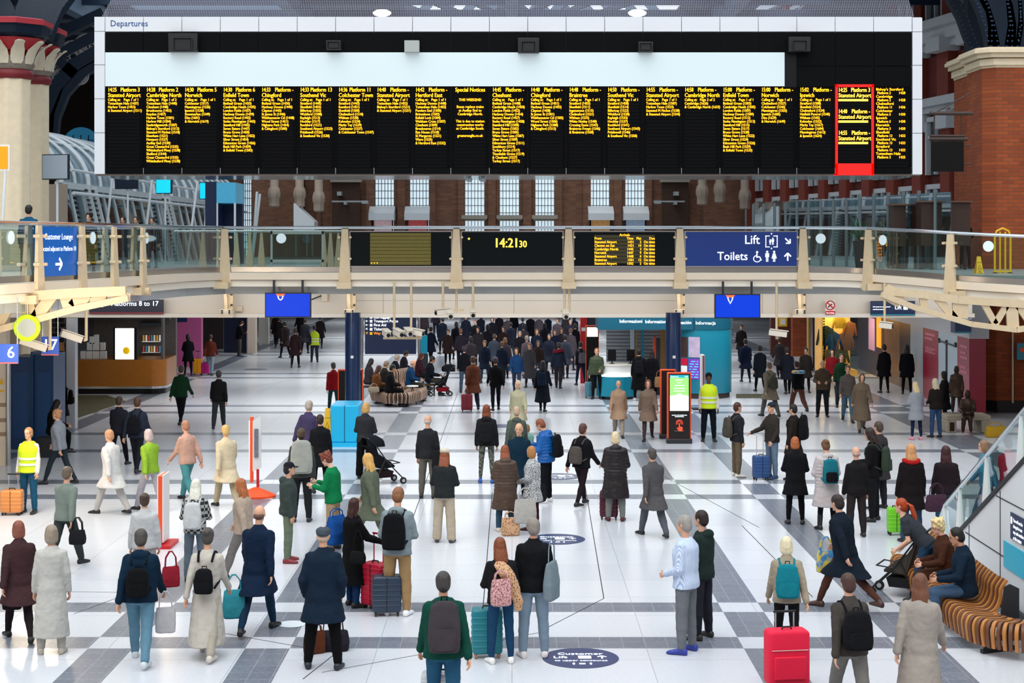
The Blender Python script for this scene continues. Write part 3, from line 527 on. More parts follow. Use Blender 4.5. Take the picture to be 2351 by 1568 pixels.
# ---------------------------------------------------------------- left: paired iron columns with painted capitals, blue ribs
IRON = mat('blue_iron', '071a2c', .5, noise=.3, nscale=3, spec=.25); STONE = mat('pale_stone', 'f0dcbc', .7, noise=.12, nscale=5)
def rib(t, o, pts, w, d, rivets=True):
    P = [Vector(p)-o for p in pts]; mb = MB(); rg = []
    for i, p in enumerate(P):
        dr = (P[min(i+1, len(P)-1)]-P[max(i-1, 0)]).normalized(); a = Vector((1, 0, 0)); a = (a-dr*a.dot(dr)).normalized(); b = dr.cross(a)
        rg.append([p+a*w/2+b*d/2, p-a*w/2+b*d/2, p-a*w/2-b*d/2, p+a*w/2-b*d/2])
    mb.loft(rg); ob = mb.build('rib', IRON, t)
    if rivets:
        mb = MB()
        for p, q in zip(P[:-1], P[1:]):
            for k in range(4):
                c = p.lerp(q, k/4)
                for s in (-1, 1): mb.ell(c+Vector((s*w*.36, -d/2-.01, 0)), (.035, .03, .035), n=6, m=4)
        mb.build('rivets', mat('rivet', '31465e', .4, .4), ob)
for k, (px, D, r, lb, capy) in enumerate(((28, 49, .58, 'cream iron column with red and cream leaf capital at the left edge', 92), (78, 52, .5, 'cream iron column standing just behind the leftmost one, leaf capital', 108))):
    x = X(px, D); t = thing('iron_column', lb, 'column', (x, D, 0), group='cream iron columns')
    z0 = Z((183, 196)[k], D); zc = Z(capy, D)
    mb = MB(); n = 48
    prof = [(r*1.25, 0), (r*1.25, .5), (r, .7), (r, z0)]
    mb.loft([[( q*(1-.07*abs(sin(4*2*pi*j/n)))*cos(2*pi*j/n), q*(1-.07*abs(sin(4*2*pi*j/n)))*sin(2*pi*j/n), z) for j in range(n)] for q, z in prof]); mb.build('shaft', STONE, t)
    mb = MB(); mb.lathe([(r*1.02, z0), (r*1.12, z0+.08), (r*1.12, z0+.2), (r, z0+.3)]); mb.build('neck_ring', mat('ring_red', '7c1820', .5), t)
    h = zc-z0; mb = MB(); mb.lathe([(r, z0+.3), (r*1.05, z0+.9), (r*1.3, z0+h*.7), (r*1.7, zc)], n=24); mb.build('bell', mat('capital_red', 'a8242c', .55), t)
    mb = MB(); mb.lathe([(r*1.04, z0+.3), (r*1.2, z0+.45), (r*1.24, z0+.6), (r*1.0, z0+.72)], n=24); mb.build('leaf_band', mat('leaf_grey', '8d8074', .8, noise=.5, nscale=14, bump=1, bscale=9), t)
    for j in range(10):
        a = 2*pi*j/10+.2; d = Vector((cos(a), sin(a), 0)); tn = Vector((-sin(a), cos(a), 0)); mb = MB(); rg = []
        for f_, rad, w in ((0, 1.1, .17), (.3, 1.17, .21), (.6, 1.36, .21), (.82, 1.66, .15), (.94, 1.92, .16), (1.0, 1.98, .07)):
            c = d*r*rad+Vector((0, 0, z0+.45+(h-.55)*f_)); rg.append([c+tn*w+d*.03, c+d*.08, c-tn*w+d*.03, c-d*.04])
        mb.loft(rg); mb.build('leaf', mat('leaf_cream', 'e2d2b8', .6, noise=.15, bump=.5), t)
    mb = MB(); mb.lathe([(r*1.7, zc), (r*1.95, zc+.12), (r*2.0, zc+.35), (r*2.1, zc+.4)], n=8, a0=pi/8); mb.build('abacus', IRON, t)
    mb = MB(); mb.lathe([(r*2.12, zc+.4), (r*2.15, zc+.56), (r*1.9, zc+.6)], n=8, a0=pi/8); mb.build('abacus_rim', mat('rim_red', 'b3303c', .5), t)
t = thing('roof_spandrel', 'riveted blue iron ribs fanning up from the left columns', 'iron ribs', (X(60, 50), 50, 12)); o = Vector(t.location)
for (x0, x1, x2, w) in ((15, 5, -20, .75), (52, 60, 75, .6), (75, 92, 120, .5), (95, 118, 150, .35), (108, 135, 165, .3)):
    rib(t, o, [pr(x0, 90, 50), pr(x0*.5+x1*.5, 55, 50.2), pr(x1, 25, 50.5), pr(x2, -15, 51)], w, .3)
# dark iron arch with pierced panels behind the left columns
t = thing('pierced_arch', 'dark blue iron arch with pierced rosette panels left of the board', 'arch', (X(130, 62), 62, 5)); o = Vector(t.location); D = 62
rib(t, o, [pr(108, 330, D), pr(112, 260, D), pr(135, 195, D), pr(175, 150, D), pr(235, 115, D)], .55, .4, False)
rib(t, o, [pr(122, 330, D), pr(128, 270, D), pr(150, 215, D), pr(195, 165, D), pr(240, 140, D)], .35, .4, False)
mb = MB(); mb.bar(pr(97, 150, D)-o, pr(97, 400, D)-o, .5, .4); mb.bar(pr(120, 125, D)-o, pr(175, 172, D)-o, .4, .4); mb.bar(pr(100, 145, D)-o, pr(225, 80, D)-o, .35, .4); mb.bar(pr(110, 90, D)-o, pr(240, 30, D)-o, .5, .4); mb.build('frame_bars', IRON, t)
RO = mat('pierced_grey', '8f8a8c', .6)
for cx, cy, rr in ((170, 130, .62), (143, 180, .55), (200, 108, .5), (132, 215, .35), (185, 175, .35)):
    mb = MB(); c = pr(cx, cy, D)-o
    for q in (1, .62, .25): pts = [c+Vector((rr*q*cos(a), -.1, rr*q*sin(a))) for a in [2*pi*i/20 for i in range(21)]]; mb.tube(pts, .025, 5)
    for i in range(12): a = 2*pi*i/12; mb.cyl(c+Vector((rr*.2*cos(a), -.1, rr*.2*sin(a))), c+Vector((rr*cos(a), -.1, rr*sin(a))), .02, n=4); e = c+Vector((rr*.8*cos(a), -.1, rr*.8*sin(a))); mb.tube([e+Vector((rr*.18*cos(b), 0, rr*.18*sin(b))) for b in [2*pi*i/8 for i in range(9)]], .02, 4)
    mb.build('rosette', RO, t)
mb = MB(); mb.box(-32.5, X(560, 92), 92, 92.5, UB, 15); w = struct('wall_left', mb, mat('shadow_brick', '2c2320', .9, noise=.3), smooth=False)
mb = MB(); D = 91.9; mb.prism(circ(X(186, D), Z(335, D), 1.1, 20, 0, pi)+[(X(186, D)-1.1, Z(360, D)), (X(186, D)+1.1, Z(360, D))], flat(D), 0, .1); mb.mi = 1
for i in range(5): xx = X(186, D)-.9+i*.45; mb.box(xx-.025, xx+.025, D-.05, D, Z(360, D), Z(310, D))
for i in range(3): mb.box(X(186, D)-1.05, X(186, D)+1.05, D-.05, D, Z(350-i*14, D)-.02, Z(350-i*14, D)+.02)
tag(mb.build('arched_window', [mat('blue_window', '2b7fa8', .2, emit=.35), lead]), 'blue arched window left of the board, in shadow', 'window')

# ---------------------------------------------------------------- left: curved glazed shop gallery on the upper deck
XS = -15.6; Y0, Y1 = 54, 89; ZH = 7.4
t = thing('glazed_gallery', 'white steel shop gallery with curved glass roof on the upper deck', 'gallery', (XS, 54, UB)); o = Vector((XS, 54, UB)); GW = mat('gallery_steel', 'dfe6ea', .35)
arc = [(0-2.9*(1-cos(a)), (ZH-UB)+2.15*sin(a)) for a in [R(8*i) for i in range(12)]]
mb = MB()
for k in range(2): q = [(-x*0+x, y) for x, y in arc]
mb.loft([[(x, 0, z) for x, z in arc]+[(x-.03, 0, z-.03) for x, z in reversed(arc)], [(x, Y1-Y0, z) for x, z in arc]+[(x-.03, Y1-Y0, z-.03) for x, z in reversed(arc)]]); mb.build('roof_glazing', mat('roof_glass', '6e8794', .15, noise=.5, nscale=1.1), t)
for k in range(21):
    y = k*1.75; mb = MB(); mb.tube([(x+.06, y, z+.05) for x, z in arc], .07 if k % 2 else .11, 6); mb.build('roof_rib', GW, t)
mb = MB(); mb.cyl((-3, 0, 2.15+ZH-UB), (-3, 35, 2.15+ZH-UB), .16); mb.cyl((-.9, 0, 1.6+ZH-UB), (-.9, 35, 1.6+ZH-UB), .06)
for k in range(23): mb.bar((-2.9, k*1.5, 2.15+ZH-UB), (-1.5, k*1.5+.75, 1.75+ZH-UB), .05); mb.bar((-1.5, k*1.5+.75, 1.75+ZH-UB), (-2.9, k*1.5+1.5, 2.15+ZH-UB), .05)
mb.build('ridge_truss', GW, t)
mb = MB(); mb.box(-.15, .12, 0, 35, ZH-UB-.12, ZH-UB+.1); mb.cyl((.5, 0, ZH-UB-.3), (.5, 35, ZH-UB-.3), .06); mb.cyl((.4, 0, ZH-UB+.5), (.4, 35, ZH-UB+.5), .05); mb.build('eaves_beam', GW, t)
for k in range(24): mb = MB(); mb.bar((-.1, k*1.5, ZH-UB), (.55, k*1.5, 0), .09); mb.build('mullion', GW, t)
mb = MB(); mb.loft([[(-.12, 0, ZH-UB), (-.1, 0, ZH-UB), (.5, 0, 0), (.48, 0, 0)], [(-.12, 35, ZH-UB), (-.1, 35, ZH-UB), (.5, 35, 0), (.48, 35, 0)]]); mb.build('shop_glass', glass('shop_glass', 'a8c0c8', .22), t)
fill = (('b0a79c', 0, 7), ('8c1f28', 8, 12), ('c33b45', 6.3, 8), ('3a4650', 12, 15), ('e0c9a0', 15, 19), ('2d3a44', 19, 23), ('b8763a', 21, 22), ('3f5a68', 23, 29), ('1f6f9a', 29, 35))
for c, a, b in fill: mb = MB(); mb.box(-1.7, -1.6, a, b, 0, ZH-UB-.2); mb.build('shop_interior', mat('shopfill_'+c, c, .5, noise=.4, nscale=3, emit=.12), t)
mb = MB(); mb.box(-1.7, .3, -.1, 0, 0, ZH-UB); mb.build('end_panel', mat('end_tan', 'a89a8c', .6), t)
for y in (3, 3.9, 15.5, 16.3, 30):
    mb = MB(); mb.bar((.0, y, ZH-UB), (.68, y, 0), .08, .5)
    mb.mi = 1
    for i in range(16): f_ = i/16; mb.box(.1+.62*(1-f_) -.0, .16+.62*(1-f_), y-.28, y+.28, (ZH-UB)*f_+.03, (ZH-UB)*f_+.1)
    mb.build('ladder_panel', [GW, DSTEEL], t)
def hangscreen(lb, x0, x1, y0, y1, D, col, em, dy=0, ry=0):
    t = thing('hanging_screen', lb, 'screen', (X((x0+x1)/2, D), D, Z((y0+y1)/2, D)), ry); s = D/F; hw = (x1-x0)/2*s; hh = (y1-y0)/2*s
    mb = MB(); mb.box(-hw-.03, hw+.03, .02, .12, -hh-.03, hh+.03); mb.build('housing', DSTEEL, t, .01)
    mb = MB(); mb.quad((-hw, 0, -hh), (hw, 0, -hh), (hw, 0, hh), (-hw, 0, hh)); mb.build('screen_face', mat('scr_'+col, col, .3, emit=em), t)
    mb = MB(); mb.cyl((0, .16, -t.location.z+UB), (0, .16, hh), .04); mb.build('stand_pole', GW, t)
    return t
hangscreen('left cyan screen hung on the shop gallery', 357, 393, 408, 443, 60, '14c8e8', .8, ry=-.25)
hangscreen('right cyan screen hung on the shop gallery', 458, 487, 420, 456, 62, '14c8e8', .8, ry=-.25)
hangscreen('dark navy screen left of the cyan screens', 263, 315, 409, 432, 58, '1c2438', 0, ry=-.2)
hangscreen('back of a pale grey screen near the left columns', 95, 157, 356, 410, 50, '9aa7b4', .1, ry=-.2)
for k, (a, b, c, d) in enumerate(((258, 405, 245, 522), (350, 405, 336, 522), (454, 415, 440, 522), (478, 458, 470, 522), (590, 440, 584, 522), (597, 445, 588, 522))):
    D = 58+k; mb = MB(); p_ = pr(a, b, D); q_ = pr(c, d, D); mb.cyl(p_, p_+(q_-p_)*((p_.z-UB)/(p_.z-q_.z)), .05); tag(mb.build('leaning_pole', GW), ('leftmost', 'second', 'third', 'fourth', 'fifth', 'rightmost')[k]+' white leaning pole in front of the shop gallery, counted from the left', 'pole')
t = thing('blue_booth', 'dark blue booth with pale blue header beside the gallery', 'booth', (X(515, 60), 60, UB)); s = 60/F; Q = lambda x: (x-515)*s; QZ = lambda y: Z(y, 60)-UB
mb = MB(); mb.box(Q(470), Q(497), .1, 2, 0, QZ(417)); mb.box(Q(497), Q(540), 1.6, 2, 0, QZ(465)); mb.build('cabinet', NAVY, t)
mb = MB(); mb.box(Q(497), Q(541), 0, 2, QZ(466), QZ(419)); mb.build('header', mat('sky_header', '4fb4dc', .3, emit=.1, noise=.15), t)
mb = MB(); mb.box(Q(537), Q(541), 0, .1, 0, QZ(466)); mb.box(Q(497), Q(500), 0, .1, 0, QZ(466)); mb.build('frame', GW, t)
t = thing('orange_sign', 'orange sign board with white border at the left edge', 'sign', (X(8, 34), 34, Z(392, 34))); s = 34/F
mb = MB(); mb.box(-22*s, 14*s, 0, .06, 0, 60*s); mb.build('border', WHITE, t); mb = MB(); mb.box(-22*s, 10.5*s, -.01, 0, 4*s, 56*s); mb.build('face', mat('sign_orange', 'f59b0a', .5, emit=.3), t)
mb = MB(); mb.cyl((3*s, .03, 0), (-4*s, .03, -130*s), .03); mb.build('pole', GW, t)

# ---------------------------------------------------------------- right: brick piers, ribs, terracotta facade
TB = brick('orange_brick', 'c05c2c', 'a44a24', '8a5438', sc=.62)
for k, (x0, x1, D, capt, capb, lb) in enumerate(((2228, 2268, 54, 128, 172, 'narrow brick pier with stone cap behind the big right pier'), (2262, 2420, 50, 110, 155, 'broad orange brick pier with stone cap at the right edge'))):
    cx = X((x0+x1)/2, D); hw = (x1-x0)/2*D/F; t = thing('brick_pier', lb, 'pier', (cx, D, 0), group='brick piers on the right')
    mb = MB(); zb = Z(capb, D); ch = .35
    mb.prism([(-hw, .5), (-hw, ch), (-hw+ch, 0), (hw-ch, 0), (hw, ch), (hw, .5), (hw, 2), (-hw, 2)], lambda u, v, w: (u, v, w), 0, zb)
    mb.build('shaft', TB, t)
    mb = MB(); h = Z(capt, D)-zb
    for (e, a, b) in ((.02, 0, .12), (.1, .12, .45), (.0, .45, .5), (.22, .5, .72), (.34, .72, .9), (.28, .9, 1)): mb.prism([(-hw-e, .5), (-hw-e, ch-e), (-hw+ch-e, -e), (hw-ch+e, -e), (hw+e, ch-e), (hw+e, 2), (-hw-e, 2)], lambda u, v, w: (u, v, w), zb+a*h, zb+b*h)
    mb.build('capital', STONE, t)
    mb = MB(); mb.prism([(-hw-.1, .4), (-hw-.1, ch), (-hw+ch, -.1), (hw-ch, -.1), (hw+.1, ch), (hw+.1, 2), (-hw-.1, 2)], lambda u, v, w: (u, v, w), 0, .35); mb.build('plinth', mat('black_skirt', '17171a', .5), t)
t = thing('roof_spandrel', 'riveted blue iron ribs fanning up from the right brick pier', 'iron ribs', (X(2290, 50), 50, 12)); o = Vector(t.location)
for (p, w, D) in (([(2240, 120), (2222, 80), (2208, 40), (2180, -10)], .35, 54), ([(2278, 108), (2268, 60), (2255, 20), (2238, -15)], .4, 50), ([(2296, 108), (2297, 60), (2290, 20), (2272, -15)], .9, 50), ([(2320, 108), (2328, 60), (2325, 20), (2322, -15)], .5, 50), ([(2345, 108), (2352, 50), (2352, 20), (2350, -15)], .5, 50)):
    rib(t, o, [pr(x, y, D) for x, y in p], w, .35)
mb = MB(); mb.box(X(2232, 55), 21.5, 55.5, 56, 10.8, 14.7); tag(mb.build('spandrel_web', IRON), 'dark iron web plate behind the right ribs', 'plate')
t = thing('wall_bracket', 'cream triangular bracket on the narrow brick pier', 'bracket', (X(2248, 53.8), 53.8, Z(200, 53.8))); s = 53.8/F
mb = MB(); mb.bar((-22*s, 0, 9*s), (22*s, 0, 9*s), .1, .08); mb.bar((-18*s, 0, 6*s), (22*s, 0, -7*s), .1, .08); mb.bar((18*s, 0, 9*s), (18*s, 0, -7*s), .1, .08); mb.bar((2*s, 0, 8*s), (5*s, 0, 0), .1, .08); mb.build('frame', CREAM, t)
# facade, built flat in (u, w, z) then turned along its own line
A = Vector((X(1700, 90), 90, 0)); B_ = Vector((X(2262, 61), 61, 0)); L_ = (B_-A).length; ang = math.atan2(B_.y-A.y, B_.x-A.x)
TC = brick('terracotta', '7c3326', '6c2a20', '5a2a22', sc=.8); WS = mat('white_stone', 'cfd2d6', .6, noise=.08, nscale=2); TR = mat('terracotta_relief', '6e2a26', .7, noise=.4, nscale=9, bump=1, bscale=6)
mb = MB(); mb.box(0, L_+4, 0, .5, UB, 24); mb.M = None
wr = struct('wall_right', mb, TC, loc=A, rz=ang, smooth=False)
fac = thing('hotel_facade', 'red terracotta facade with white stone cornices and tall windows on the right', 'facade', (A.x, A.y, 0), ang)
for (z, h, dp) in ((13.6, .5, .7), (14.1, .35, 1.0), (13.3, .3, .45), (11.0, .35, .55), (10.75, .25, .35), (17.8, .4, .6)):
    mb = MB(); mb.box(-.2, L_+4, -dp, 0, z, z+h); mb.build('cornice', WS, fac, .02)
nb = 11; bw_ = L_/nb
for i in range(nb+2):
    uu = i*bw_; mb = MB(); mb.box(uu-.42, uu+.42, -.4, 0, UB, 10.8); mb.box(uu-.5, uu+.5, -.5, 0, 11.3, 13.4); mb.box(uu-.36, uu+.36, -.35, 0, 14.4, 23); mb.build('pilaster', mat('terracotta_plain', '86382a', .7, noise=.2, nscale=4), fac)
    mb = MB(); mb.box(uu-.55, uu+.55, -.62, 0, 10.0, 10.75); mb.box(uu-.62, uu+.62, -.95, 0, 13.1, 13.7); mb.build('pilaster_cap', WS, fac, .02)
    if i == nb+1: break
    mb = MB(); mb.box(uu+.6, uu+bw_-.6, -.12, 0, 11.45, 13.1); mb.build('relief_panel', TR, fac)
    for (z0, z1) in ((UB, 7.8), (8.2, 10.6), (14.6, 17.6), (18.4, 22)):
        a, b = uu+.55, uu+bw_-.55; mb = MB(); mb.box(a, a+.14, -.25, 0, z0, z1); mb.box(b-.14, b, -.25, 0, z0, z1); mb.box(a, b, -.25, 0, z1-.2, z1); m_ = (a+b)/2; mb.box(m_-.06, m_+.06, -.2, 0, z0, z1); mb.box(a, b, -.2, 0, (z0*.35+z1*.65)-.05, (z0*.35+z1*.65)+.05); w = mb.build('window_surround', WS, fac)
        mb = MB(); mb.box(a+.12, b-.12, -.06, -.02, z0, z1-.18); mb.build('pane', mat('facade_glass', '3c4a55', .15, noise=.6, nscale=1.5), w)
# glass screens of the upper right terrace
GS = glass('screen_glass', 'c2d8d8', .18)
t = thing('terrace_screen', 'long row of tall frameless glass panels round the right terrace', 'glass screen', (X(1730, 62), 62, UB)); a = Vector((X(1730, 62), 62, 0)); b = Vector((X(2185, 48), 48, 0)); o = Vector(t.location)
for i in range(15):
    p = a.lerp(b, i/15); q = a.lerp(b, (i+.96)/15); mb = MB(); n_ = (q-p).cross(Vector((0, 0, 1))).normalized()*.015
    mb.loft([[p-n_+Vector((0, 0, UB))-o, q-n_+Vector((0, 0, UB))-o, q+n_+Vector((0, 0, UB))-o, p+n_+Vector((0, 0, UB))-o], [p-n_+Vector((0, 0, 6.95))-o, q-n_+Vector((0, 0, 6.95))-o, q+n_+Vector((0, 0, 6.95))-o, p+n_+Vector((0, 0, 6.95))-o]]); mb.build('glass_panel', GS, t)
    mb = MB(); mb.box(p.x-o.x-.05, p.x-o.x+.05, p.y-o.y-.06, p.y-o.y+.06, 0, 2.35 if i < 9 else 2.5); mb.build('post', mat('post_grey', '7f8b90', .4, .5), t)
for k, (x0, x1, y0, D, lb) in enumerate(((2052, 2080, 468, 50, 'left low wooden counter behind the terrace glass'), (2115, 2228, 461, 49, 'long dark wooden counter behind the terrace glass'))):
    t = thing('cafe_counter', lb, 'counter', (X((x0+x1)/2, D), D, UB)); hw = (x1-x0)/2*D/F; h = Z(y0, D)-UB
    mb = MB(); mb.box(-hw, hw, 0, .7, h*.35, h-.05); mb.build('front', mat('dark_wood', '3b2419', .5, noise=.3, nscale=3, stretch=(.3, 1, 6)), t); mb = MB(); mb.box(-hw-.05, hw+.05, -.1, .8, h-.05, h); mb.build('top', mat('wood_top', '6a4a36', .4), t); [MB().box(q*hw*.9-.04, q*hw*.9+.04, .3, .4, 0, h*.4).build('leg', DSTEEL, t) for q in (-1, 1)]
# plants
for x in (1975, 2055):
    D = 51; t = thing('potted_plant', 'spiky green plant behind the terrace glass, %s one' % ('left' if x < 2000 else 'right'), 'plant', (X(x, D), D, UB)); mb = MB(); mb.lathe([(.15, 0), (.25, .9), (.22, .9)], n=12); mb.build('pot', DSTEEL, t); mb = MB()
    for i in range(34):
        a = random.uniform(0, 6.28); e = random.uniform(.3, 1.3); l = random.uniform(.7, 1.2); d = Vector((cos(a)*cos(e), sin(a)*cos(e), sin(e))); c = Vector((0, 0, .9)); p1 = c+d*l*.6; p2 = c+d*l+Vector((0, 0, -.25)); w = d.cross(Vector((0, 0, 1))).normalized()*.03
        mb.add([c-w, c+w, p1+w, p1-w, p2], [(0, 1, 2, 3), (3, 2, 4)])
    mb.build('leaves', mat('leaf_green', '3c6b4e', .6), t)
# black hanging sign on the right
t = thing('hanging_sign', 'square black hanging sign on a bracket beside the brick pier', 'sign', (X(2176, 48), 48, Z(394, 48))); s = 48/F
mb = MB(); mb.box(-38*s, 37*s, 0, .08, 0, 70*s); mb.build('board', BLACK, t, .01)
mb = MB(); mb.cyl((-40*s, .04, 75*s), (46*s, .04, 75*s), .06); mb.cyl((-40*s, .04, 82*s), (38*s, .04, 82*s), .04); mb.cyl((-40*s, .04, 134*s), (58*s, .04, 134*s), .06); mb.cyl((-28*s, .04, 136*s), (52*s, .04, 180*s), .02); mb.cyl((-30*s, .04, 80*s), (-30*s, .04, 134*s), .02); mb.cyl((32*s, .04, 80*s), (32*s, .04, 134*s), .02); mb.cyl((37*s, .04, 60*s), (56*s, .04, 60*s), .02); mb.cyl((37*s, .04, 18*s), (56*s, .04, 18*s), .02); mb.build('bracket', mat('rust_brown', '4a3a34', .5, .3), t)

# ---------------------------------------------------------------- under the walkway: fascia signs and screens
def sign(name, lb, x0, x1, y0, y1, D, m, cat='sign', th=.06, kids=()):
    t = thing(name, lb, cat, (X((x0+x1)/2, D), D, Z(y1, D))); s = D/F; hw = (x1-x0)/2*s; h = (y1-y0)*s
    mb = MB(); mb.box(-hw, hw, 0, th, 0, h); mb.build('board', m, t, .004); return t, hw, h, s
t, hw, h, s = sign('platform_sign', 'dark navy sign reading Platforms 8 to 17 at left', 205, 375, 688, 721, 45.7, mat('sign_slate', '2c2f45', .5), th=.06)
mb = MB(); mb.text('Platforms 8 to 17', -35*s, 19*s, .2, .98, -.006, bold=.01); mb.box(-63*s, -53*s, -.006, 0, 16*s, 26*s); mb.build('lettering', WLET, t)
mb = MB(); mb.box(-hw, hw, -.008, 0, 0, 4.5*s); mb.build('red_stripe', mat('brick_red', '8a3a42', .5), t)
t, hw, h, s = sign('lift_sign', 'small navy sign reading Lift with arrow at right', 1999, 2101, 691, 724, 45.7, SIGNNAVY)
mb = MB(); mb.text('Lift', 4*s, 14*s, .165, .95, -.006, bold=.01); mb.text('Lift access to underground', -46*s, 18.5*s, .052, .9, -.006, bold=.01); mb.text('and Street Level', -46*s, 12.5*s, .052, .9, -.006, bold=.01); mb.box(24*s, 34*s, -.006, 0, 13*s, 23*s); arrow(mb, 44*s, 18*s, .1, -pi/4, flat(-.006)); mb.build('lettering', WLET, t)
mb = MB(); mb.box(-hw, hw, -.008, 0, 0, 3*s); mb.build('teal_stripe', TEAL, t)
t, hw, h, s = sign('no_smoking_sign', 'round red and white no smoking sign on the cream fascia', 1895, 1917, 690, 722, 45.7, mat('sign_white', 'f1efec', .5))
mb = MB(); ring = lambda mb, x, z, r, w: mb.tube([(x+r*cos(a), -.012, z+r*sin(a)) for a in [2*pi*i/28 for i in range(29)]], w, 6)
ring(mb, 0, 21*s, 10*s, .016); mb.bar((-7*s, -.015, 28*s), (7*s, -.015, 14*s), .02, .03); mb.box(-11*s, 11*s, -.01, 0, 0, 8*s); mb.build('red_marks', REDM, t)
mb = MB(); mb.bar((-5*s, -.01, 17*s), (4*s, -.01, 24*s), .02, .03); mb.build('cigarette', DSTEEL, t); mb = MB(); mb.text('No smoking', 0, 2.5*s, .05, .9, -.014, 'c', bold=.01); mb.build('lettering', WLET, t)
for k, (x0, x1, y0, y1) in enumerate(((608, 714, 672, 729), (1641, 1746, 675, 731))):
    D = 43.75; t, hw, h = screen('hanging_monitor', ('left hanging monitor with a plain blue screen and small orange mark', 'right hanging monitor with a plain blue screen and small orange mark')[k], x0, x1, y0, y1, D, mat('monitor_blue', '0838c4', .35, emit=.55, spec=.2), 'monitor', DSTEEL, .1); s = D/F
    mb = MB(); cx = -17*s if k == 0 else -17*s; mb.prism([(cx-11*s, h-.03), (cx+11*s, h-.03), (cx+7*s, h-8*s), (cx-7*s, h-8*s)], flat(-.007), 0, -.004); mb.build('orange_mark', mat('mark_orange', 'f26a35', .4, emit=.6), t)
    mb = MB(); mb.tube([(cx-6*s, -.01, h-7*s), (cx-4*s, -.01, h-14*s), (cx, -.01, h-(17 if k == 0 else 22)*s), (cx+4*s, -.01, h-14*s), (cx+6*s, -.01, h-7*s)], .018, 6); mb.build('white_mark', WLET, t)
    mb = MB(); [mb.box(q-.03, q+.03, .05, .1, h, h+.35) for q in (-.4, .4)]; mb.build('hanger', DSTEEL, t)
def cctv(lb, heads, px, ytop, ybot, D, bar=None):
    D = {2031: 42.8, 198: 35.8, 115: 34.3}.get(px[0], 43.8)
    t = thing('security_camera', lb, 'security camera', (X(px[0], D), D, Z(ybot, D))); s = D/F
    mb = MB()
    for p in px: mb.cyl(((p-px[0])*s, 0, -0.02), ((p-px[0])*s, 0, 4.3-Z(ybot, D)), .035)
    if bar: mb.bar(((bar[0]-px[0])*s, 0, 0), ((bar[1]-px[0])*s, 0, 0), .07)
    mb.build('hanging_pole', CREAMD, t)
    for (hx, hy, ln, an, el) in heads:
        c = Vector(((hx-px[0])*s, -.15, (ybot-hy)*s)); d = Vector((cos(an)*cos(el), sin(an)*cos(el), -sin(el)))
        mb = MB(); mb.bar(c-d*ln/2, c+d*ln/2, .15, .15); mb.bar(c-d*ln*.45+Vector((0, 0, .1)), c+d*ln*.6+Vector((0, 0, .1)), .19, .025); q = mb.build('camera_head', mat('camera_white', 'e6dccb', .4), t, .01)
        mb = MB(); mb.cyl(c+d*(ln/2), c+d*(ln/2+.03), .055); mb.build('lens', BLACK, q)
        mb = MB(); mb.cyl(c+Vector((0, 0, -.05)), (c.x, 0, 0), .03); mb.build('mount', CREAMD, t)
    return t
cctv('row of cream security cameras on twin poles before the navy directory sign', [(888, 765, .38, -1.2, .2), (915, 764, .4, -1.0, .2), (938, 762, .38, -1.2, .2), (958, 763, .38, -.4, .15)], (905, 944), 655, 776, 40, (880, 968))
cctv('security camera pair hanging by the middle of the fascia, left of the pale pole', [(1017, 716, .4, 3.6, .1), (1035, 722, .3, -1.5, .3)], (1017, 1048), 657, 712, 44.5, (1005, 1065))
cctv('single security camera on a thin pole right of the middle fascia cluster', [(1086, 720, .35, -1.5, .2)], (1086,), 657, 712, 44.5)
cctv('security camera hanging under the fascia beside the information sign', [(1298, 722, .35, -1.5, .3)], (1296, 1307), 655, 714, 44.5, (1288, 1310))
cctv('large white security camera right of the teal information drum', [(1784, 765, .5, -.2, .12)], (1783,), 657, 777, 40)
cctv('small white security camera on a pole below the lift sign', [(2030, 747, .35, -.3, .1)], (2031,), 685, 752, 39.5)
cctv('white security camera with bird spikes left of the food counter', [(168, 772, .5, .5, .35)], (198,), 700, 780, 34, (172, 198))
cctv('glaring white security camera with bird spikes above the platform sign', [(80, 790, .6, .5, .35)], (115,), 720, 800, 32, (85, 117))
mb = MB(); D = 45.6; mb.ell((X(1397, D), D, Z(656, D)), (.12, .12, .13)); mb.cyl((X(1397, D), D, Z(650, D)), (X(1397, D), D, Z(645, D)), .13); tag(mb.build('dome_camera', mat('camera_white', 'e6dccb', .4)), 'white dome camera on the walkway fascia above the information sign', 'camera')
for k, pts in enumerate(([(535, 660), (600, 665), (660, 668), (760, 655)], [(1370, 660), (1420, 668), (1480, 668), (1545, 655)], [(715, 688), (735, 680), (745, 675), (765, 662)])):
    mb = MB(); D = 45.85; mb.tube([pr(x, y, D) for x, y in pts], .02, 5); tag(mb.build('cable', DSTEEL), ('black cable drooping across the fascia above the left monitor', 'thin cable drooping on the fascia right of the dome camera', 'short cable running up beside the left monitor')[k], 'cable')
for k, (x0, x1, y0, y1) in enumerate(((738, 752, 671, 692), (540, 556, 703, 715))):
    mb = MB(); mb.pb(x0, x1, y0, y1, 45.8, .2); tag(mb.build('junction_box', CREAM, bevel=.01), ('cream junction box right of the left monitor', 'small grey socket box by the leftmost bracket')[k], 'box')

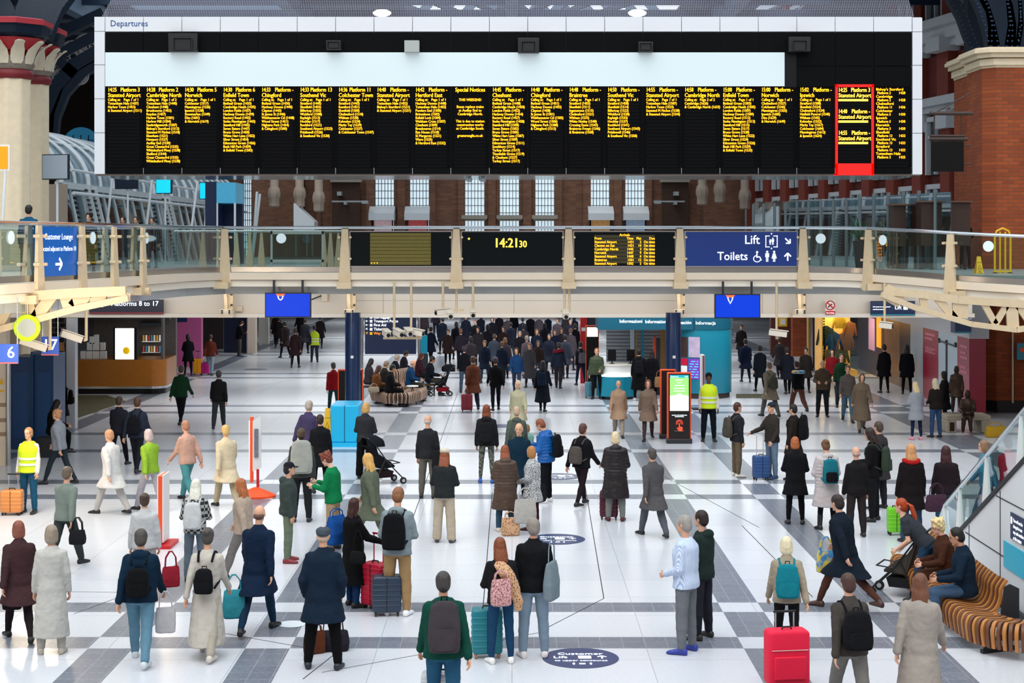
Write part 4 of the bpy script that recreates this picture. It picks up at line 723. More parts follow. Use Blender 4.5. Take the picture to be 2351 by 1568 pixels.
# ---------------------------------------------------------------- lower hall, left
for k, (px, D, lb) in enumerate(((806, 44.4, 'tall navy blue column at left under the walkway'), (1550, 44.4, 'tall navy blue column at right behind the orange kiosk'))):
    t = thing('blue_column', lb, 'column', (X(px, D), D+.5, 0), group='navy blue columns'); r = .22
    mb = MB(); mb.cyl((0, 0, 0), (0, 0, 3.4), r, n=32); mb.build('shaft', mat('column_navy', '0f2c54', .25, coat=.5), t)
    mb = MB(); mb.cyl((0, 0, 0), (0, 0, .1), r+.12, n=32); mb.build('base', STEEL, t)
    mb = MB(); mb.box(-.04, .04, -r-.01, -r+.02, 2.1, 2.18); mb.build('label', WHITE, t)
D = 41.5; t = thing('cyan_plinth_box', 'bright cyan box wrapped round the foot of the left blue column', 'box', (X(796, 42), 42.2, 0)); mb = MB(); hw = .37
mb.box(-hw, hw, -.75, .55, .12, 1.1); mb.build('body', mat('cyan', '0cb4e6', .4), t, .03); mb = MB(); mb.box(-hw-.02, hw+.02, -.77, .57, 0, .12); mb.build('skirt', mat('cyan', '0cb4e6', .4), t); mb = MB(); mb.box(-.006, .006, -.762, -.74, .1, 1.1); mb.build('seam', BLACK, t)
t = thing('totem_pair', 'black advertising totem with orange edge behind the left blue column', 'totem', (X(804, 47), 47, 0)); s = 47/F
mb = MB(); mb.box(-27*s, 28*s, 0, .2, .0, Z(850, 47)); mb.build('panel', BLACK, t, .01); mb = MB()
for a in (-28, 27): mb.box(a*s, (a+2)*s, -.02, .22, 0, Z(849, 47))
mb.box(-28*s, 29*s, -.02, .22, Z(851, 47), Z(848, 47)); mb.build('edge', ORANGE, t)
# left block: shutters, blue cabinet
t = thing('blue_cabinet', 'dark blue panelled cabinet block at the left edge', 'cabinet', (X(70, 41), 41, 0)); s = 41/F
mb = MB(); mb.box(-47*s, 0*s, 0, 1.2, 0, Z(820, 41)); mb.box(5*s, 50*s, .1, 1.2, 0, Z(815, 41)); mb.box(0, 5*s, 0, 1.2, 0, Z(808, 41)); mb.build('body', mat('cabinet_blue', '16406e', .4, noise=.15), t, .01)
mb = MB(); mb.box(-40*s, -6*s, -.01, .01, .3, 2.0); mb.box(12*s, 44*s, .09, .11, .3, 2.0); mb.build('door_panel', mat('cabinet_blue_b', '1b4a80', .4), t)
t = thing('cream_hoarding', 'tall cream panel with stacked stripes at the far left edge', 'panel', (X(0, 38), 38, 0)); s = 38/F
mb = MB(); mb.box(-60*s, 14*s, 0, .3, 0, Z(730, 38)); mb.build('board', CREAM, t); mb = MB()
for y in (925, 960, 992): mb.box(-60*s, 14*s, -.01, 0, Z(y+9, 38), Z(y, 38))
mb.build('stripe', mat('tan_stripe', 'a58c78', .6), t); mb = MB(); mb.cyl((19*s, 0, 0), (19*s, 0, Z(800, 38)), .06); mb.build('edge_tube', STEEL, t)
mb = MB(); mb.prism([(-2*s, Z(882, 38)), (9*s, Z(882, 38)), (4*s, Z(866, 38))], flat(-.01), 0, -.004); mb.box(-2*s, 9*s, -.012, 0, Z(900, 38), Z(895, 38)); mb.build('warning_mark', YEL, t)
t = thing('ring_sign', 'grey round sign with lime green rim at left', 'sign', (X(62, 33), 33, Z(775, 33))); s = 33/F
mb = MB(); mb.prism(circ(0, 22*s, 24*s, 32), flat(0), 0, .06); mb.build('disc', mat('disc_grey', 'b3b6b2', .5), t); mb = MB(); mb.tube([(26*s*cos(a), 0, 22*s+26*s*sin(a)) for a in [2*pi*i/36 for i in range(37)]], .045, 8); mb.build('rim', mat('lime', 'b4f010', .5, emit=.5), t)
mb = MB(); mb.cyl((0, 0.03, 48*s), (0, .03, 4.3-t.location.z), .02); mb.build('hanger', STEEL, t)
for x0, x1, y0, y1, tx, lb in ((-10, 41, 790, 835, '6', 'hanging blue platform sign with number 6'), (95, 134, 773, 816, '17', 'hanging blue platform sign with number 17 behind the camera')):
    D = 32.2 if tx == '6' else 34.6; t, hw, h, s = sign('platform_number_sign', lb, x0, x1, y0, y1, D, mat('mid_blue', '3d62c4', .5, emit=.15)); mb = MB(); mb.text(tx, hw*.35 if tx == '6' else 0, h*.3, .34, 1, -.006, 'c', bold=.01); mb.build('lettering', WLET, t)
    mb = MB(); mb.box(-hw, hw, -.01, 0, 0, .03); mb.build('red_stripe', mat('soft_red', 'd86a70', .5), t); mb = MB(); [mb.cyl((q*hw*.9, .03, h), (q*hw*.9, .03, 4.3-t.location.z), .012) for q in (-1, 1)]; mb.build('hanger_wire', STEEL, t)
# food counter
D = 55.7; t = thing('food_counter', 'mustard panelled kiosk counter with white cups and a lit screen', 'counter', (X(270, D), D, 0)); s = D/F; q = lambda x: (x-270)*s; zz = lambda y: Z(y, D)
cv = [(q(172), .6), (q(176), .0)]+[(q(345)-0+.5*sin(a), .5-.5*cos(a)) for a in [R(15*i) for i in range(7)]]+[(q(372), 2.4), (q(172), 2.4)]
mb = MB(); mb.prism(cv, lambda u, v, w: (u, v, w), .28, zz(826)); mb.build('front', mat('mustard', '9a5a0c', .3, noise=.15), t)
mb = MB(); mb.prism(cv, lambda u, v, w: (u*1.01, v-.03, w), .2, .28); mb.build('metal_trim', STEEL, t); mb = MB(); mb.prism(cv, lambda u, v, w: (u*.97, v+.1, w), 0, .2); mb.build('plinth', BLACK, t)
mb = MB(); mb.box(q(176), q(372), 2.3, 2.5, .28, 3.1); mb.box(q(366), q(371), .3, .5, .2, 3.1); mb.build('back_wall', mat('kiosk_dark', '55504c', .6, noise=.3), t)
mb = MB(); mb.box(q(262), q(308), .02, .15, zz(825), zz(754)); mb.build('menu_screen', mat('white_screen', 'f4f7fa', .3, emit=1.0), t); mb = MB(); mb.ell((q(290), 0, zz(805)), (.12, .03, .13)); mb.build('screen_fruit', mat('lemon', 'e8b800', .5, emit=.5), t); mb = MB(); mb.box(q(260), q(264), 0, .17, zz(826), zz(752)); mb.box(q(308), q(314), 0, .17, zz(826), zz(752)); mb.build('screen_edge', BLACK, t)
n = 0
for (x, y, w) in ((183, 826, 12), (197, 826, 14), (213, 826, 16), (229, 826, 14), (198, 806, 12), (213, 806, 15), (204, 792, 12), (228, 806, 10), (213, 788, 9)):
    mb = MB(); mb.box(-w/2*s, w/2*s, -.1, .1, 0, 18*s); n += 1
    tag(mb.build('takeaway_box', WHITE, bevel=.01, loc=(X(x, D), D+.5, zz(y))), 'white takeaway box in the stack on the mustard kiosk counter', 'box', 'white boxes on the kiosk counter')
t = thing('snack_display', 'open lit snack cabinet with drinks beside the mustard kiosk', 'display cabinet', (X(340, 57.5), 57.5, 0)); s = 57.5/F
mb = MB(); mb.box(-20*s, 25*s, 0, 1, 0, .9); mb.box(-20*s, 25*s, .9, 1, .9, 2.3); mb.box(-20*s, 25*s, 0, 1, 2.3, 2.45); mb.build('cabinet', DSTEEL, t, .01); k = 0
for z in (.95, 1.35, 1.75):
    mb = MB(); mb.box(-19*s, 24*s, .3, .9, z-.03, z); mb.build('shelf', STEEL, t)
    for j in range(7): mb = MB(); mb.cyl((-.26+j*.1, .4, z), (-.26+j*.1, .4, z+.22), .035, .03, 8); tag(mb.build('bottle', mat('drink_%d' % ((j*2+k) % 5), ('e8e0d0', 'c84a30', 'd8a020', '4a90b0', 'f4f4f4')[(j*2+k) % 5], .3, emit=.25), loc=(t.location.x, t.location.y, 0)), 'small bottle on the lit shelves of the snack cabinet', 'bottle', 'bottles in the snack cabinet')  # bottles glow a little in place of shelf lighting inside the cabinet
    k += 1
mb = MB()
for j in range(26): mb.box(*(lambda a, b: (a, a+.09, b, b+.06, .45+.02*(j % 3)+b*.1, .58+.1*(j % 2)))(-.3+.055*(j % 13)-.0, -.25+.12*(j//13)))
tag(mb.build('snack_packets', mat('packets', '8c7868', .4, noise=.9, nscale=12), loc=(t.location.x, t.location.y, 0)), 'heap of wrapped snacks along the front of the snack cabinet', 'snacks', kind='stuff')
def block(name, lb, x0, x1, y0, D, m, cat, th=.4, z1=3.2, parts=()):
    t = thing(name, lb, cat, (X((x0+x1)/2, D), D, 0)); s = D/F; hw = (x1-x0)/2*s
    mb = MB(); mb.box(-hw, hw, 0, th, 0, z1); mb.build('panel', m, t); return t, hw, s
t, hw, s = block('pink_hoarding', 'pink wall panel behind the snack cabinet', 387, 462, 0, 68, mat('pink', 'cc5f98', .4, noise=.06), 'panel', z1=3.1)
mb = MB(); mb.box(-.6, .1, -.06, 0, Z(739, 68), Z(726, 68)); mb.build('blue_sign', SIGNNAVY, t); mb = MB(); mb.box(-hw-.25, -hw, -.1, .1, 0, 3.1); mb.build('dark_edge', BLACK, t)
t, hw, s = block('shop_wall_panel', 'navy shop panel behind the standing man with a phone', 514, 566, 0, 76.5, mat('navy_gloss', '0b1a38', .25), 'panel')
t, hw, s = block('pale_pillar', 'pale pillar at the end of the left shops', 568, 587, 0, 76, mat('pillar_beige', 'cbb8a8', .5), 'pillar')
t, hw, s = block('white_pillar', 'white pillar with yellow stripe beyond the left shops', 594, 616, 0, 83, mat('pillar_white', 'd8d4cc', .5), 'pillar'); mb = MB(); mb.box(-hw-.5, -hw-.3, 0, .1, 0, 3.1); mb.build('yellow_stripe', YEL, t)
t, hw, s = block('dark_shopfront', 'dark shopfront between the pink wall and the navy panel', 463, 513, 0, 79, mat('dark_shop', '2a2226', .4, noise=.5, nscale=2, emit=.05), 'shopfront')
t, hw, s = block('grey_shop_column', 'narrow grey column beside the blue cabinet', 152, 172, 0, 45.5, mat('column_grey', 'b9bcc4', .4), 'column', th=.3); mb = MB(); mb.box(-hw-.03, -hw, -.02, .3, 0, 3.2); mb.build('bronze_edge', BRONZE, t)
t, hw, s = block('tiled_shop_wall', 'black tiled wall with a wood notice between cabinet and column', 118, 154, 0, 47, brick('black_tile', '1a1a1c', '222225', '8a8580', bw=.3, bh=.15, ms=.012), 'wall panel', th=.3); mb = MB(); mb.box(-.15, .15, -.02, 0, 2.15, 2.4); mb.build('notice', mat('notice_wood', 'a06a3c', .6), t)
for k, (x0, x1, y0, y1, D) in enumerate(((178, 290, 904, 955, 0), (1690, 1760, 905, 914, 0))):
    t = MB(); 
    if k == 0: p = [G(178, 908), G(245, 908), G(290, 922), G(178, 960)]
    else: p = [G(1690, 905), G(1762, 905), G(1768, 914), G(1690, 914)]
    t.add([(a, b, .012) for a, b in p]+[(a, b, .0) for a, b in p], [(0, 1, 2, 3), (4, 7, 6, 5), (0, 4, 5, 1), (1, 5, 6, 2), (2, 6, 7, 3), (3, 7, 4, 0)])
    tag(t.build('tactile_mat', brick('mat_yellow_%d' % k, '8a7a28', '6e6420', '3a3828', bw=.12, bh=.12, ms=.03, axis='XY')), ('olive ribbed mat in front of the mustard kiosk', 'small yellow striped mat right of the teal drum')[k], 'mat')
# shop bulkhead above left shops
mb = MB(); mb.box(-22, X(375, 56), 57, 57.3, 2.6, 3.6); tag(mb.build('shop_bulkhead', mat('bulkhead_dark', '3a3430', .6, noise=.3)), 'dark bulkhead over the mustard kiosk', 'bulkhead')

# directory sign
D = 60; t, hw, h, s = sign('directory_sign', 'big navy directory sign listing left luggage, police, first aid and tickets', 838, 955, 700, 813, D, SIGNNAVY, th=.12)
mb = MB(); m2 = MB(); m2.mi = 0
for k, (tx, y) in enumerate((('Left luggage', 731), ('Transport Police', 740), ('First Aid', 749), ('Tickets', 758.5))):
    mb.text(tx, (858-896.5)*s, (813-y)*s, .145, .95, -.006, bold=.01); mb.box((849-896.5)*s, (855-896.5)*s, -.006, 0, (813-y-.5)*s, (819-y-.5)*s); arrow(mb, (842.5-896.5)*s, (816-y)*s, .1, pi if k < 3 else pi*.75, flat(-.006))
mb.build('lettering', WLET, t); mb = MB(); mb.text('Way out', (858-896.5)*s, (813-768)*s, .145, .95, -.006, bold=.01); mb.box((849-896.5)*s, (855-896.5)*s, -.006, 0, (813-768.5)*s, (819-768.5)*s); arrow(mb, (842.5-896.5)*s, (816-768)*s, .1, pi/2, flat(-.006)); mb.build('yellow_lettering', mat('yellow_letter', 'f5b51c', .5, emit=.6), t)
mb = MB(); [mb.cyl((x, .05, -Z(813, D)), (x, .05, h), .05) for x in (-hw-.12, hw+.12)]; mb.build('pole', STEEL, t)
t, hw, h, s = sign('teal_panel_sign', 'small teal panel beside the navy directory sign', 965, 981, 770, 812, 62, TEAL); mb = MB(); mb.box(-hw-.03, hw+.03, .0, .05, -.95, 0); mb.build('stand', DSTEEL, t)

# ---------------------------------------------------------------- information point
D = 54; t = thing('information_point', 'teal information point with curved drum wall and header lettering', 'information desk', (X(1622, D), D, 0)); s = D/F; q = lambda x: (x-1622)*s
mb = MB(); r = 66*s; mb.lathe([(r*.99, .18), (r, .2), (r, Z(757, D)), ], (0, r, 0), n=64); mb.build('drum', TEAL, t)
mb = MB(); mb.lathe([(r*.94, 0), (r*.94, .2)], (0, r, 0), n=64); mb.build('drum_base', mat('base_brown', '3b322e', .5), t)
mb = MB(); mb.lathe([(r+.04, Z(757, D)), (r+.05, 3.6), ], (0, r, 0), n=64); mb.box(q(1374), q(1592), .0, 2.0, Z(757, D), 3.6); mb.build('header', mat('header_teal', '0a5a72', .35), t)
mb = MB(); mb.text('Informazioni', q(1422), Z(741, D), .165, .95, -.01, bold=.012); mb.text('Information', q(1481), Z(742, D), .165, .95, -.01, bold=.012)
def drumtext(tx, x, y): 
    a0 = math.asin(max(-1, min(1, q(x)/(r+.06)))); mb.text(tx, 0, 0, .165, .95, 0, fn=lambda u, v: ((r+.06)*sin(a0+u/r), r-(r+.06)*cos(a0+u/r), Z(y, D)+v), bold=.012)
mb.text('Información', q(1587), Z(744, D), .165, .95, -.01, 'r', bold=.012); drumtext('Informacja', 1597, 745); mb.build('lettering', WLET, t)
ps = thing
for k, (x0, x1, y0, y1, c) in enumerate(((1558, 1579, 775, 821, '3a2a26'), (1582, 1607, 774, 821, 'b0a0b8'), (1558, 1579, 824, 840, 'c4123a'), (1582, 1607, 824, 871, '7a3ab8'), (1558, 1579, 841, 856, 'f0f0f0'))):
    mb = MB(); n = 6
    def dp(x, y, e): a = math.asin(q(x)/(r+e)); return ((r+e)*sin(a), r-(r+e)*cos(a), Z(y, D))
    for i in range(n): xa = x0+(x1-x0)*i/n; xb = x0+(x1-x0)*(i+1)/n; mb.quad(dp(xa, y1, .03), dp(xb, y1, .03), dp(xb, y0, .03), dp(xa, y0, .03))
    if c == '7a3ab8':
        mb.mi = 1
        for j in range(7):
            for i in range(n): 
                if (i+j) % 4: xa = x0+2+(x1-x0-6)*i/n; xb = xa+3.4; y = 829+j*6; mb.quad(dp(xa, y+2.4, .04), dp(xb, y+2.4, .04), dp(xb, y, .04), dp(xa, y, .04))
    mb.build('poster', [mat('poster_'+c, c, .3, noise=.5 if k < 2 else 0, nscale=4, emit=.3), mat('poster_cyan', '58c8f0', .4, emit=.5)], t)
t = thing('information_counter', 'curved teal and white counter below the information header', 'counter', (X(1418, 53.5), 53.5, 0)); s = 53.5/F
mb = MB(); mb.lathe([(44*s, .08), (46*s, .1), (44*s, .78)], (0, .9, 0), n=48); mb.build('front', TEAL, t); mb = MB(); mb.lathe([(44.5*s, .78), (44.5*s, .84)], (0, .9, 0), n=48); mb.build('light_strip', mat('strip_light', 'ffffff', .4, emit=1.5), t)
mb = MB(); mb.lathe([(38*s, .84), (40*s, 1.15)], (0, .9, 0), n=48); mb.build('upper_front', WHITE, t); mb = MB(); mb.lathe([(42*s, 1.15), (42*s, 1.2)], (0, .9, 0), n=48); mb.build('top', mat('counter_top', 'e2dccf', .3), t); mb = MB(); mb.lathe([(41*s, 0), (41*s, .08)], (0, .9, 0), n=32); mb.build('plinth', DSTEEL, t)
for k, x in enumerate((1406, 1449)):
    tt = thing('desk_screen', ('black desk screen on the left of the information counter', 'black desk screen on the right of the information counter')[k], 'monitor', (X(x, 54), 54.2, 1.2)); mb = MB(); mb.box(-.14, .14, -.02, .03, .1, .5); mb.build('display', BLACK, tt, .01); mb = MB(); mb.box(-.02, .02, 0, .03, 0, .1); mb.box(-.08, .08, -.05, .08, 0, .02); mb.build('stand', BLACK, tt)
mb = MB(); 
for i in range(24): z = i*.13; mb.prism([(0, z), (-.04, z+.03), (-.04, z+.1), (0, z+.13)], lambda u, v, w: (w, 58+u, v), X(1392, 58), X(1532, 58))
tag(mb.build('roller_shutter', mat('shutter_grey', 'a9adb2', .35, .6)), 'grey slatted roller shutter behind the information counter', 'shutter')
for k, (x, c, w) in enumerate(((1461, 'b08850', 4), (1476, '1fa0c0', 5), (1452, 'c8d8e0', 8), (1524, 'b8864c', 16))):
    mb = MB(); mb.box(X(x-w/2, 57), X(x+w/2, 57), 57, 57.2, 0, 3.1); tag(mb.build('shop_post', mat('post_'+c, c, .4)), ('tan post before the roller shutter', 'bright teal post before the roller shutter', 'pale glass post before the roller shutter', 'wide timber door post right of the roller shutter')[k], 'post')
t = thing('ticket_kiosk', 'far orange edged kiosk with a lit white screen by the red panel', 'kiosk', (X(1360, 58), 58, 0)); s = 58/F
mb = MB(); mb.box(-14*s, 14*s, 0, .3, 0, Z(750, 58)); mb.build('body', BLACK, t, .01); mb = MB(); mb.box(-15*s, 15*s, .01, .29, .0, Z(749, 58)+.02); mb.build('edge', ORANGE, t, .01); mb = MB(); mb.box(-12.5*s, 12.5*s, -.01, 0, Z(773, 58), Z(751.5, 58)); mb.build('screen', mat('screen_cream', 'fff6ea', .3, emit=1.2), t)
t = thing('red_totem', 'red totem with small white notices left of the information header', 'totem', (X(1340, 60), 60, 0)); s = 60/F; mb = MB(); mb.box(-7*s, 8*s, 0, .4, 0, 3.3); mb.build('body', REDM, t); mb = MB(); mb.box(-5*s, 5*s, -.01, 0, Z(760, 60), Z(752, 60)); mb.build('notice', WHITE, t)
mb = MB(); mb.box(X(1347, 60), X(1376, 60), 60.2, 60.4, Z(750, 60), 3.3); tag(mb.build('dark_header', mat('header_slate', '252c3c', .4)), 'dark slate header beside the red totem', 'sign')
t = thing('orange_kiosk_post', 'slim orange kiosk seen behind the black coated people', 'kiosk', (X(1508, 55.5), 55.5, 0)); s = 55.5/F; mb = MB(); mb.box(-7*s, -2*s, 0, .3, 0, Z(774, 55.5)); mb.build('edge', ORANGE, t); mb = MB(); mb.box(-2*s, 8*s, 0, .3, 0, Z(776, 55.5)); mb.build('body', mat('kiosk_slate', '2b2c3a', .4), t)
# touch kiosks
for k, (x0, x1, y0, y1) in enumerate(((1532, 1587, 855, 1018), (1516, 1552, 848, 1009))):
    D = gd(y1) if k == 0 else 43.2; t = thing('touch_kiosk', ('black touch screen kiosk with orange shell and green and white screen', 'rear orange edged kiosk just behind the touch screen kiosk')[k], 'kiosk', (X((x0+x1)/2, D), D, 0)); s = D/F; hw = (x1-x0)/2*s; h = Z(y0, D)
    mb = MB(); mb.box(-hw, hw, .0, .16, .12, h); mb.build('shell', ORANGE, t, .02); mb = MB(); mb.box(-hw+.035, hw-.035, -.012, .01, .14, h-.035); mb.build('face', mat('kiosk_black', '1a1311', .3), t); mb = MB(); mb.box(-hw-.02, hw+.02, -.08, .25, 0, .13); mb.build('foot', DSTEEL, t, .02)
    if k == 0:
        a, b = -hw+.07, hw-.07; z2 = h-.07; z0 = Z(943, D)
        mb = MB(); mb.box(a, b, -.02, -.012, z0, z2); mb.build('screen', mat('screen_white', 'f2f8f0', .3, emit=1.0), t)
        m_ = z0+(z2-z0)*.42; mb = MB(); mb.prism([(a, m_)]+[(a+(b-a)*i/8, m_+.03*sin(pi*i/8)) for i in range(9)]+[(b, z2-.07), (a, z2-.07)], flat(-.024), 0, .002); mb.build('green_area', mat('screen_green', '8be070', .3, emit=.8), t)
        mb = MB(); mb.box(a, b, -.024, -.02, z2-.07, z2); mb.build('screen_header', mat('screen_teal', '1ba6b8', .3, emit=.6), t)
        mb = MB(); mb.text('Departures', a+.02, z2-.055, .045, 1, -.03, bold=.01); mb.text('14:21', b-.02, z2-.055, .045, 1, -.03, 'r', bold=.01)
        for i, w in enumerate((.2, .1, .26, .3, .3, .1)): z = z2-.14-i*.075; mb.box(-w/2, w/2, -.03, -.026, z, z+.02)
        mb.text('TOUCH THE SCREEN FOR', 0, z0-.13, .035, 1, -.02, 'c', bold=.02); mb.text('INFORMATION', 0, z0-.17, .035, 1, -.02, 'c', bold=.02); mb.build('lettering', WLET, t)
        mb = MB(); zc = z0-.33
        for rr in (.05, .085): mb.tube([(rr*cos(a_), -.02, zc+rr*sin(a_)) for a_ in [R(-30+20*i) for i in range(13)]], .009, 6)
        mb.prism([(-.015, zc), (.015, zc), (.015, zc-.09), (.09, zc-.11), (.08, zc-.22), (-.01, zc-.22), (-.07, zc-.13), (-.05, zc-.11), (-.015, zc-.14)], flat(-.018), 0, -.006); mb.build('touch_symbol', mat('symbol_orange', 'ff5030', .4, emit=.5), t)
        mb = MB(); mb.text('Transport for London', 0, .33, .03, 1, -.02, 'c') if 0 else mb.box(-.13, .13, -.016, -.012, .33, .35); mb.build('faint_strip', mat('strip_grey', '6b5a54', .5), t)
t = thing('banner_stand', 'tall white and red poster frame in front of the teal drum', 'poster stand', (X(1612, 50.5), 50.5, 0)); s = 50.5/F
mb = MB(); mb.box(-1.5*s, 6*s, 0, .4, .2, Z(815, 50.5)); mb.build('frame', WHITE, t, .01); mb = MB(); mb.box(2*s, 5*s, -.01, .0, .25, Z(817, 50.5)); mb.build('red_stripe', REDM, t); mb = MB(); mb.box(-.3, .3, 0, .5, 0, .04); mb.cyl((.03, .2, 0), (.03, .2, .3), .03); mb.build('foot', DSTEEL, t)

# ---------------------------------------------------------------- lower hall, right
t, hw, s = block('brick_pillar', 'orange brick pillar with yellow framed notice, lower right', 1820, 1856, 0, 74, TB, 'pillar', th=1)
mb = MB(); mb.box(X(1796, 73)-t.location.x, X(1815, 73)-t.location.x, -.1, 0, Z(752, 73), Z(731, 73)); mb.build('notice_frame', YEL, t); mb = MB(); mb.box(X(1800, 73)-t.location.x, X(1811, 73)-t.location.x, -.12, -.1, Z(748, 73), Z(734, 73)); mb.build('notice', WHITE, t)
t, hw, s = block('dark_red_wall', 'dark brick wall left of the orange brick pillar', 1770, 1820, 0, 74.5, mat('dark_red_brick', '4c221a', .8, noise=.3), 'wall panel')
t, hw, s = block('timber_panel', 'pale timber panel right of the orange brick pillar', 1856, 1866, 0, 72, mat('timber_pale', 'b8925c', .5, noise=.2), 'panel')
t, hw, s = block('navy_shop_pillar', 'navy gloss pillar left of the lit clothes window', 1866, 1887, 0, 67, mat('navy_gloss', '0b1a38', .25), 'pillar')
D = 63; t = thing('clothes_shop_window', 'warmly lit clothes shop window with garments on display', 'shop window', (X(1927, D), D, 0)); s = D/F; q = lambda x: (x-1927)*s
mb = MB(); WW_ = mat('warm_wall', 'c8964a', .6, emit=.3, noise=.35, nscale=2.5); mb.box(q(1887), q(1969), 1.4, 1.5, .2, 3.1); mb.build('back_wall', WW_, t); mb = MB(); mb.box(q(1887), q(1889), 0, 1.4, .25, 3.1); mb.build('side_wall', WW_, t); mb = MB(); mb.box(q(1887), q(1969), 0, 1.4, .0, .25); mb.build('window_base', WW_, t)
mb = MB()
for i in range(9):
    for j in range(26):
        if (i+j) % 2: mb.box(q(1889)+.02+i*0, q(1893), -.02, .0, .3+j*.11, .38+j*.11)
mb.build('chequer_strip', BLACK, t)
mb = MB(); mb.box(q(1887), q(1969), -.01, .0, .25, 3.1); mb.build('window_pane', GL, t)
l = lamp('shop_spot', 'AREA', (X(1927, D), D+.7, 2.9), (0, 0, 0), 120, (1, .75, .4), 1.2)
for k, (x, z, c, sc) in enumerate(((1903, 1.2, '33403a', 1.25), (1920, 1.0, '2c4f88', 1.2), (1934, 1.9, 'd8a020', .9), (1948, 1.0, 'a07068', 1.2), (1958, 1.6, 'c07048', .9), (1912, .5, '8a7a5a', .9), (1940, .5, '6a6a4a', .9))):
    mb = MB(); mb.loft([[(-.17*sc, -.06, 0), (.17*sc, -.06, 0), (.17*sc, .06, 0), (-.17*sc, .06, 0)], [(-.2*sc, -.07, .55*sc), (.2*sc, -.07, .55*sc), (.2*sc, .07, .55*sc), (-.2*sc, .07, .55*sc)], [(-.05, -.04, .65*sc), (.05, -.04, .65*sc), (.05, .04, .65*sc), (-.05, .04, .65*sc)]]); [mb.cap((e*.2*sc, 0, .5*sc), (e*.3*sc, -.05, .05*sc), .07, .05, 8) for e in (-1, 1)]
    tag(mb.build('garment', cloth(c), loc=(X(x, D), D+.6, z)), ('dark green', 'blue', 'mustard yellow', 'dusty pink', 'rust orange', 'olive tan', 'moss green')[k]+' garment hanging in the lit clothes shop window', 'garment', 'garments in the shop window')
# receding shopfront wall on the right
A2 = Vector((X(1970, 67), 67, 0)); B2 = Vector((X(2226, 48.5), 48.5, 0)); an2 = math.atan2(B2.y-A2.y, B2.x-A2.x); L2 = (B2-A2).length
t = thing('shop_arcade', 'receding dark arcade of shopfronts with grey bulkhead on the lower right', 'shopfront', (A2.x, A2.y, 0), an2)
mb = MB(); mb.box(0, L2, 0, .6, 2.42, 3.9); mb.build('bulkhead', mat('bulkhead_grey', 'a6a8ae', .5), t)
def seg(a, b, c, nm, z0=0, z1=2.42, dp=0, em=0, no=0): mb = MB(); mb.box(a*L2, b*L2, -dp, .5, z0, z1); return mb.build(nm, mat('arc_'+c, c, .3, emit=em, noise=no, nscale=3), t)
seg(0, .12, '0d1830', 'navy_pier'); seg(.12, .3, '241a22', 'shop_glass', no=.6); seg(.13, .2, 'a88cc0', 'purple_poster', 1.0, 2.3, .02, .1); seg(.22, .27, 'e09a20', 'yellow_light', 1.2, 2.4, .02, .5); seg(.3, .45, '5a4438', 'display_window', no=.8, em=.1); seg(.45, .55, '0a1226', 'navy_pier_b'); seg(.55, .66, '9aa6b0', 'grey_panel'); seg(.66, .78, '8c1430', 'crimson_panel', dp=.01); seg(.78, .92, 'a6b4be', 'glass_door'); seg(.92, 1.0, '8c1430', 'crimson_panel', dp=.01)
mb = MB()
for i, y in enumerate((2.2, 2.05, 1.75, 1.68, 1.61)): mb.box(.68*L2, (.76-.02*(i % 2))*L2, -.02, -.01, y, y+(.09 if i < 2 else .04))
for i, y in enumerate((2.1, 1.9, 1.75, 1.45, 1.3)): mb.box(.94*L2, (.99-.01*(i % 2))*L2, -.02, -.01, y, y+.08)
mb.build('faded_lettering', mat('faint_pink', 'b85c70', .5), t)
mb = MB(); mb.box(.84*L2, .848*L2, -.03, 0, .1, 2.1); mb.bar((.79*L2, -.03, 2.12), (.91*L2, -.03, 2.08), .04); [mb.box(x*L2-.08, x*L2+.08, -.05, 0, 2.05, 2.2) for x in (.79, .845, .91)]; mb.build('door_fitting', DSTEEL, t)
t, hw, h, s = sign('navy_corner_sign', 'navy hanging sign at the top of the right brick pier', 2193, 2230, 720, 765, 48.2, SIGNNAVY, th=.5); mb = MB(); mb.text('Lift to underground', -hw+.05, h*.7, .07, .8, -.006); mb.text('to Central', -hw+.05, h*.58, .07, .8, -.006); mb.build('lettering', WLET, t); mb = MB(); mb.box(-hw, hw, -.01, 0, 0, .05); mb.build('teal_stripe', TEAL, t)
t, hw, h, s = sign('teal_notice', 'small teal notice on the right brick pier', 2335, 2362, 788, 826, 49.5, TEAL); mb = MB(); mb.prism(circ(-.02, h*.6, .08, 16), flat(-.01), 0, -.004); mb.build('orange_dot', ORANGE, t)
for k, (x, y) in enumerate(((2234, 870), (2233, 488))):
    mb = MB(); mb.box(-.05, .05, 0, .08, 0, .25); tag(mb.build('fire_switch', mat('switch_blue', '6a8fb8', .5), loc=(X(2240, 53.9), 53.93, Z(y, 53.9))), ('small blue switch box low on the narrow brick pier', 'small blue switch box high on the narrow brick pier')[k], 'switch')
t = thing('drain_pipe', 'thin pale pipe running down the broad right brick pier', 'pipe', (X(2325, 49.8), 49.8, 0)); mb = MB(); mb.cyl((0, 0, .3), (0, 0, Z(755, 49.8)), .03); mb.build('tube', CREAM, t)
# bronze figures on plinth (plain generic figures)
t = thing('stone_plinth', 'low pale stone plinth bench beneath the bronze figures', 'plinth', (X(2225, 44.5), 44.5, 0)); mb = MB(); mb.box(-.62, .62, 0, .8, .35, .5); mb.box(-.62, -.35, 0, .8, 0, .35); mb.box(.35, .62, 0, .8, 0, .35); mb.build('slab', mat('plinth_stone', 'a79c8a', .8, noise=.2), t, .02)
mb = MB(); mb.box(-.55, -.42, -.01, 0, .05, .3); mb.build('plaque', BRONZE, t)

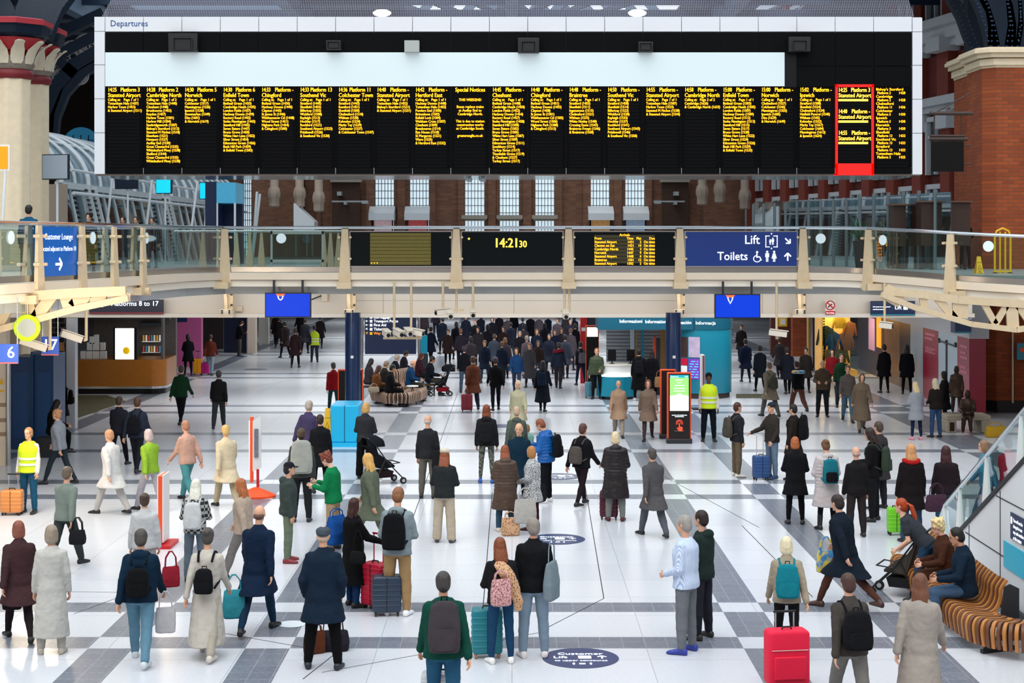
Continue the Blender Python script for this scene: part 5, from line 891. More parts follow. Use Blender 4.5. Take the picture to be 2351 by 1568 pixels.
# ---------------------------------------------------------------- stair on the right, with balustrade, posters
XW = 7.32
t = thing('staircase', 'white panelled staircase side rising toward the viewer at lower right', 'staircase', (XW, 26.7, 0))
sl_ = .5; mb = MB(); y1 = -9.5
mb.prism([(0, 0), (0, .15), (y1, .15-y1*sl_), (y1, 0)], lambda u, v, w: (w, u, v), 0, .15); mb.build('side_wall', mat('stair_white', 'eceef0', .35), t)
mb = MB(); mb.prism([(0, .13), (0, .2), (y1, .2-y1*sl_), (y1, .13-y1*sl_)], lambda u, v, w: (w, u, v), -.03, .18); mb.build('edge_trim', DSTEEL, t)
mb = MB()
for i in range(19): mb.box(.15, 3.2, y1, -.5*i, .25*i, .25*(i+1)) if i < 18 else None
mb.build('steps', mat('step_grey', '9a9da2', .5), t)
mb = MB()
for y in (-1.6, -3.2, -4.8, -6.4): mb.box(-.008, 0, y-.008, y+.008, 0, .1-y*sl_)
for z, y in ((.75, -1.4), (1.6, -3.0), (2.45, -4.8)): mb.box(-.008, 0, y1, y, z-.008, z+.008)
mb.build('panel_joint', DSTEEL, t)
mb = MB(); mb.box(-.06, 0, y1, -.2, 0, .12); mb.build('skirting', DSTEEL, t)
mb = MB(); mb.cyl((.05, .35, .62), (.05, .0, .95), .03); mb.cyl((.05, .0, .95), (.05, y1, .95-y1*sl_), .035); mb.build('handrail', STEEL, t)
for i in range(4): a = -.05-i*2.2; b = a-2.1; mb = MB(); mb.prism([(a, .2-a*sl_), (a, .92-a*sl_), (b, .92-b*sl_), (b, .2-b*sl_)], lambda u, v, w: (.05+w, u, v), 0, .015); mb.build('glass_panel', GL, t)
for y in (.0, -.9, -2.35, -4.0): mb = MB(); mb.loft([[(.0, y-.1, .1-y*sl_), (.1, y-.1, .1-y*sl_), (.1, y+.1, .1-y*sl_), (.0, y+.1, .1-y*sl_)], [(.03, y-.02, .93-y*sl_), (.07, y-.02, .93-y*sl_), (.07, y+.02, .93-y*sl_), (.03, y+.02, .93-y*sl_)]]); mb.build('post', WHITE, t)
yv = lambda px: XW*F/(px-CX)
fw_ = lambda u, v, w=0: (XW-.012+w, u, v)
a, b = yv(2323), yv(2420); t2 = thing('navy_notice', 'navy notice with white lettering on the white stair wall', 'notice', (XW-.01, a, 1.05)); z = lambda py, D: EYE-(py-HY)*D/F
zt = z(1175, a); zb = z(1235, a); mb = MB(); mb.box(-.012, 0, b-a, 0, zb-1.05, zt-1.05); mb.build('board', SIGNNAVY, t2)
mb = MB()
for i, tx in enumerate(('You will not be', 'charged to use', 'any cash machine', 'at this station')): mb.text(tx, 0, 0, .075, .9, fn=lambda u, v, i=i: (-.016, -.14-u, zt-1.05-.12-i*.085+v), bold=.02)
mb.box(-.016, -.012, -.09, -.03, zt-1.05-.16, zt-1.05-.06); mb.build('lettering', WLET, t2)
a = yv(2307); t2 = thing('teal_poster', 'bright teal poster on the white stair wall', 'poster', (XW-.01, a, 0)); mb = MB(); mb.box(-.012, 0, -1.9, 0, z(1300, a), z(1240, a)); mb.build('board', mat('poster_teal', '10b0d0', .4, emit=.1), t2)

# ---------------------------------------------------------------- slatted benches
def bench(name, lb, path, backto, cols, seat=.45, dep=.5, n=70, side=1, h=.85):
    """path: ground polyline of the seat's front edge; the seat extends to the left of the direction of travel"""
    P = [Vector((x, y, 0)) for x, y in path]; L = [0]
    for a, b in zip(P[:-1], P[1:]): L.append(L[-1]+(b-a).length)
    def at(s_):
        for i in range(len(P)-1):
            if s_ <= L[i+1] or i == len(P)-2: f_ = (s_-L[i])/(L[i+1]-L[i]); return P[i].lerp(P[i+1], f_), (P[i+1]-P[i]).normalized()
    o = P[0].copy(); t = thing(name, lb, 'bench', o)
    parts = [MB(), MB()]
    for k in range(n):
        s_ = L[-1]*(k+.5)/n; c, d = at(s_); c0, d0 = at(max(0, s_-.3)); c1, d1 = at(min(L[-1], s_+.3)); d = (d0+d1).normalized(); nr = Vector((-d.y, d.x, 0))*side; back = s_ < backto*L[-1]
        pr_ = [(.02, .12), (-.01, .3), (.0, seat-.06), (.06, seat), (.22, seat-.02), (dep-.08, seat-.04)]+([(dep+.02, seat+.03), (dep+.07, seat+.16), (dep+.08, h-.12), (dep+.16, h)] if back else [(dep, seat-.03), (dep+.06, seat-.12), (dep+.06, .15)])
        P3 = [Vector((a_, b_)) for a_, b_ in pr_]; pr_ = [tuple(P3[0])]
        for i in range(len(P3)-1):
            p0, p1, p2, p3 = P3[max(i-1, 0)], P3[i], P3[i+1], P3[min(i+2, len(P3)-1)]
            for e in (1/3, 2/3, 1): pr_.append(tuple(.5*((2*p1)+(p2-p0)*e+(2*p0-5*p1+4*p2-p3)*e*e+(3*p1-p0-3*p2+p3)*e**3)))
        w = L[-1]/n*.3; mb = parts[k % 2]; rg = []
        for i, (u_, z_) in enumerate(pr_):
            a_ = pr_[max(i-1, 0)]; b_ = pr_[min(i+1, len(pr_)-1)]; tu, tz = b_[0]-a_[0], b_[1]-a_[1]; ln = math.hypot(tu, tz); nu, nz = -tz/ln*.02, tu/ln*.02
            q = c-o; rg.append([q+nr*(u_+nu)+Vector((0, 0, z_+nz))+d*w, q+nr*(u_+nu)+Vector((0, 0, z_+nz))-d*w, q+nr*(u_-nu)+Vector((0, 0, z_-nz))-d*w, q+nr*(u_-nu)+Vector((0, 0, z_-nz))+d*w])
        mb.loft(rg)
    parts[0].build('light_slats', mat('slat_'+cols[0], cols[0], .45, noise=.2), t); parts[1].build('dark_slats', mat('slat_'+cols[1], cols[1], .45, noise=.2), t)
    mb = MB()
    for f_ in (.04, .35, .66, .97):
        c, d = at(L[-1]*f_); nr = Vector((-d.y, d.x, 0))*side; c = c-o
        mb.bar(c+nr*.05+Vector((0, 0, .03)), c+nr*(dep+.1)+Vector((0, 0, .03)), .06, .05); mb.bar(c+nr*.12, c+nr*.12+Vector((0, 0, .4)), .05); mb.bar(c+nr*(dep)+Vector((0, 0, 0)), c+nr*(dep+.02)+Vector((0, 0, .4)), .05); mb.bar(c+nr*.08+Vector((0, 0, .36)), c+nr*dep+Vector((0, 0, .36)), .05)
    mb.build('steel_frame', DSTEEL, t)
    if backto > 0:
        c, d = at(L[-1]*backto); nr = Vector((-d.y, d.x, 0))*side; c = c-o+d*.03; mb = MB(); mb.prism([(dep-.02, .05), (dep+.06, seat), (dep+.1, h-.08), (dep+.18, h-.04), (dep+.3, h-.1), (dep+.3, .05)], lambda u_, v_, w_: tuple(c+nr*u_+d*w_+Vector((0, 0, v_))), 0, .04); mb.build('end_panel', DSTEEL, t)
    return t
arcp = [(6.55+.9*(1-cos(R(a))), 20.5-.9*sin(R(a))) for a in (15, 30, 45, 60, 75, 90)]
bench('slatted_bench', 'curving two tone slatted timber bench against the white stair wall', [(6.05, 25), (6.05, 23), (6.02, 21.6)]+[(x-.5, y+.6) for x, y in arcp]+[(8.2, 20.2)], .58, ('b8793c', '6b4128'), n=84)
bench('waiting_bench', 'long curving striped slatted bench where people wait, behind the cyan box', [(-4.95, 54.5), (-4.7, 52.5), (-4.1, 51.3), (-3.4, 51.4), (-3.05, 52.3), (-2.9, 53.4)], .0, ('c0a088', '5a4338'), n=90, side=1, dep=.6)
bench('waiting_bench', 'short bench piece with high striped back between the seated people', [(-4.0, 53.5), (-3.45, 53.9), (-3.05, 54.8)], 1.0, ('c0a088', '5a4338'), n=30, side=1, h=1.0)

# ---------------------------------------------------------------- free standing things on the floor
def aboard(lb, x, y, w=.28, h=.66):
    gx, gy = G(x, y); t = thing('wet_floor_sign', lb, 'warning sign', (gx, gy, 0))
    for s_ in (-1, 1):
        mb = MB(); mb.prism([(-w/2, 0), (w/2, 0), (w*.32, h*.5), (w*.2, h), (-w*.2, h), (-w*.32, h*.5)], lambda u_, v_, w_: (u_, s_*(.17*(1-v_/h))+w_, v_), -.008, .008); mb.build('panel', YEL, t)
    mb = MB(); fn = lambda u_, v_, w_=0: (u_, -.17*(1-v_/h)-.012+w_, v_); pts = [(-.05, h*.45), (.05, h*.45), (0, h*.62), (-.05, h*.45)]; mb.tube([fn(*p) for p in pts], .005, 4)
    mb.text('CAUTION', 0, h*.72, .028, 1, fn=fn, al='c', bold=.03); mb.text('WET', 0, h*.33, .04, 1, fn=fn, al='c', bold=.03); mb.text('FLOOR', 0, h*.24, .04, 1, fn=fn, al='c', bold=.03); mb.build('lettering', BLACK, t); return t
aboard('tall yellow wet floor sign left of the cyan box', 752, 1018, .3, .95)
t = aboard('yellow wet floor sign on the walkway seen through glass at right', 2248, 900, .26, .62); t.location = (X(2247, 43.3), 43.3, UB-.15)
t = thing('yellow_trolley', 'yellow tubular trolley frame on the walkway at the right edge', 'trolley', (X(2302, 43.5), 43.5, UB-.15)); s = 43.5/F
mb = MB(); mb.tube([(-18*s, 0, .0), (-18*s, 0, 1.15), (-14*s, 0, 1.32), (0, 0, 1.4), (14*s, 0, 1.32), (18*s, 0, 1.15), (18*s, 0, 0)], .03, 8); [mb.cyl((q_*6*s, 0, .1), (q_*6*s, 0, 1.3), .025) for q_ in (-1, 1)]; mb.cyl((-18*s, 0, .2), (18*s, 0, .2), .025); mb.build('frame', YEL, t); [MB().cyl((q_, -.03, .09), (q_, .03, .09), .09).build('wheel', RUBBER, t) for q_ in (-18*s, 18*s)]
# totem signs on the floor
t = thing('poster_totem', 'tall red and white poster stand on a red base, left foreground', 'poster stand', (X(588, 33.4), 33.4, 0)); D = 33.4; s = D/F; zz = lambda y: Z(y, D)
mb = MB(); mb.box(-14*s, -8*s, .0, .12, .3, zz(958)); mb.build('red_edge', ORANGE, t)
mb = MB(); mb.loft([[(-8*s, 0, zz(1082)), (9*s, .12, zz(1076)), (9*s, .16, zz(1076)), (-8*s, .04, zz(1082))], [(-8*s, 0, zz(966)), (9*s, .12, zz(957)), (9*s, .16, zz(957)), (-8*s, .04, zz(966))]]); mb.box(-17*s, -14*s, 0, .12, zz(1080), zz(966)); mb.build('white_panel', WHITE, t)
mb = MB(); mb.box(-4*s, 5*s, -.0, .03, zz(1050), zz(985)); mb.build('picture', mat('picture_dark', '6a6a78', .5, noise=.6, nscale=9), t)
mb = MB(); mb.cyl((3*s, .05, .1), (3*s, .05, zz(1078)), .03); mb.build('pole', REDM, t); mb = MB(); mb.lathe([(.42, 0), (.42, .04), (.2, .14), (.06, .2)], n=32, sy=.8); mb.build('base', ORANGE, t)
t = thing('poster_totem', 'slim red and white poster stand seen edge on, left foreground', 'poster stand', (X(368, 27.8), 27.8, 0)); D = 27.8; s = D/F
mb = MB(); [mb.box(a*s, (a+2.5)*s, 0, .5, .1, Z(1092, D)) for a in (-7, 4.5)]; mb.build('white_panel', WHITE, t); mb = MB(); mb.box(-4.5*s, 4.5*s, -.01, .51, .1, Z(1093, D)); mb.build('red_edge', ORANGE, t); mb = MB(); mb.box(-.2, .2, -.1, .6, 0, .06); mb.build('base', REDM, t)
# floor stickers
def sticker(lb, x, y, r, text=True, col=None):
    gx, gy = G(x, y); t = thing('floor_sticker', lb, 'floor sticker', (gx, gy, 0.002), group=None); mb = MB(); n = 48
    mb.add([(r*cos(2*pi*i/n), r*sin(2*pi*i/n), .002) for i in range(n)], [tuple(range(n))]); mb.build('disc', col or mat('sticker_navy', '2a3a66', .35), t)
    if not text: return
    fn = lambda u_, v_, w_=0: (u_*r/.5, v_*r/.5, .005-w_*.2); mb = MB()
    mb.text('Customer', 0, .15, .145, 1, fn=fn, al='c', bold=.02); mb.text('Lift', -.36, -.02, .145, 1, fn=fn, bold=.02); mb.text('to upper concourse', 0, -.16, .085, 1, fn=fn, al='c', bold=.015)
    for q_ in ((-.03, .0), (.1, .0)): pass
    mb.box(0, 0, 0, 0, 0, 0); mb.prism([(-.03, -.04), (.14, -.04), (.14, .1), (-.03, .1)], fn, 0, -.002); arrow(mb, .28, .03, .15, pi/2, fn); man_icon(mb, -.1, -.34, .1, fn); mb.prism([(-.03, -.32), (.05, -.32), (.05, -.26), (-.03, -.26)], fn, 0, -.002); man_icon(mb, .12, -.34, .1, fn)
    mb.build('lettering', WLET, t)
sticker('nearest round navy floor sticker reading Customer Lift', 1333, 1511, .5)
sticker('round navy floor sticker reading Customer Lift, second from the front', 1278, 1238, .52)
sticker('round navy floor sticker beside the man in the blue padded jacket', 1284, 1094, .5)
sticker('round blue floor sticker behind the blurred green figure', 1152, 978, .42, False)
sticker('thin dark ring floor sticker near the left shops', 588, 848, .5, False, mat('sticker_grey', '5a6270', .4))
sticker('pale round floor plate near the bottom left crossing', 670, 1433, .2, False, mat('plate_white', 'e4ecf0', .3))
# ---------------------------------------------------------------- people
def remesh(mb, vox, sm=4, disp=0, dsize=.12, name='m'):
    me = bpy.data.meshes.new('w'); me.from_pydata([tuple(v) for v in mb.v], [], mb.f); o = bpy.data.objects.new('w', me)
    r = o.modifiers.new('r', 'REMESH'); r.mode = 'VOXEL'; r.voxel_size = vox; r.use_smooth_shade = True
    s = o.modifiers.new('s', 'SMOOTH'); s.factor = .5; s.iterations = sm
    if disp:
        if 'folds' not in bpy.data.textures: t = bpy.data.textures.new('folds', 'CLOUDS'); t.noise_scale = .11; t.noise_depth = 1
        d = o.modifiers.new('d', 'DISPLACE'); d.texture = bpy.data.textures['folds']; d.strength = disp; d.mid_level = .5
    return evalmesh(o, name)
def meobj(name, me, m, par):
    o = bpy.data.objects.new(name, me); COL.objects.link(o); o.parent = par
    if not me.materials: me.materials.append(None)
    o.material_slots[0].link = 'OBJECT'; o.material_slots[0].material = m; return o
# pose: (left thigh, left knee, right thigh, right knee, spread, lean, left arm (pitch, out, elbow, inward), right arm, head pitch, head yaw)
PO = {
 'stand': (1, 2, -1, 2, 4, 0, (2, 9, 12, 4), (0, 9, 12, 4), 0, 0),
 'wide': (2, 2, -2, 2, 8, 0, (-12, 16, 45, 22), (-12, 16, 45, 22), 0, 0),
 'front': (1, 2, 0, 3, 4, 2, (12, 12, 75, 30), (12, 12, 75, 30), 12, 0),
 'phone': (1, 2, 0, 4, 3, 4, (18, 10, 85, 32), (22, 8, 90, 30), 24, 0),
 'lookup': (1, 2, -1, 2, 5, -2, (2, 9, 14, 4), (2, 9, 14, 4), -10, 0),
 'walk': (24, 6, -18, 14, 2, 4, (-22, 8, 12, 0), (22, 8, 25, 0), 2, 0),
 'walkb': (-18, 16, 24, 6, 2, 4, (22, 8, 25, 0), (-22, 8, 12, 0), 2, 0),
 'stride': (32, 8, -28, 26, 1, 10, (-30, 8, 14, 0), (30, 8, 35, 0), 4, 0),
 'pull': (16, 6, -14, 12, 2, 3, (14, 8, 20, 0), (-24, 10, 4, 0), 0, 0),
 'holdR': (1, 2, -1, 2, 3, 0, (6, 10, 30, 10), (30, 14, 40, 0), 0, 0),
 'bend': (14, 8, -8, 6, 4, 42, (30, 8, 62, 16), (24, 8, 66, 16), -14, 0),
 'sit': (84, 86, 80, 84, 6, 6, (24, 12, 62, 26), (20, 12, 66, 26), 14, 0),
 'situp': (82, 84, 86, 90, 8, -4, (18, 10, 70, 30), (22, 10, 60, 30), 4, 0),
 'tallbag': (1, 2, -1, 2, 4, 1, (0, 12, 70, 30), (2, 9, 8, 0), 0, 0)}
def skel(pose):
    lt, lk, rt, rk, sp, lean, la, ra, hp, hy = PO[pose]; J = {}; drop = []
    legs = []
    for s, th, k in ((-1, lt, lk), (1, rt, rk)):
        th, k2, a = R(th), R(th-k), R(sp)
        d1 = Vector((s*sin(a)*cos(th), sin(th)*cos(a), -cos(th)*cos(a))); d2 = Vector((s*sin(a)*.7, sin(k2), -cos(k2))).normalized()
        legs.append((s, d1, d2)); drop.append(-(d1.z*.42+d2.z*.41))
    hz = .085+max(drop); H = Vector((0, 0, hz)); J['hip'] = H
    for s, d1, d2 in legs:
        a = H+Vector((s*.09, 0, 0)); k = a+d1*.42; n = k+d2*.41; J['leg%d' % s] = (a, k, n)
    L = R(lean); up = Vector((0, sin(L), cos(L))); fw = Vector((0, cos(L), -sin(L)))
    T = lambda x, y, z: H+Vector((x, 0, 0))+fw*y+up*z
    J['T'] = T; J['up'] = up; J['fw'] = fw
    for s, (p, o, e, i) in ((-1, la), (1, ra)):
        p, o, e, i = R(p), R(o), R(e), R(i)
        r = lambda x, y, z: Vector((x, 0, 0))+fw*y+up*z
        sh = T(s*.165, -.01, .465); d1 = r(s*sin(o), sin(p)*cos(o), -cos(p)*cos(o)); q = o-i; d2 = r(s*sin(q), sin(p+e)*cos(q), -cos(p+e)*cos(q))
        el = sh+d1*.285; wr = el+d2*.25; J['arm%d' % s] = (sh, el, wr, d2)
    L2 = R(lean*.5+hp); hu = Vector((0, sin(L2), cos(L2))); hf = Vector((0, cos(L2), -sin(L2))); nb = T(0, 0, .56)
    J['head'] = (nb, nb+hu*.165+hf*.02, hu, hf); return J
_g = {}
def bodygeo(pose, b, vox):
    k = ('body', pose, b, vox)
    if k in _g: return _g[k]
    J = skel(pose); T = J['T']; mb = MB(); X1 = Vector((1, 0, 0))
    mb.loft([mb.ring(T(0, y, z), X1, J['fw'], w*b, d*b, 14) for z, w, d, y in ((-.09, .11, .09, 0), (0, .16, .115, -.01), (.12, .145, .1, 0), (.27, .155, .11, 0), (.38, .172, .115, 0), (.46, .165, .1, -.01), (.505, .125, .085, -.01), (.55, .07, .062, -.01))])
    nb, hc, hu, hf = J['head']; mb.cap(nb-hu*.06, nb+hu*.08, .058, .052, 12)
    HM = Matrix((X1, hf, hu)).transposed()
    mb.ell(hc+hu*.025, (.074, .092, .098), HM, 16, 12); mb.ell(hc-hu*.045+hf*.018, (.055, .068, .068), HM, 14, 10)
    mb.loft([mb.ring(hc+hf*y+hu*z, X1, hu, r_, r_*1.1, 6) for y, z, r_ in ((.07, .015, .012), (.098, -.005, .015), (.104, -.022, .017), (.085, -.03, .014))])
    for s in (-1, 1): mb.ell(hc+X1*s*.075-hf*.002, (.012, .02, .032), HM, 8, 6)
    mb.ell(hc+hf*.082-hu*.052, (.024, .012, .009), HM, 8, 6); mb.ell(hc+hf*.07-hu*.092, (.026, .022, .02), HM, 8, 6); mb.ell(hc+hf*.082+hu*.035, (.05, .012, .01), HM, 8, 6)
    for s in (-1, 1):
        a, kn, an = J['leg%d' % s]; mb.cap(a, kn, .082*b, .056, 12); mb.cap(kn, kn.lerp(an, .35), .054, .056, 12); mb.cap(kn.lerp(an, .35), an, .056, .036, 12)
        mb.cap(an+Vector((0, -.03, -.035)), an+Vector((0, .09, -.058)), .03, .02, 10)
        sh, el, wr, d = J['arm%d' % s]; mb.cap(sh, el, .047*b, .04, 12); mb.cap(el, wr, .04, .026, 12); u, w = basis(d)
        side = Vector((-s*.35, .9, .1)); side = (side-d*side.dot(d)).normalized(); th = d.cross(side)
        pm = wr+d*.05; P = Matrix((side, th, d)).transposed(); mb.ell(pm, (.036, .017, .052), P, 12, 8)
    me = remesh(mb, vox*.8, 3, name='body')
    fb = MB(); fb.v = [tuple(v.co) for v in me.vertices]; fb.f = [tuple(p.vertices) for p in me.polygons]; fb.m = [0]*len(fb.f); bpy.data.meshes.remove(me)
    for s in (-1, 1):
        sh, el, wr, d = J['arm%d' % s]; side = Vector((-s*.35, .9, .1)); side = (side-d*side.dot(d)).normalized(); pn = d.cross(side)*(-s)
        for i, (o, l) in enumerate(((.027, .068), (.009, .078), (-.009, .073), (-.026, .058))):
            b0 = wr+d*.085+side*o; k1 = b0+(d*.9+pn*.35).normalized()*l*.5; k2 = k1+(d*.6+pn*.8).normalized()*l*.5; fb.tube([b0-d*.02, b0, k1, k2], .009, 6, [.009, .0095, .0085, .006])
        b0 = wr+d*.035+side*.03; k1 = b0+(side*.7+d*.7).normalized()*.035; k2 = k1+(d*.9+pn*.4).normalized()*.03; fb.tube([b0-side*.015, b0, k1, k2], .01, 6, [.01, .011, .0095, .007])
    me = bpy.data.meshes.new('body'); me.from_pydata(fb.v, [], fb.f); me.polygons.foreach_set('use_smooth', [True]*len(fb.f)); me.update(); _g[k] = me; return me
def topgeo(pose, b, vox, kind):
    """kind: tee shirt jacket puffer hoodie ; coat / longcoat / dress extend below the hips"""
    k = ('top', pose, b, vox, kind)
    if k in _g: return _g[k]
    J = skel(pose); T = J['T']; mb = MB(); X1 = Vector((1, 0, 0)); f = {'tee': .024, 'shirt': .032, 'sweater': .026, 'jacket': .036, 'hoodie': .04, 'puffer': .058, 'vest': .058, 'coat': .04, 'longcoat': .045, 'puffcoat': .06, 'dress': .02}[kind]
    rows = [(-.07, .17, .125, 0), (0, .165, .12, -.01), (.12, .152, .108, 0), (.27, .16, .118, 0), (.37, .172, .12, 0), (.44, .165, .11, -.005), (.485, .135, .09, -.01), (.53, .08, .07, -.01), (.565, .05, .05, -.005)]
    if kind == 'tee': rows[0] = (-.04, .165, .12, 0)
    sit = PO[pose][0] > 60
    skirt = {'coat': .24, 'longcoat': .46, 'puffcoat': .38, 'dress': .6}.get(kind, 0)
    rg = [mb.ring(T(0, y, z), X1, J['fw'], w*b+f, d*b+f, 20) for z, w, d, y in rows]
    if skirt and not sit:
        st = abs(PO[pose][0]-PO[pose][2])/60*.2; H = T(0, 0, -.07); ex = []
        for q in (1, .5): c = H-Vector((0, 0, skirt*q)); ex.append(mb.ring(c, X1, Vector((0, 1, 0)), .175*b+f+.055*q, .13*b+f+.05*q+st*q, 20))
        rg = ex+rg
    mb.loft(rg)
    if sit and skirt:
        for s in (-1, 1): a, kn, an = J['leg%d' % s]; mb.cap(a, kn.lerp(a, .1), .11*b+f*.5, .09, 12)
    for s in (-1, 1):
        sh, el, wr, d = J['arm%d' % s]
        if kind == 'vest': continue
        mb.cap(sh-Vector((s*.006, 0, .008)), el, .052*b+f*.6, .043+f*.5, 12)
        if kind != 'tee': mb.cap(el, wr+d*(-.005), .044+f*.6, .032+f*.5, 12)
    if kind == 'tee' or kind == 'vest':
        mb2 = MB(); mb2.loft(rg)
        for s in ((-1, 1) if kind == 'tee' else ()): sh, el, wr, d = J['arm%d' % s]; mb2.cap(sh, sh.lerp(el, .55), .052*b+f, .048*b+f, 12)
        mb = mb2
    if kind in ('jacket', 'coat', 'longcoat', 'puffer', 'puffcoat'): mb.loft([mb.ring(T(0, -.01, z), X1, J['fw'], w, d, 14) for z, w, d in ((.5, .095, .08), (.55, .078, .074), (.595, .07, .07))])
    if kind in ('hoodie', 'puffcoat', 'puffer'): mb.ell(T(0, -.095, .53), (.115, .07, .07), None, 14, 9)
    if kind in ('puffer', 'puffcoat'):
        z = -.05
        while z < .5:
            w = .175 if z < .4 else .15; mb.loft([mb.ring(T(0, 0, z+e), X1, J['fw'], w*b+f+g, .12*b+f+g, 20) for e, g in ((-.02, -.02), (0, .012), (.02, -.02))]); z += .065
    _g[k] = remesh(mb, vox, 3, .02 if kind not in ('vest',) else .005, name=kind); return _g[k]
def botgeo(pose, b, vox, kind):
    k = ('bot', pose, b, vox, kind)
    if k in _g: return _g[k]
    J = skel(pose); T = J['T']; mb = MB(); X1 = Vector((1, 0, 0)); f = {'slim': .01, 'jeans': .018, 'trousers': .024, 'wide': .04, 'leggings': .004}[kind]
    f0 = min(f, .02); mb.loft([mb.ring(T(0, 0, z), X1, J['fw'], w*b+f0*.8, d*b+f0*.8, 18) for z, w, d in ((-.1, .13, .1), (-.04, .165, .12), (.03, .16, .115), (.1, .148, .103))])
    for s in (-1, 1):
        a, kn, an = J['leg%d' % s]; an2 = an+(kn-an).normalized()*.02; m = {'wide': .09, 'leggings': .04, 'slim': .046}.get(kind, .058)
        mb.cap(a, kn, .086*b+f0, .058+f, 14); mb.cap(kn, kn.lerp(an, .35), .058+f, .058+f, 14); mb.cap(kn.lerp(an, .35), an2, .058+f, m, 14)
    _g[k] = remesh(mb, vox, 2, .014, name=kind); return _g[k]
def shoegeo(pose, s, boot=False, vox=.012):
    k = ('shoe', pose, s, boot)
    if k in _g: return _g[k]
    J = skel(pose); a, kn, an = J['leg%d' % s]; mb = MB(); z0 = an.z-.085; yaw = R(-10*s); fy = Vector((-sin(yaw), cos(yaw), 0)); fx = Vector((cos(yaw), sin(yaw), 0)); c = Vector((an.x, an.y, z0))
    rg = []
    for y, w, h in ((-.075, .03, .06), (-.06, .042, .085), (0, .044, .095), (.06, .048, .075), (.13, .052, .055), (.175, .042, .042), (.2, .022, .03)):
        rg.append([c+fy*y+fx*w*cos(t)+Vector((0, 0, h/2+h/2*max(-1, min(1, sin(t)*1.25)))) for t in [2*pi*i/12 for i in range(12)]])
    mb.loft(rg)
    if boot: mb.cap(an, an+(kn-an)*.45, .052, .06, 12)
    else: mb.cap(an+Vector((0, 0, -.02)), an, .044, .042, 10)
    _g[k] = remesh(mb, vox, 2, name='shoe'); return _g[k]
def hairgeo(pose, kind):
    k = ('hair', pose, kind)
    if k in _g: return _g[k]
    J = skel(pose); nb, hc, hu, hf = J['head']; X1 = Vector((1, 0, 0)); HM = Matrix((X1, hf, hu)).transposed(); mb = MB(); E = lambda x, y, z, rx, ry, rz: mb.ell(hc+X1*x+hf*y+hu*z, (rx, ry, rz), HM, 14, 10)
    if kind == 'bald': E(0, -.04, -.02, .08, .062, .05)
    elif kind in ('beanie', 'cap', 'beret', 'flatcap'):
        if kind == 'beanie': E(0, -.012, .062, .088, .102, .08); E(0, -.012, .03, .09, .104, .03)
        if kind == 'cap': E(0, -.01, .06, .086, .1, .072); E(0, .11, .035, .06, .06, .012)
        if kind == 'beret': E(0, -.02, .07, .1, .112, .062); E(0, .09, .045, .06, .05, .014)
        if kind == 'flatcap': E(0, -.012, .065, .096, .112, .055); E(0, -.03, .04, .088, .1, .04); E(0, .09, .05, .07, .05, .015)
    else:
        E(0, -.014, .035, .086, .098, .1); E(0, -.045, -.01, .083, .07, .09)
        if kind in ('bob', 'long', 'longer'):
            for s in (-1, 1): E(s*.062, -.01, -.03, .032, .06, .095)
            E(0, -.05, -.06, .09, .055, .085)
        if kind in ('long', 'longer'):
            l = .2 if kind == 'long' else .32
            mb.loft([mb.ring(hc-hf*y_+hu*z_, X1, hf, w, d, 12) for y_, z_, w, d in ((.05, 0, .08, .05), (.075, -.1, .095, .045), (.095, -.1-l*.5, .1, .035), (.1, -.1-l, .07, .025))])
            for s in (-1, 1): mb.cap(hc+X1*s*.07-hu*.03-hf*.02, hc+X1*s*.09-hu*.2-hf*.03, .03, .02, 8)
        if kind == 'bun': E(0, -.1, .07, .045, .045, .045)
        if kind == 'pony': mb.loft([mb.ring(hc-hf*y_+hu*z_, X1, hf, w, w*.7, 10) for y_, z_, w in ((.1, .05, .03), (.14, 0, .045), (.15, -.12, .042), (.15, -.25, .015))])
        if kind == 'ponylong': mb.loft([mb.ring(hc-hf*y_+hu*z_, X1, hf, w, w*.7, 10) for y_, z_, w in ((.1, .05, .03), (.17, 0, .055), (.2, -.16, .06), (.2, -.34, .045), (.19, -.45, .015))])
        if kind == 'curly':
            for i in range(26): a = i*2.4; z_ = .11*(1-i/26*1.1); r_ = .075; E(r_*cos(a), -.02+r_*sin(a)*1.1 if sin(a) < .4 else .05, z_+.02, .028, .028, .028)
    _g[k] = remesh(mb, .011, 2, .008 if kind not in ('beanie', 'cap', 'beret', 'flatcap', 'bald') else 0, name='hair'); return _g[k]
BAGS = []
def local(root, h, v): return root.matrix_basis @ (Vector(v)*h)
NP = [0]
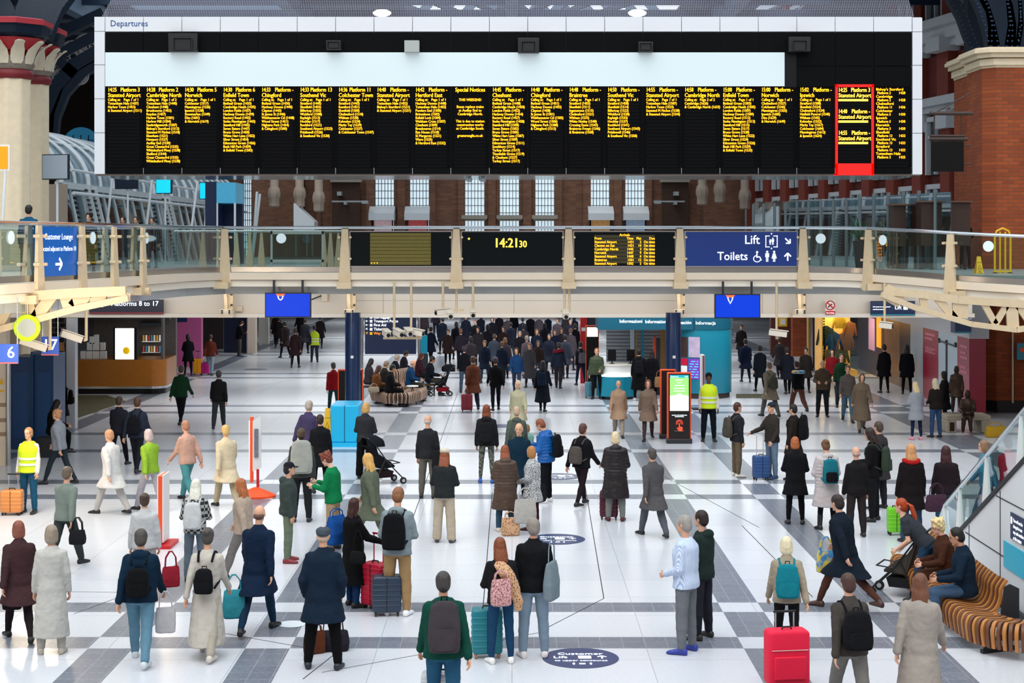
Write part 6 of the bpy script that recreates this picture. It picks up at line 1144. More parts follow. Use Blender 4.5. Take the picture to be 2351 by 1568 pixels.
def person(px, py, h, rz, pose, top, bot, hair, label, shoes='1a1a1c', sk='d9a588', b=1.0, bag=None, hat=None, D=None, z=0, group=None, kids=None, boot=False, Y=None):
    if D is None: gx, gy = G(px, py)
    else: gx, gy = X(px, D), D
    t = thing('person', label, 'person', (gx, gy, z), R(rz), group); s = h/1.745; t.scale = (s, s, s); NP[0] += 1
    D_ = gy; vox = .013 if D_ < 26 else (.017 if D_ < 38 else (.024 if D_ < 56 else .032)); bb = round(b, 1)
    body = meobj('body', bodygeo(pose, bb, vox), skin(sk), t)
    nm = {'tee': 't_shirt', 'shirt': 'shirt', 'sweater': 'sweater', 'jacket': 'jacket', 'hoodie': 'hoodie', 'puffer': 'padded_jacket', 'coat': 'coat', 'longcoat': 'long_coat', 'puffcoat': 'padded_coat', 'dress': 'dress', 'vest': 'vest'}
    for kk, cc in (top if isinstance(top, list) else [top]): meobj(nm[kk], topgeo(pose, bb, vox, kk), (puffy if 'puff' in kk else cloth)(cc) if isinstance(cc, str) else cc, t)
    if isinstance(top, list):
        T_ = skel(pose)['T']; fw_ = skel(pose)['fw']; mb = MB()
        for z_ in (.1, .22): mb.loft([mb.ring(T_(0, 0, z_+e), Vector((1, 0, 0)), fw_, .16*bb+.062+g, .115*bb+.06+g, 24) for e, g in ((-.025, -.01), (-.022, .004), (.022, .004), (.025, -.01))])
        mb.build('reflective_bands', mat('reflective', 'd8dcd4', .35), t)
    if bot: meobj({'jeans': 'jeans', 'leggings': 'leggings'}.get(bot[0], 'trousers'), botgeo(pose, bb, vox, bot[0]), cloth(bot[1]) if isinstance(bot[1], str) else bot[1], t)
    for q in (-1, 1): meobj('shoe', shoegeo(pose, q, boot, .012 if D_ < 40 else .02), mat('shoe_'+shoes, shoes, .5, noise=.1), t)
    if hair: meobj('hair', hairgeo(pose, hair[0]), hairm(hair[1]), t)
    if hat: meobj({'flatcap': 'flat_cap'}.get(hat[0], hat[0]), hairgeo(pose, hat[0]), cloth(hat[1]), t)
    J = skel(pose); nb, hc, hu, hf = J['head']; X1 = Vector((1, 0, 0)); a = abs((rz+180) % 360-180)
    if a > 60 and D_ < 62:
        mb = MB()
        for q in (-1, 1):
            mb = MB(); mb.ell(hc+X1*q*.03+hf*.082+hu*.012, (.014, .011, .008), None, 8, 6); meye = mb.build('eye', mat('eye_dark', '1c1512', .3), t)
        mb = MB(); mb.ell(hc+hf*.088-hu*.052, (.024, .009, .006), None, 8, 6); mb.build('mouth', mat('lip', '9a5548', .5), t)
    if bag: backpack(t, s, J, *bag)
    return t
def backpack(t, s, J, col, label, w=.15, h=.24, pocket=None, f=.05):
    T = J['T']; b = thing('backpack', label, 'backpack', t.location.copy(), t.rotation_euler.z); b.scale = t.scale
    y = -.13-f; mb = MB(); up = J['up']; X1 = Vector((1, 0, 0))
    rg = []
    for z, ww, dd in ((.02, .7, .7), (.03, .95, .95), (.12, 1.05, 1.1), (.3, 1, .95), (.42, .85, .75), (.46, .5, .45)):
        rg.append([T(x, y-.075*dd*2*0+yy, z*h/.24) for x, yy in [(w*ww*math.copysign(abs(cos(q))**.5, cos(q)), -.06+.075*dd*math.copysign(abs(sin(q))**.5, sin(q))) for q in [2*pi*i/16 for i in range(16)]]])
    mb.loft(rg); me = remesh(mb, .016, 2, .008); meobj('main_body', me, cloth(col), b)
    mb = MB(); rg = []
    for z, ww in ((.05, .6), (.07, .78), (.2, .78), (.23, .6)): rg.append([T(x, y-.135+yy, z*h/.24) for x, yy in [(w*ww*cos(q), .03*sin(q)) for q in [2*pi*i/12 for i in range(12)]]])
    mb.loft(rg); mb.build('front_pocket', cloth(pocket or col), b)
    mb = MB(); mb.tube([T(-.03, y-.02, .44*h/.24), T(-.03, y-.02, .49*h/.24), T(.03, y-.02, .49*h/.24), T(.03, y-.02, .44*h/.24)], .008, 6); mb.build('top_handle', cloth('151518'), b)
    for q in (-1, 1): mb = MB(); mb.tube([T(q*.09, y+.02, .42), T(q*.1, -.1, .5), T(q*.105, -.03, .54), T(q*.11, .05, .525), T(q*.115, .115, .46), T(q*.125, .13, .36), T(q*.145, .08, .24), T(q*.165, -.02, .15), T(q*.13, y+.02, .08)], .016, 6); mb.build('strap', cloth(col), b)
def suitcase(px, py, w, h, d, col, rz, hl, label, wheels=4, soft=False, tilt=0, D=None, wheelc='101012', handc='b8bcc0'):
    gx, gy = G(px, py) if D is None else (X(px, D), D); t = thing('suitcase', label, 'suitcase', (gx, gy, 0), R(rz)); t.rotation_euler.x = R(tilt)
    m = mat('shell_'+col, col, .7 if soft else .35, noise=.05, spec=.4); mb = MB(); z0 = .06
    n = 20; sp = lambda q, e=.22: (math.copysign(abs(cos(q))**e, cos(q)), math.copysign(abs(sin(q))**e, sin(q)))
    rows = [(0, .86), (.012, .95), (.04, 1), (h-.04, 1), (h-.012, .95), (h, .86)]
    mb.loft([[(sp(2*pi*i/n)[0]*w/2*k, sp(2*pi*i/n)[1]*d/2*k, z0+z) for i in range(n)] for z, k in rows]); mb.build('shell', m, t)
    if not soft:
        k = 0; z = .1
        while z < h-.05: mb = MB(); mb.loft([[(sp(2*pi*i/n)[0]*(w/2+e), sp(2*pi*i/n)[1]*(d/2+e), z0+z+zz) for i in range(n)] for zz, e in ((-.012, 0), (-.006, .006), (.006, .006), (.012, 0))]); mb.build('rib', m, t); z += .075
    else:
        mb = MB(); mb.box(-w*.38, w*.38, -d/2-.03, -d/2, z0+.08, z0+h*.55); mb.build('front_pocket', m, t, .02)
        mb = MB(); mb.tube([(-w*.44, -d/2-.01, z0+h*.66), (w*.44, -d/2-.01, z0+h*.66)], .006, 6); mb.build('zip', mat('zip_grey', 'c8b0a8', .4, .5), t)
    mb = MB(); mb.box(-.004, .004, -d/2-.008, d/2+.008, z0+.02, z0+h-.01) if not soft else mb.box(-w*.3, w*.3, d/2, d/2+.01, z0, z0+.1); mb.build('seam', RUBBER, t)
    for sx_ in (-1, 1):
        for sy_ in ((-1, 1) if wheels == 4 else (1,)): mb = MB(); mb.cyl((sx_*w*.38-.012, sy_*d*.33, .03), (sx_*w*.38+.012, sy_*d*.33, .03), .03, n=14); mb.box(sx_*w*.38-.02, sx_*w*.38+.02, sy_*d*.33-.02, sy_*d*.33+.02, .035, .07); mb.build('wheel', mat('wheel_'+wheelc, wheelc, .5), t)
    if hl:
        mb = MB(); zt = z0+h+hl; [mb.cyl((q*w*.22, d*.3, z0+h-.02), (q*w*.22, d*.3, zt), .009) for q in (-1, 1)]; mb.build('handle_tube', mat('tube_'+handc, handc, .3, .7), t)
        mb = MB(); mb.cap((-w*.25, d*.3, zt), (w*.25, d*.3, zt), .016, .016, 8); mb.build('grip', mat('tube_'+handc, handc, .3, .7) if handc != 'b8bcc0' else RUBBER, t)
    mb = MB(); mb.tube([(-.06, 0, z0+h), (-.05, 0, z0+h+.03), (.05, 0, z0+h+.03), (.06, 0, z0+h)], .011, 6); mb.build('carry_handle', RUBBER, t); return t
def bagat(name, label, loc, rz, w, h, d, col, strap=.3, m=None, cat='bag', soft=True, z=0):
    t = thing(name, label, cat, loc, rz); m = m or cloth(col); mb = MB(); n = 16; sp = lambda q, e: (math.copysign(abs(cos(q))**e, cos(q)), math.copysign(abs(sin(q))**e, sin(q)))
    rows = [(0, .8, .7), (.04, 1, 1), (.4, 1.04, 1.05), (.8, .97, .7), (1, .92, .3)]
    mb.loft([[(sp(2*pi*i/n, .45)[0]*w/2*a, sp(2*pi*i/n, .45)[1]*d/2*b, h*z_) for i in range(n)] for z_, a, b in rows]); meobj('bag_body', remesh(mb, .014, 2, .012), m, t)
    if strap:
        for q in ((-1, 1) if strap < .25 else (0,)):
            mb = MB(); y = q*d*.15; mb.tube([(-w*.32, y, h*.95), (-w*.28, y, h+strap*.6), (-w*.08, y, h+strap), (w*.08, y, h+strap), (w*.28, y, h+strap*.6), (w*.32, y, h*.95)], .009, 6); mb.build('strap', m, t)
    return t
def stroller(label, loc, rz, c1, c2, canopy=True):
    t = thing('stroller', label, 'pushchair', loc, rz); DK = mat('stroller_frame', '141417', .4)   # pushes toward +Y
    mb = MB()
    for s in (-1, 1):
        mb.tube([(s*.22, -.45, 1.05), (s*.23, -.3, .92), (s*.24, .0, .5), (s*.24, .38, .12)], .014, 8); mb.tube([(s*.23, -.05, .58), (s*.24, -.3, .12)], .013, 8); mb.tube([(s*.23, .05, .46), (s*.23, .3, .48)], .011, 8)
    mb.tube([(-.22, -.45, 1.05), (-.2, -.48, 1.07), (.2, -.48, 1.07), (.22, -.45, 1.05)], .018, 8); mb.cyl((-.24, -.3, .14), (.24, -.3, .14), .01); mb.cyl((-.23, .3, .48), (.23, .3, .48), .013); mb.build('frame', DK, t)
    mb = MB(); mb.loft([[(-.18, -.1, .38), (.18, -.1, .38), (.18, -.14, .36), (-.18, -.14, .36)], [(-.18, -.26, .88), (.18, -.26, .88), (.18, -.3, .86), (-.18, -.3, .86)]]); mb.loft([[(-.18, -.12, .36), (.18, -.12, .36), (.18, -.12, .4), (-.18, -.12, .4)], [(-.18, .2, .38), (.18, .2, .38), (.18, .2, .42), (-.18, .2, .42)]]); [mb.loft([[(s*.18, -.12, .38), (s*.19, -.12, .38), (s*.19, -.2, .7), (s*.18, -.2, .7)], [(s*.18, .2, .4), (s*.19, .2, .4), (s*.19, .1, .5), (s*.18, .1, .5)]]) for s in (-1, 1)]; mb.build('seat', cloth(c1), t)
    if canopy:
        mb = MB(); mb.loft([[(-.2*cos(a)*1.05, -.2+.32*sin(e)-.1, .8+.26*cos(e)*sin(a) + .06) for a in [pi*i/12 for i in range(13)]] for e in [R(x) for x in (-35, -10, 20, 50)]], False); o = mb.build('canopy', cloth(c1), t); o.modifiers.new('s', 'SOLIDIFY').thickness = .01
    mb = MB(); mb.loft([[(-.19, -.25, .16), (.19, -.25, .16), (.19, .12, .16), (-.19, .12, .16)], [(-.21, -.28, .3), (.21, -.28, .3), (.21, .16, .3), (-.21, .16, .3)]]); mb.build('basket', cloth(c2), t)
    for s in (-1, 1):
        for y, r_ in ((-.3, .09), (.38, .075)):
            mb = MB(); mb.cyl((s*.24-.02, y, r_), (s*.24+.02, y, r_), r_, n=20); mb.mi = 1; mb.cyl((s*.24-.024, y, r_), (s*.24+.024, y, r_), r_*.5, n=12); mb.build('wheel', [RUBBER, mat('hub_grey', 'b0b0b4', .4)], t)
    return t
# ---------------------------------------------------------------- the people, front to back
def pattern(name, c1, c2, sc=40, kind='noise'):
    if name in _m: return _m[name]
    m = bpy.data.materials.new(name); m.use_nodes = True; n = m.node_tree.nodes; L = m.node_tree.links; b = n['Principled BSDF']; tc = n.new('ShaderNodeTexCoord'); b.inputs['Roughness'].default_value = .85
    if kind == 'stripe': t = n.new('ShaderNodeTexWave'); t.inputs['Scale'].default_value = sc; L.new(tc.outputs['Object'], t.inputs[0]); o = t.outputs[1]
    elif kind == 'check': t = n.new('ShaderNodeTexChecker'); t.inputs['Scale'].default_value = sc; L.new(tc.outputs['Object'], t.inputs[0]); o = t.outputs[1]
    else: t = n.new('ShaderNodeTexVoronoi' if kind == 'spot' else 'ShaderNodeTexNoise'); t.inputs['Scale'].default_value = sc; L.new(tc.outputs['Object'], t.inputs[0]); o = t.outputs[0]
    r = n.new('ShaderNodeValToRGB'); r.color_ramp.elements[0].color = lin(c1); r.color_ramp.elements[1].color = lin(c2); r.color_ramp.elements[0].position = .42; r.color_ramp.elements[1].position = .55
    if kind == 'spot': r.color_ramp.elements[0].position = .25; r.color_ramp.elements[1].position = .4
    L.new(o, r.inputs[0]); L.new(r.outputs[0], b.inputs['Base Color']); _m[name] = m; return m
LEO = pattern('leopard_print', '4a2c1c', 'c79a74', 38, 'spot'); TWEED = pattern('tweed', '1c1c1e', 'd8d8d8', 70); CAMO = pattern('camouflage', '2c302a', '6d6e62', 22); PINSTR = pattern('pinstripe_shirt', '9fb4d4', 'd4def0', 26, 'stripe'); PLAID = pattern('plaid', '1e2226', 'a8a8a4', 18, 'check'); HIVIS = mat('hi_vis', 'c4dc0c', .7, noise=.08, nscale=12)
P = person
# nearest rows
p = P(742, 1535, 1.80, 0, 'wide', ('coat', '16283c'), ('trousers', '0c0c0f'), ('bald', 'c8a890'), 'man in a navy coat and grey flat cap standing with feet apart', hat=('flatcap', '4c5862'), b=1.15, shoes='1c2430')
bagat('holdall', 'navy and brown leather holdall on the floor behind the man in the flat cap', (X(765, 20.9), 20.9, 0), .1, .42, .26, .26, '2a2630', .22)
bagat('briefcase', 'tan brown leather briefcase leaning by the navy holdall', (X(722, 20.7), 20.7, 0), .5, .3, .3, .1, '6e3a24', .1)
P(812, 1392, 1.60, -55, 'holdR', ('longcoat', '0c0b0d'), ('jeans', '173a66'), ('longer', '3a1d16'), 'woman with long dark brown hair and black coat holding a red suitcase handle', boot=True)
bagat('shoulder_bag', 'small black quilted bag on the hip of the long haired woman in black', (X(822, 23.0), 23.0, .72), -.4, .24, .18, .1, '141416', .3)
bagat('backpack', 'bright blue backpack carried behind the long haired woman in black', (X(772, 23.6), 23.6, .88), .9, .34, .44, .2, '1d58a8', .1)
suitcase(862, 1397, .4, .62, .24, 'b01030', -35, .42, 'red hard suitcase with tall red handle beside the woman in black', handc='c8102c')
P(912, 1412, 1.84, -8, 'front', ('hoodie', '97a6ac'), ('trousers', 'b89468'), ('short', '8a5a3c'), 'young man in a pale grey hoodie and tan trousers wearing a black backpack', bag=('121216', 'black backpack on the young man in the pale grey hoodie', .16, .27), shoes='f0eff0')
suitcase(888, 1412, .42, .52, .26, '2c3a4c', 5, 0, 'slate blue ribbed suitcase standing by the tan trousered young man')
P(1018, 1682, 1.78, 5, 'pull', ('hoodie', '0e4c3e'), ('jeans', '2a5f80'), ('short', '3c3836'), 'person in a dark green hooded jacket walking away at the bottom edge', bag=('4a4348', 'grey roll top backpack on the person in the dark green jacket', .17, .3), b=1.1)
suitcase(1012, 1672, .44, .55, .25, 'c4c8cc', 0, .35, 'pale silver suitcase at the bottom edge beside the dark green jacket', D=17.6)
P(1150, 1522, 1.60, 12, 'front', ('jacket', '1d1c20'), ('slim', '1f4a70'), ('long', '7c4024'), 'woman with auburn hair, leopard scarf and dark jeans beside a teal suitcase', shoes='eeeeea')
t = thing('scarf', 'leopard print scarf draped down the back of the auburn haired woman', 'scarf', (X(1162, 20.05), 20.05, 0), R(12)); mb = MB(); mb.loft([[( x+w*cos(q), y+.035*sin(q), z_) for q in [2*pi*i/12 for i in range(12)]] for x, y, z_, w in ((.16, -.02, .72, .05), (.14, -.06, .85, .07), (.08, -.06, 1.05, .09), (.0, -.05, 1.2, .11), (-.06, .02, 1.3, .1), (-.07, .1, 1.34, .05))]); meobj('cloth', remesh(mb, .014, 2, .02), LEO, t)
bagat('backpack', 'pink furry backpack with an orange strap on the auburn haired woman', (X(1150, 19.9), 19.9, .82), .3, .26, .34, .14, 'c08484', .1, pattern('pink_fur', '8a5058', 'd8a8a4', 60))
suitcase(1118, 1508, .4, .58, .25, '1a7a86', 5, .0, 'teal ribbed suitcase with copper corners beside the auburn haired woman', wheelc='a87058')
P(1225, 1508, 1.80, 8, 'stand', ('jacket', '15151a'), ('jeans', '93a9bc'), ('short', '8a8078'), 'man in a black jacket and pale jeans standing right of the auburn haired woman', shoes='e8dedc', b=1.1)
bagat('tote_bag', 'large pale grey shopping bag slung behind the man in pale jeans', (X(1266, 20.4), 20.4, .78), 1.2, .36, .5, .14, '8898a0', .3)
P(1575, 1498, 1.80, 60, 'tallbag', ('shirt', PINSTR), ('trousers', '7c8088'), ('short', '9a948c'), 'older man in a pale blue striped shirt and grey trousers facing left', shoes='2c3c98', b=1.1)
P(1612, 1466, 1.74, 55, 'stand', ('hoodie', '24342f'), ('trousers', '2a2c36'), ('short', '2a1d18'), 'man in a dark green hooded top standing just behind the man in the striped shirt', shoes='2a2420')
P(1806, 1515, 1.60, -6, 'pull', ('jacket', 'b3a58e'), ('slim', '17171b'), ('bob', 'e0d2b0'), 'blonde woman in a beige jacket with a turquoise backpack pulling a red suitcase', bag=('158a9a', 'turquoise backpack on the blonde woman in beige', .16, .26))
suitcase(1806, 1580, .52, .66, .26, 'e0123c', 8, .2, 'bright red soft suitcase at the bottom edge, right of centre', wheels=2, soft=True, D=19.1)
P(1952, 1660, 1.72, 10, 'walk', ('jacket', '4c4642'), ('trousers', '8a8680'), ('short', '4a3028'), 'person in a dark brown jacket and grey trousers walking at the bottom edge, right', bag=('16161a', 'black rounded backpack at the bottom edge, on the person in brown', .17, .24))
P(2112, 1655, 1.70, -20, 'walk', ('longcoat', 'b5aaa0'), ('trousers', '4a4040'), ('long', '6e4430'), 'person in a long pale beige coat walking at the bottom edge near the bench')
P(1940, 1400, 1.78, 40, 'stride', ('coat', '14202e'), ('slim', '5c3a2e'), ('short', '2c2020'), 'striding person in a dark navy coat and brown trousers left of the pushchair', shoes='4a3028')
bagat('shopping_bag', 'colourful striped shopping bag beside the striding person in navy', (X(1896, 23.8), 23.8, .42), .3, .3, .34, .12, 'c8a060', .2, pattern('rainbow_bag', 'd8c040', '4088c0', 9))
P(322, 1522, 1.76, 4, 'walk', ('hoodie', '0f2a40'), ('jeans', '6f9cb4'), ('short', '4c4640'), 'person in a navy hooded jacket and pale blue jeans walking away, lower left', bag=('0e0f12', 'small black backpack on the person in navy and pale jeans', .14, .2), shoes='c8d0d4', b=1.1)
bagat('plastic_bag', 'thin white carrier bag in the right hand of the person in pale blue jeans', (X(380, 20.4), 20.4, .35), .2, .26, .34, .1, 'd8d4d6', .2)
bagat('shoulder_bag', 'red shoulder bag beside the person in the navy hooded jacket', (X(392, 21.3), 21.3, .75), .4, .24, .28, .12, 'a02434', .2)
P(475, 1508, 1.72, 0, 'walk', ('dress', 'ddd5c8'), ('trousers', 'c8bfae'), ('bun', '4a4440'), 'person in a long cream coat with a black bag on the back, lower left', bag=('131318', 'small black bag on the back of the person in the long cream coat', .12, .18), shoes='d0c8bc')
P(592, 1452, 1.80, -10, 'walkb', ('coat', '122640'), ('slim', '1c3a54'), ('bald', '6a4a40'), 'man in a dark navy coat walking away left of the flat cap man')
bagat('shopping_bag', 'turquoise shopping bag beside the walking man in the dark navy coat', (X(537, 21.6), 21.6, .25), .3, .3, .4, .12, '3a9cac', .2)
P(44, 1470, 1.66, 25, 'walk', ('coat', '4a3034'), ('slim', '2a2226'), ('bob', '8a5040'), 'person in a maroon brown coat at the lower left edge')
bagat('shoulder_bag', 'dark oval handbag carried at the lower left edge', (X(28, 21.4), 21.4, .42), .2, .26, .36, .12, '241c22', .2)
P(150, 1300, 1.70, -20, 'walkb', ('shirt', '8a968c'), ('trousers', '3c4444'), ('short', '6a5a4c'), 'person in a grey green shirt walking at left, ahead of the orange suitcase')
bagat('shoulder_bag', 'round black bag swinging beside the person in the grey green shirt', (X(178, 26.0), 26.0, .42), 0, .26, .24, .2, '1c1c20', .2)
P(118, 1500, 1.68, 10, 'stand', ('dress', 'dcdad2'), ('trousers', 'c8c4ba'), ('bob', '9a8a78'), 'pale figure in a long off white coat at lower left, right of the maroon coat', shoes='b8aea0')
P(448, 1335, 1.62, 0, 'front', ('shirt', PLAID), ('jeans', '6a7a86'), ('long', 'e8e0d0'), 'platinum haired woman in a plaid shirt with a white backpack', bag=('e4e6e6', 'white backpack on the platinum haired woman', .15, .25))
P(332, 1372, 1.58, 10, 'stand', ('jacket', 'dcdcdc'), ('trousers', 'b0aaa8'), ('bun', '4a3a2c'), 'brown haired person in a white jacket partly behind the navy hooded walker')
t = P(765, 1262, 1.72, 75, 'phone', ('shirt', '0c8a50'), ('trousers', 'c0a078'), ('curly', '7c3c28'), 'young man in an open bright green shirt looking at his phone, facing left', sk='e8b8a0')
def phone(t, pose, label):
    J = skel(pose); c = (J['arm-1'][2]+J['arm-1'][3]*.1).lerp(J['arm1'][2]+J['arm1'][3]*.1, .5)+Vector((0, .0, .03)); w = Matrix.Translation(t.location) @ t.rotation_euler.to_matrix().to_4x4() @ (c*t.scale.x)
    o = thing('phone', label, 'phone', w, t.rotation_euler.z); o.rotation_euler.x = R(40); MB().box(-.038, .038, -.005, .005, -.07, .07).build('case', BLACK, o, .004); MB().box(-.034, .034, -.0065, -.005, -.062, .062).build('screen', mat('phone_screen', '9fb4c8', .2, emit=.3), o)
phone(t, 'phone', 'dark phone in the hands of the young man in the green shirt')
P(662, 1290, 1.68, -80, 'stand', ('hoodie', '44504c'), ('trousers', '7c8a72'), ('short', '1c1c20'), 'young person in a dark grey green hooded top facing right, left of the green shirt', hat=('cap', '202428'), shoes='8a2c34')
P(692, 1198, 1.80, 8, 'stand', ('jacket', '4a4c46'), ('trousers', '26262a'), ('short', '4a3a2a'), 'tall person with a huge pale grey backpack left of the green shirt', bag=('b8bab0', 'huge pale grey and white backpack on a tall person', .2, .34))
P(735, 1132, 1.68, 10, 'stand', ('coat', '17181c'), ('slim', '141418'), ('short', '2c211c'), 'person in a black coat with hairband standing in front of the yellow sign')
P(706, 1095, 1.80, -30, 'walk', ('coat', '4c4468'), ('trousers', '3a3a58'), ('short', 'b0a498'), 'person in a purple coat walking left of the yellow wet floor sign')
P(838, 1098, 1.72, -12, 'front', ('jacket', '33353a'), ('wide', '0e0e11'), ('bob', 'c89a5c'), 'blonde woman in a charcoal jacket and black trousers standing by the cyan box')
stroller('black pushchair in front of the blonde woman in charcoal', (X(880, 35.2), 35.2, 0), R(-60), '1a1c22', '2a1a20')
P(852, 1262, 1.74, 70, 'walk', ('coat', '6a7260'), ('trousers', '8a8c7c'), ('long', 'd8a860'), 'golden haired person in an olive grey coat walking left behind the hooded young man')
P(982, 1143, 1.74, -8, 'stand', ('sweater', '2b2c30'), ('trousers', '6c6860'), ('bald', 'b8aaa0'), 'grey haired man in a black sweater and grey trousers, seen from behind')
bagat('coat', 'dark jacket draped over the right arm of the man in the black sweater', (X(1008, 33.0), 33.0, .55), .3, .3, .5, .14, '1e1c1e', 0, cat='jacket')
P(1020, 1245, 1.68, -6, 'front', ('jacket', '2c3032'), ('wide', 'd0bfa8'), ('long', '8a4a2c'), 'woman in a cream beret, dark jacket and beige trousers, seen from behind', hat=('beret', 'efe2cc'), shoes='3a3c44')
P(1117, 1108, 1.74, -5, 'stand', ('hoodie', '232428'), ('leggings', CAMO), ('long', '7a3c22'), 'woman with auburn hair, black hooded jacket and camouflage leggings', bag=('1c1c20', 'black backpack on the woman in camouflage leggings', .16, .25), shoes='1f5cb8')
P(1160, 1220, 1.60, 6, 'front', ('puffcoat', '4a382e'), ('jeans', '3c5a70'), ('long', '8c4a2c'), 'woman with red brown hair in a quilted brown coat and jeans', shoes='d8ccc0')
bagat('handbag', 'leopard print bag on the floor between the feet of the quilted brown coat woman', (X(1172, 29.0), 29.0, 0), .2, .34, .34, .14, '6a4a30', .1, LEO)
P(1192, 1180, 1.80, 170, 'stand', ('coat', '0f3044'), ('trousers', '1a2a38'), ('bald', 'd8c0a8'), 'bald man in a navy coat and open white collar facing the viewer', sk='dca888')
P(1222, 1216, 1.56, 60, 'tallbag', ('coat', TWEED), ('trousers', '4a1424'), ('bob', 'b07a48'), 'short haired woman in a black and white tweed coat facing left', shoes='3c1420')
bagat('tote_bag', 'large white canvas tote bag held by the woman in tweed', (X(1206, 29.0), 29.0, .22), .2, .42, .46, .08, 'c8c4bc', .2)
bagat('shoulder_bag', 'black shoulder bag on the hip of the woman in tweed', (X(1240, 29.7), 29.7, .5), 1.0, .3, .34, .12, '1c1c20', .3)
t = P(1254, 1153, 1.74, 70, 'phone', ('puffer', '0f58a0'), ('trousers', '12151e'), ('short', '8a4c30'), 'young man in a bright blue padded jacket looking down at his phone', bag=('16171c', 'black backpack on the young man in bright blue', .15, .26, None, .08), shoes='f0f0f0')
phone(t, 'phone', 'dark phone in the hands of the young man in the bright blue padded jacket')
P(1186, 1098, 1.68, 0, 'walk', ('hoodie', '5c665c'), ('trousers', '4c5458'), ('short', 'c8a890'), 'person in a mottled grey green coat behind the bald man in navy')
P(1190, 1008, 1.66, 175, 'walkb', ('coat', 'd0cba8'), ('trousers', 'b8b09c'), ('bob', 'd8c8a8'), 'fair haired person in a pale cream coat walking forward in mid hall')
P(1212, 1090, 1.2, 20, 'walk', ('dress', '8cc0b4'), ('leggings', 'b090b0'), ('bob', '8a6a4c'), 'child in a mint green coat beside the mottled green coat')
P(1335, 1160, 1.72, -35, 'walk', ('jacket', '15161b'), ('slim', '241a1e'), ('short', '5a3a30'), 'person in black walking right of the blue padded jacket', bag=('5c5450', 'grey brown bag on the person in black right of the blue jacket', .14, .2))
P(1413, 1196, 1.72, -3, 'front', ('puffcoat', '201a1c'), ('trousers', '8a8c88'), ('bob', 'd8c4a0'), 'blonde woman in a long dark hooded padded coat beside a burgundy suitcase', shoes='4a1a20')
suitcase(1398, 1192, .36, .5, .22, '501424', -5, 0, 'burgundy suitcase behind the legs of the blonde woman in the long dark coat')
P(1500, 1232, 1.66, 20, 'walk', ('coat', '5c5a5c'), ('trousers', '60646e'), ('short', '4a4440'), 'person in a grey coat walking right of the long dark coat')
P(1627, 1013, 1.84, 178, 'stand', [('shirt', 'e8e0dc'), ('vest', HIVIS)], ('trousers', '0e1524'), ('short', '15120f'), 'station worker in a bright yellow vest over a white shirt facing the viewer', sk='5a3c2c', hat=('beanie', '14181f'))
P(1420, 1003, 1.62, 176, 'walk', ('coat', 'c09c80'), ('trousers', 'b8a898'), ('bald', 'b89878'), 'person in a tan beige coat walking forward left of the touch kiosk')
P(1488, 1010, 1.70, 176, 'walkb', ('coat', '8a7464'), ('slim', '4c3c3a'), ('bob', '6a4434'), 'person in a brown fur coat over cream walking forward beside the touch kiosk')
P(1692, 1094, 1.70, -75, 'stand', ('jacket', '2a2a30'), ('trousers', '756452'), ('short', '4a2c20'), 'young man in a black jacket and tan trousers facing right with a backpack', bag=('57514a', 'grey and brown backpack on the young man in tan trousers', .17, .26), shoes='d8d0c4')
P(1772, 1098, 1.72, 120, 'holdR', ('jacket', '39342f'), ('jeans', '7c94ac'), ('beanie', '3c4450'), 'man in a grey beanie, dark jacket and pale jeans holding a blue suitcase', shoes='2c4a70', hat=('beanie', '48505c'))
suitcase(1747, 1102, .36, .5, .24, '2a4c80', 10, .45, 'blue hard suitcase with tall pale handle in front of the man in the grey beanie', handc='e0dcd8')
P(1822, 1100, 1.70, 60, 'stand', ('coat', '2c241f'), ('trousers', '4a3424'), ('short', '1c1816'), 'person in a dark brown coat with a large black backpack right of the grey beanie', bag=('121318', 'large black backpack right of the grey beanie man', .19, .32))
P(1826, 1203, 1.66, -5, 'front', ('coat', '121216'), ('slim', '0f0f13'), ('bob', 'a85c30'), 'ginger haired woman in a black coat, seen from behind')
P(1898, 1216, 1.68, 6, 'front', ('puffcoat', 'b8aead'), ('leggings', '15161c'), ('bun', '6a4a30'), 'woman in a silver grey padded coat with black boots, seen from behind', bag=('1c7c8c', 'teal and black backpack on the woman in the silver padded coat', .15, .26, '15161a', .08), boot=True)
P(1966, 1232, 1.64, 8, 'stand', ('jacket', '1e1a1c'), ('trousers', '332a2a'), ('bald', 'b09080'), 'balding man in a black jacket right of the silver padded coat')
P(2006, 1196, 1.80, 65, 'front', ('jacket', '141317'), ('trousers', '19191e'), ('long', '2c1c18'), 'tall dark haired woman in a black jacket facing left', bag=('3c4a3c', 'dark olive backpack on the tall dark haired woman in black', .15, .26))
P(2018, 1168, 1.76, 40, 'stand', ('coat', '3c3638'), ('trousers', '2c2c32'), ('short', '4a3a30'), 'person in a charcoal coat just behind the tall dark haired woman')
P(2092, 1245, 1.76, 4, 'stand', ('coat', '1c1518'), ('jeans', '34526c'), ('long', 'c89060'), 'fair haired woman in a black coat with red collar and blue jeans')
t = thing('scarf', 'red collar scarf on the fair haired woman in black', 'scarf', (X(2092, 28.35), 28.35, 1.47)); mb = MB(); mb.tube([(.13*cos(a), .12*sin(a), .012*cos(a*2)) for a in [2*pi*i/16 for i in range(17)]], .04, 8); mb.build('wrap', cloth('c02020'), t)
suitcase(2056, 1228, .3, .45, .2, '7ad82c', 0, 0, 'lime green suitcase left of the fair haired woman in jeans')
P(2172, 1236, 1.68, -8, 'stand', ('jacket', '281c22'), ('trousers', '2c5870'), ('longer', '3c1a1c'), 'woman with dark red hair in a black top near the stair foot')
bagat('shoulder_bag', 'plum coloured bag behind the woman with dark red hair', (X(2150, 28.0), 28.0, .62), .3, .4, .3, .18, '4a3040', .2)
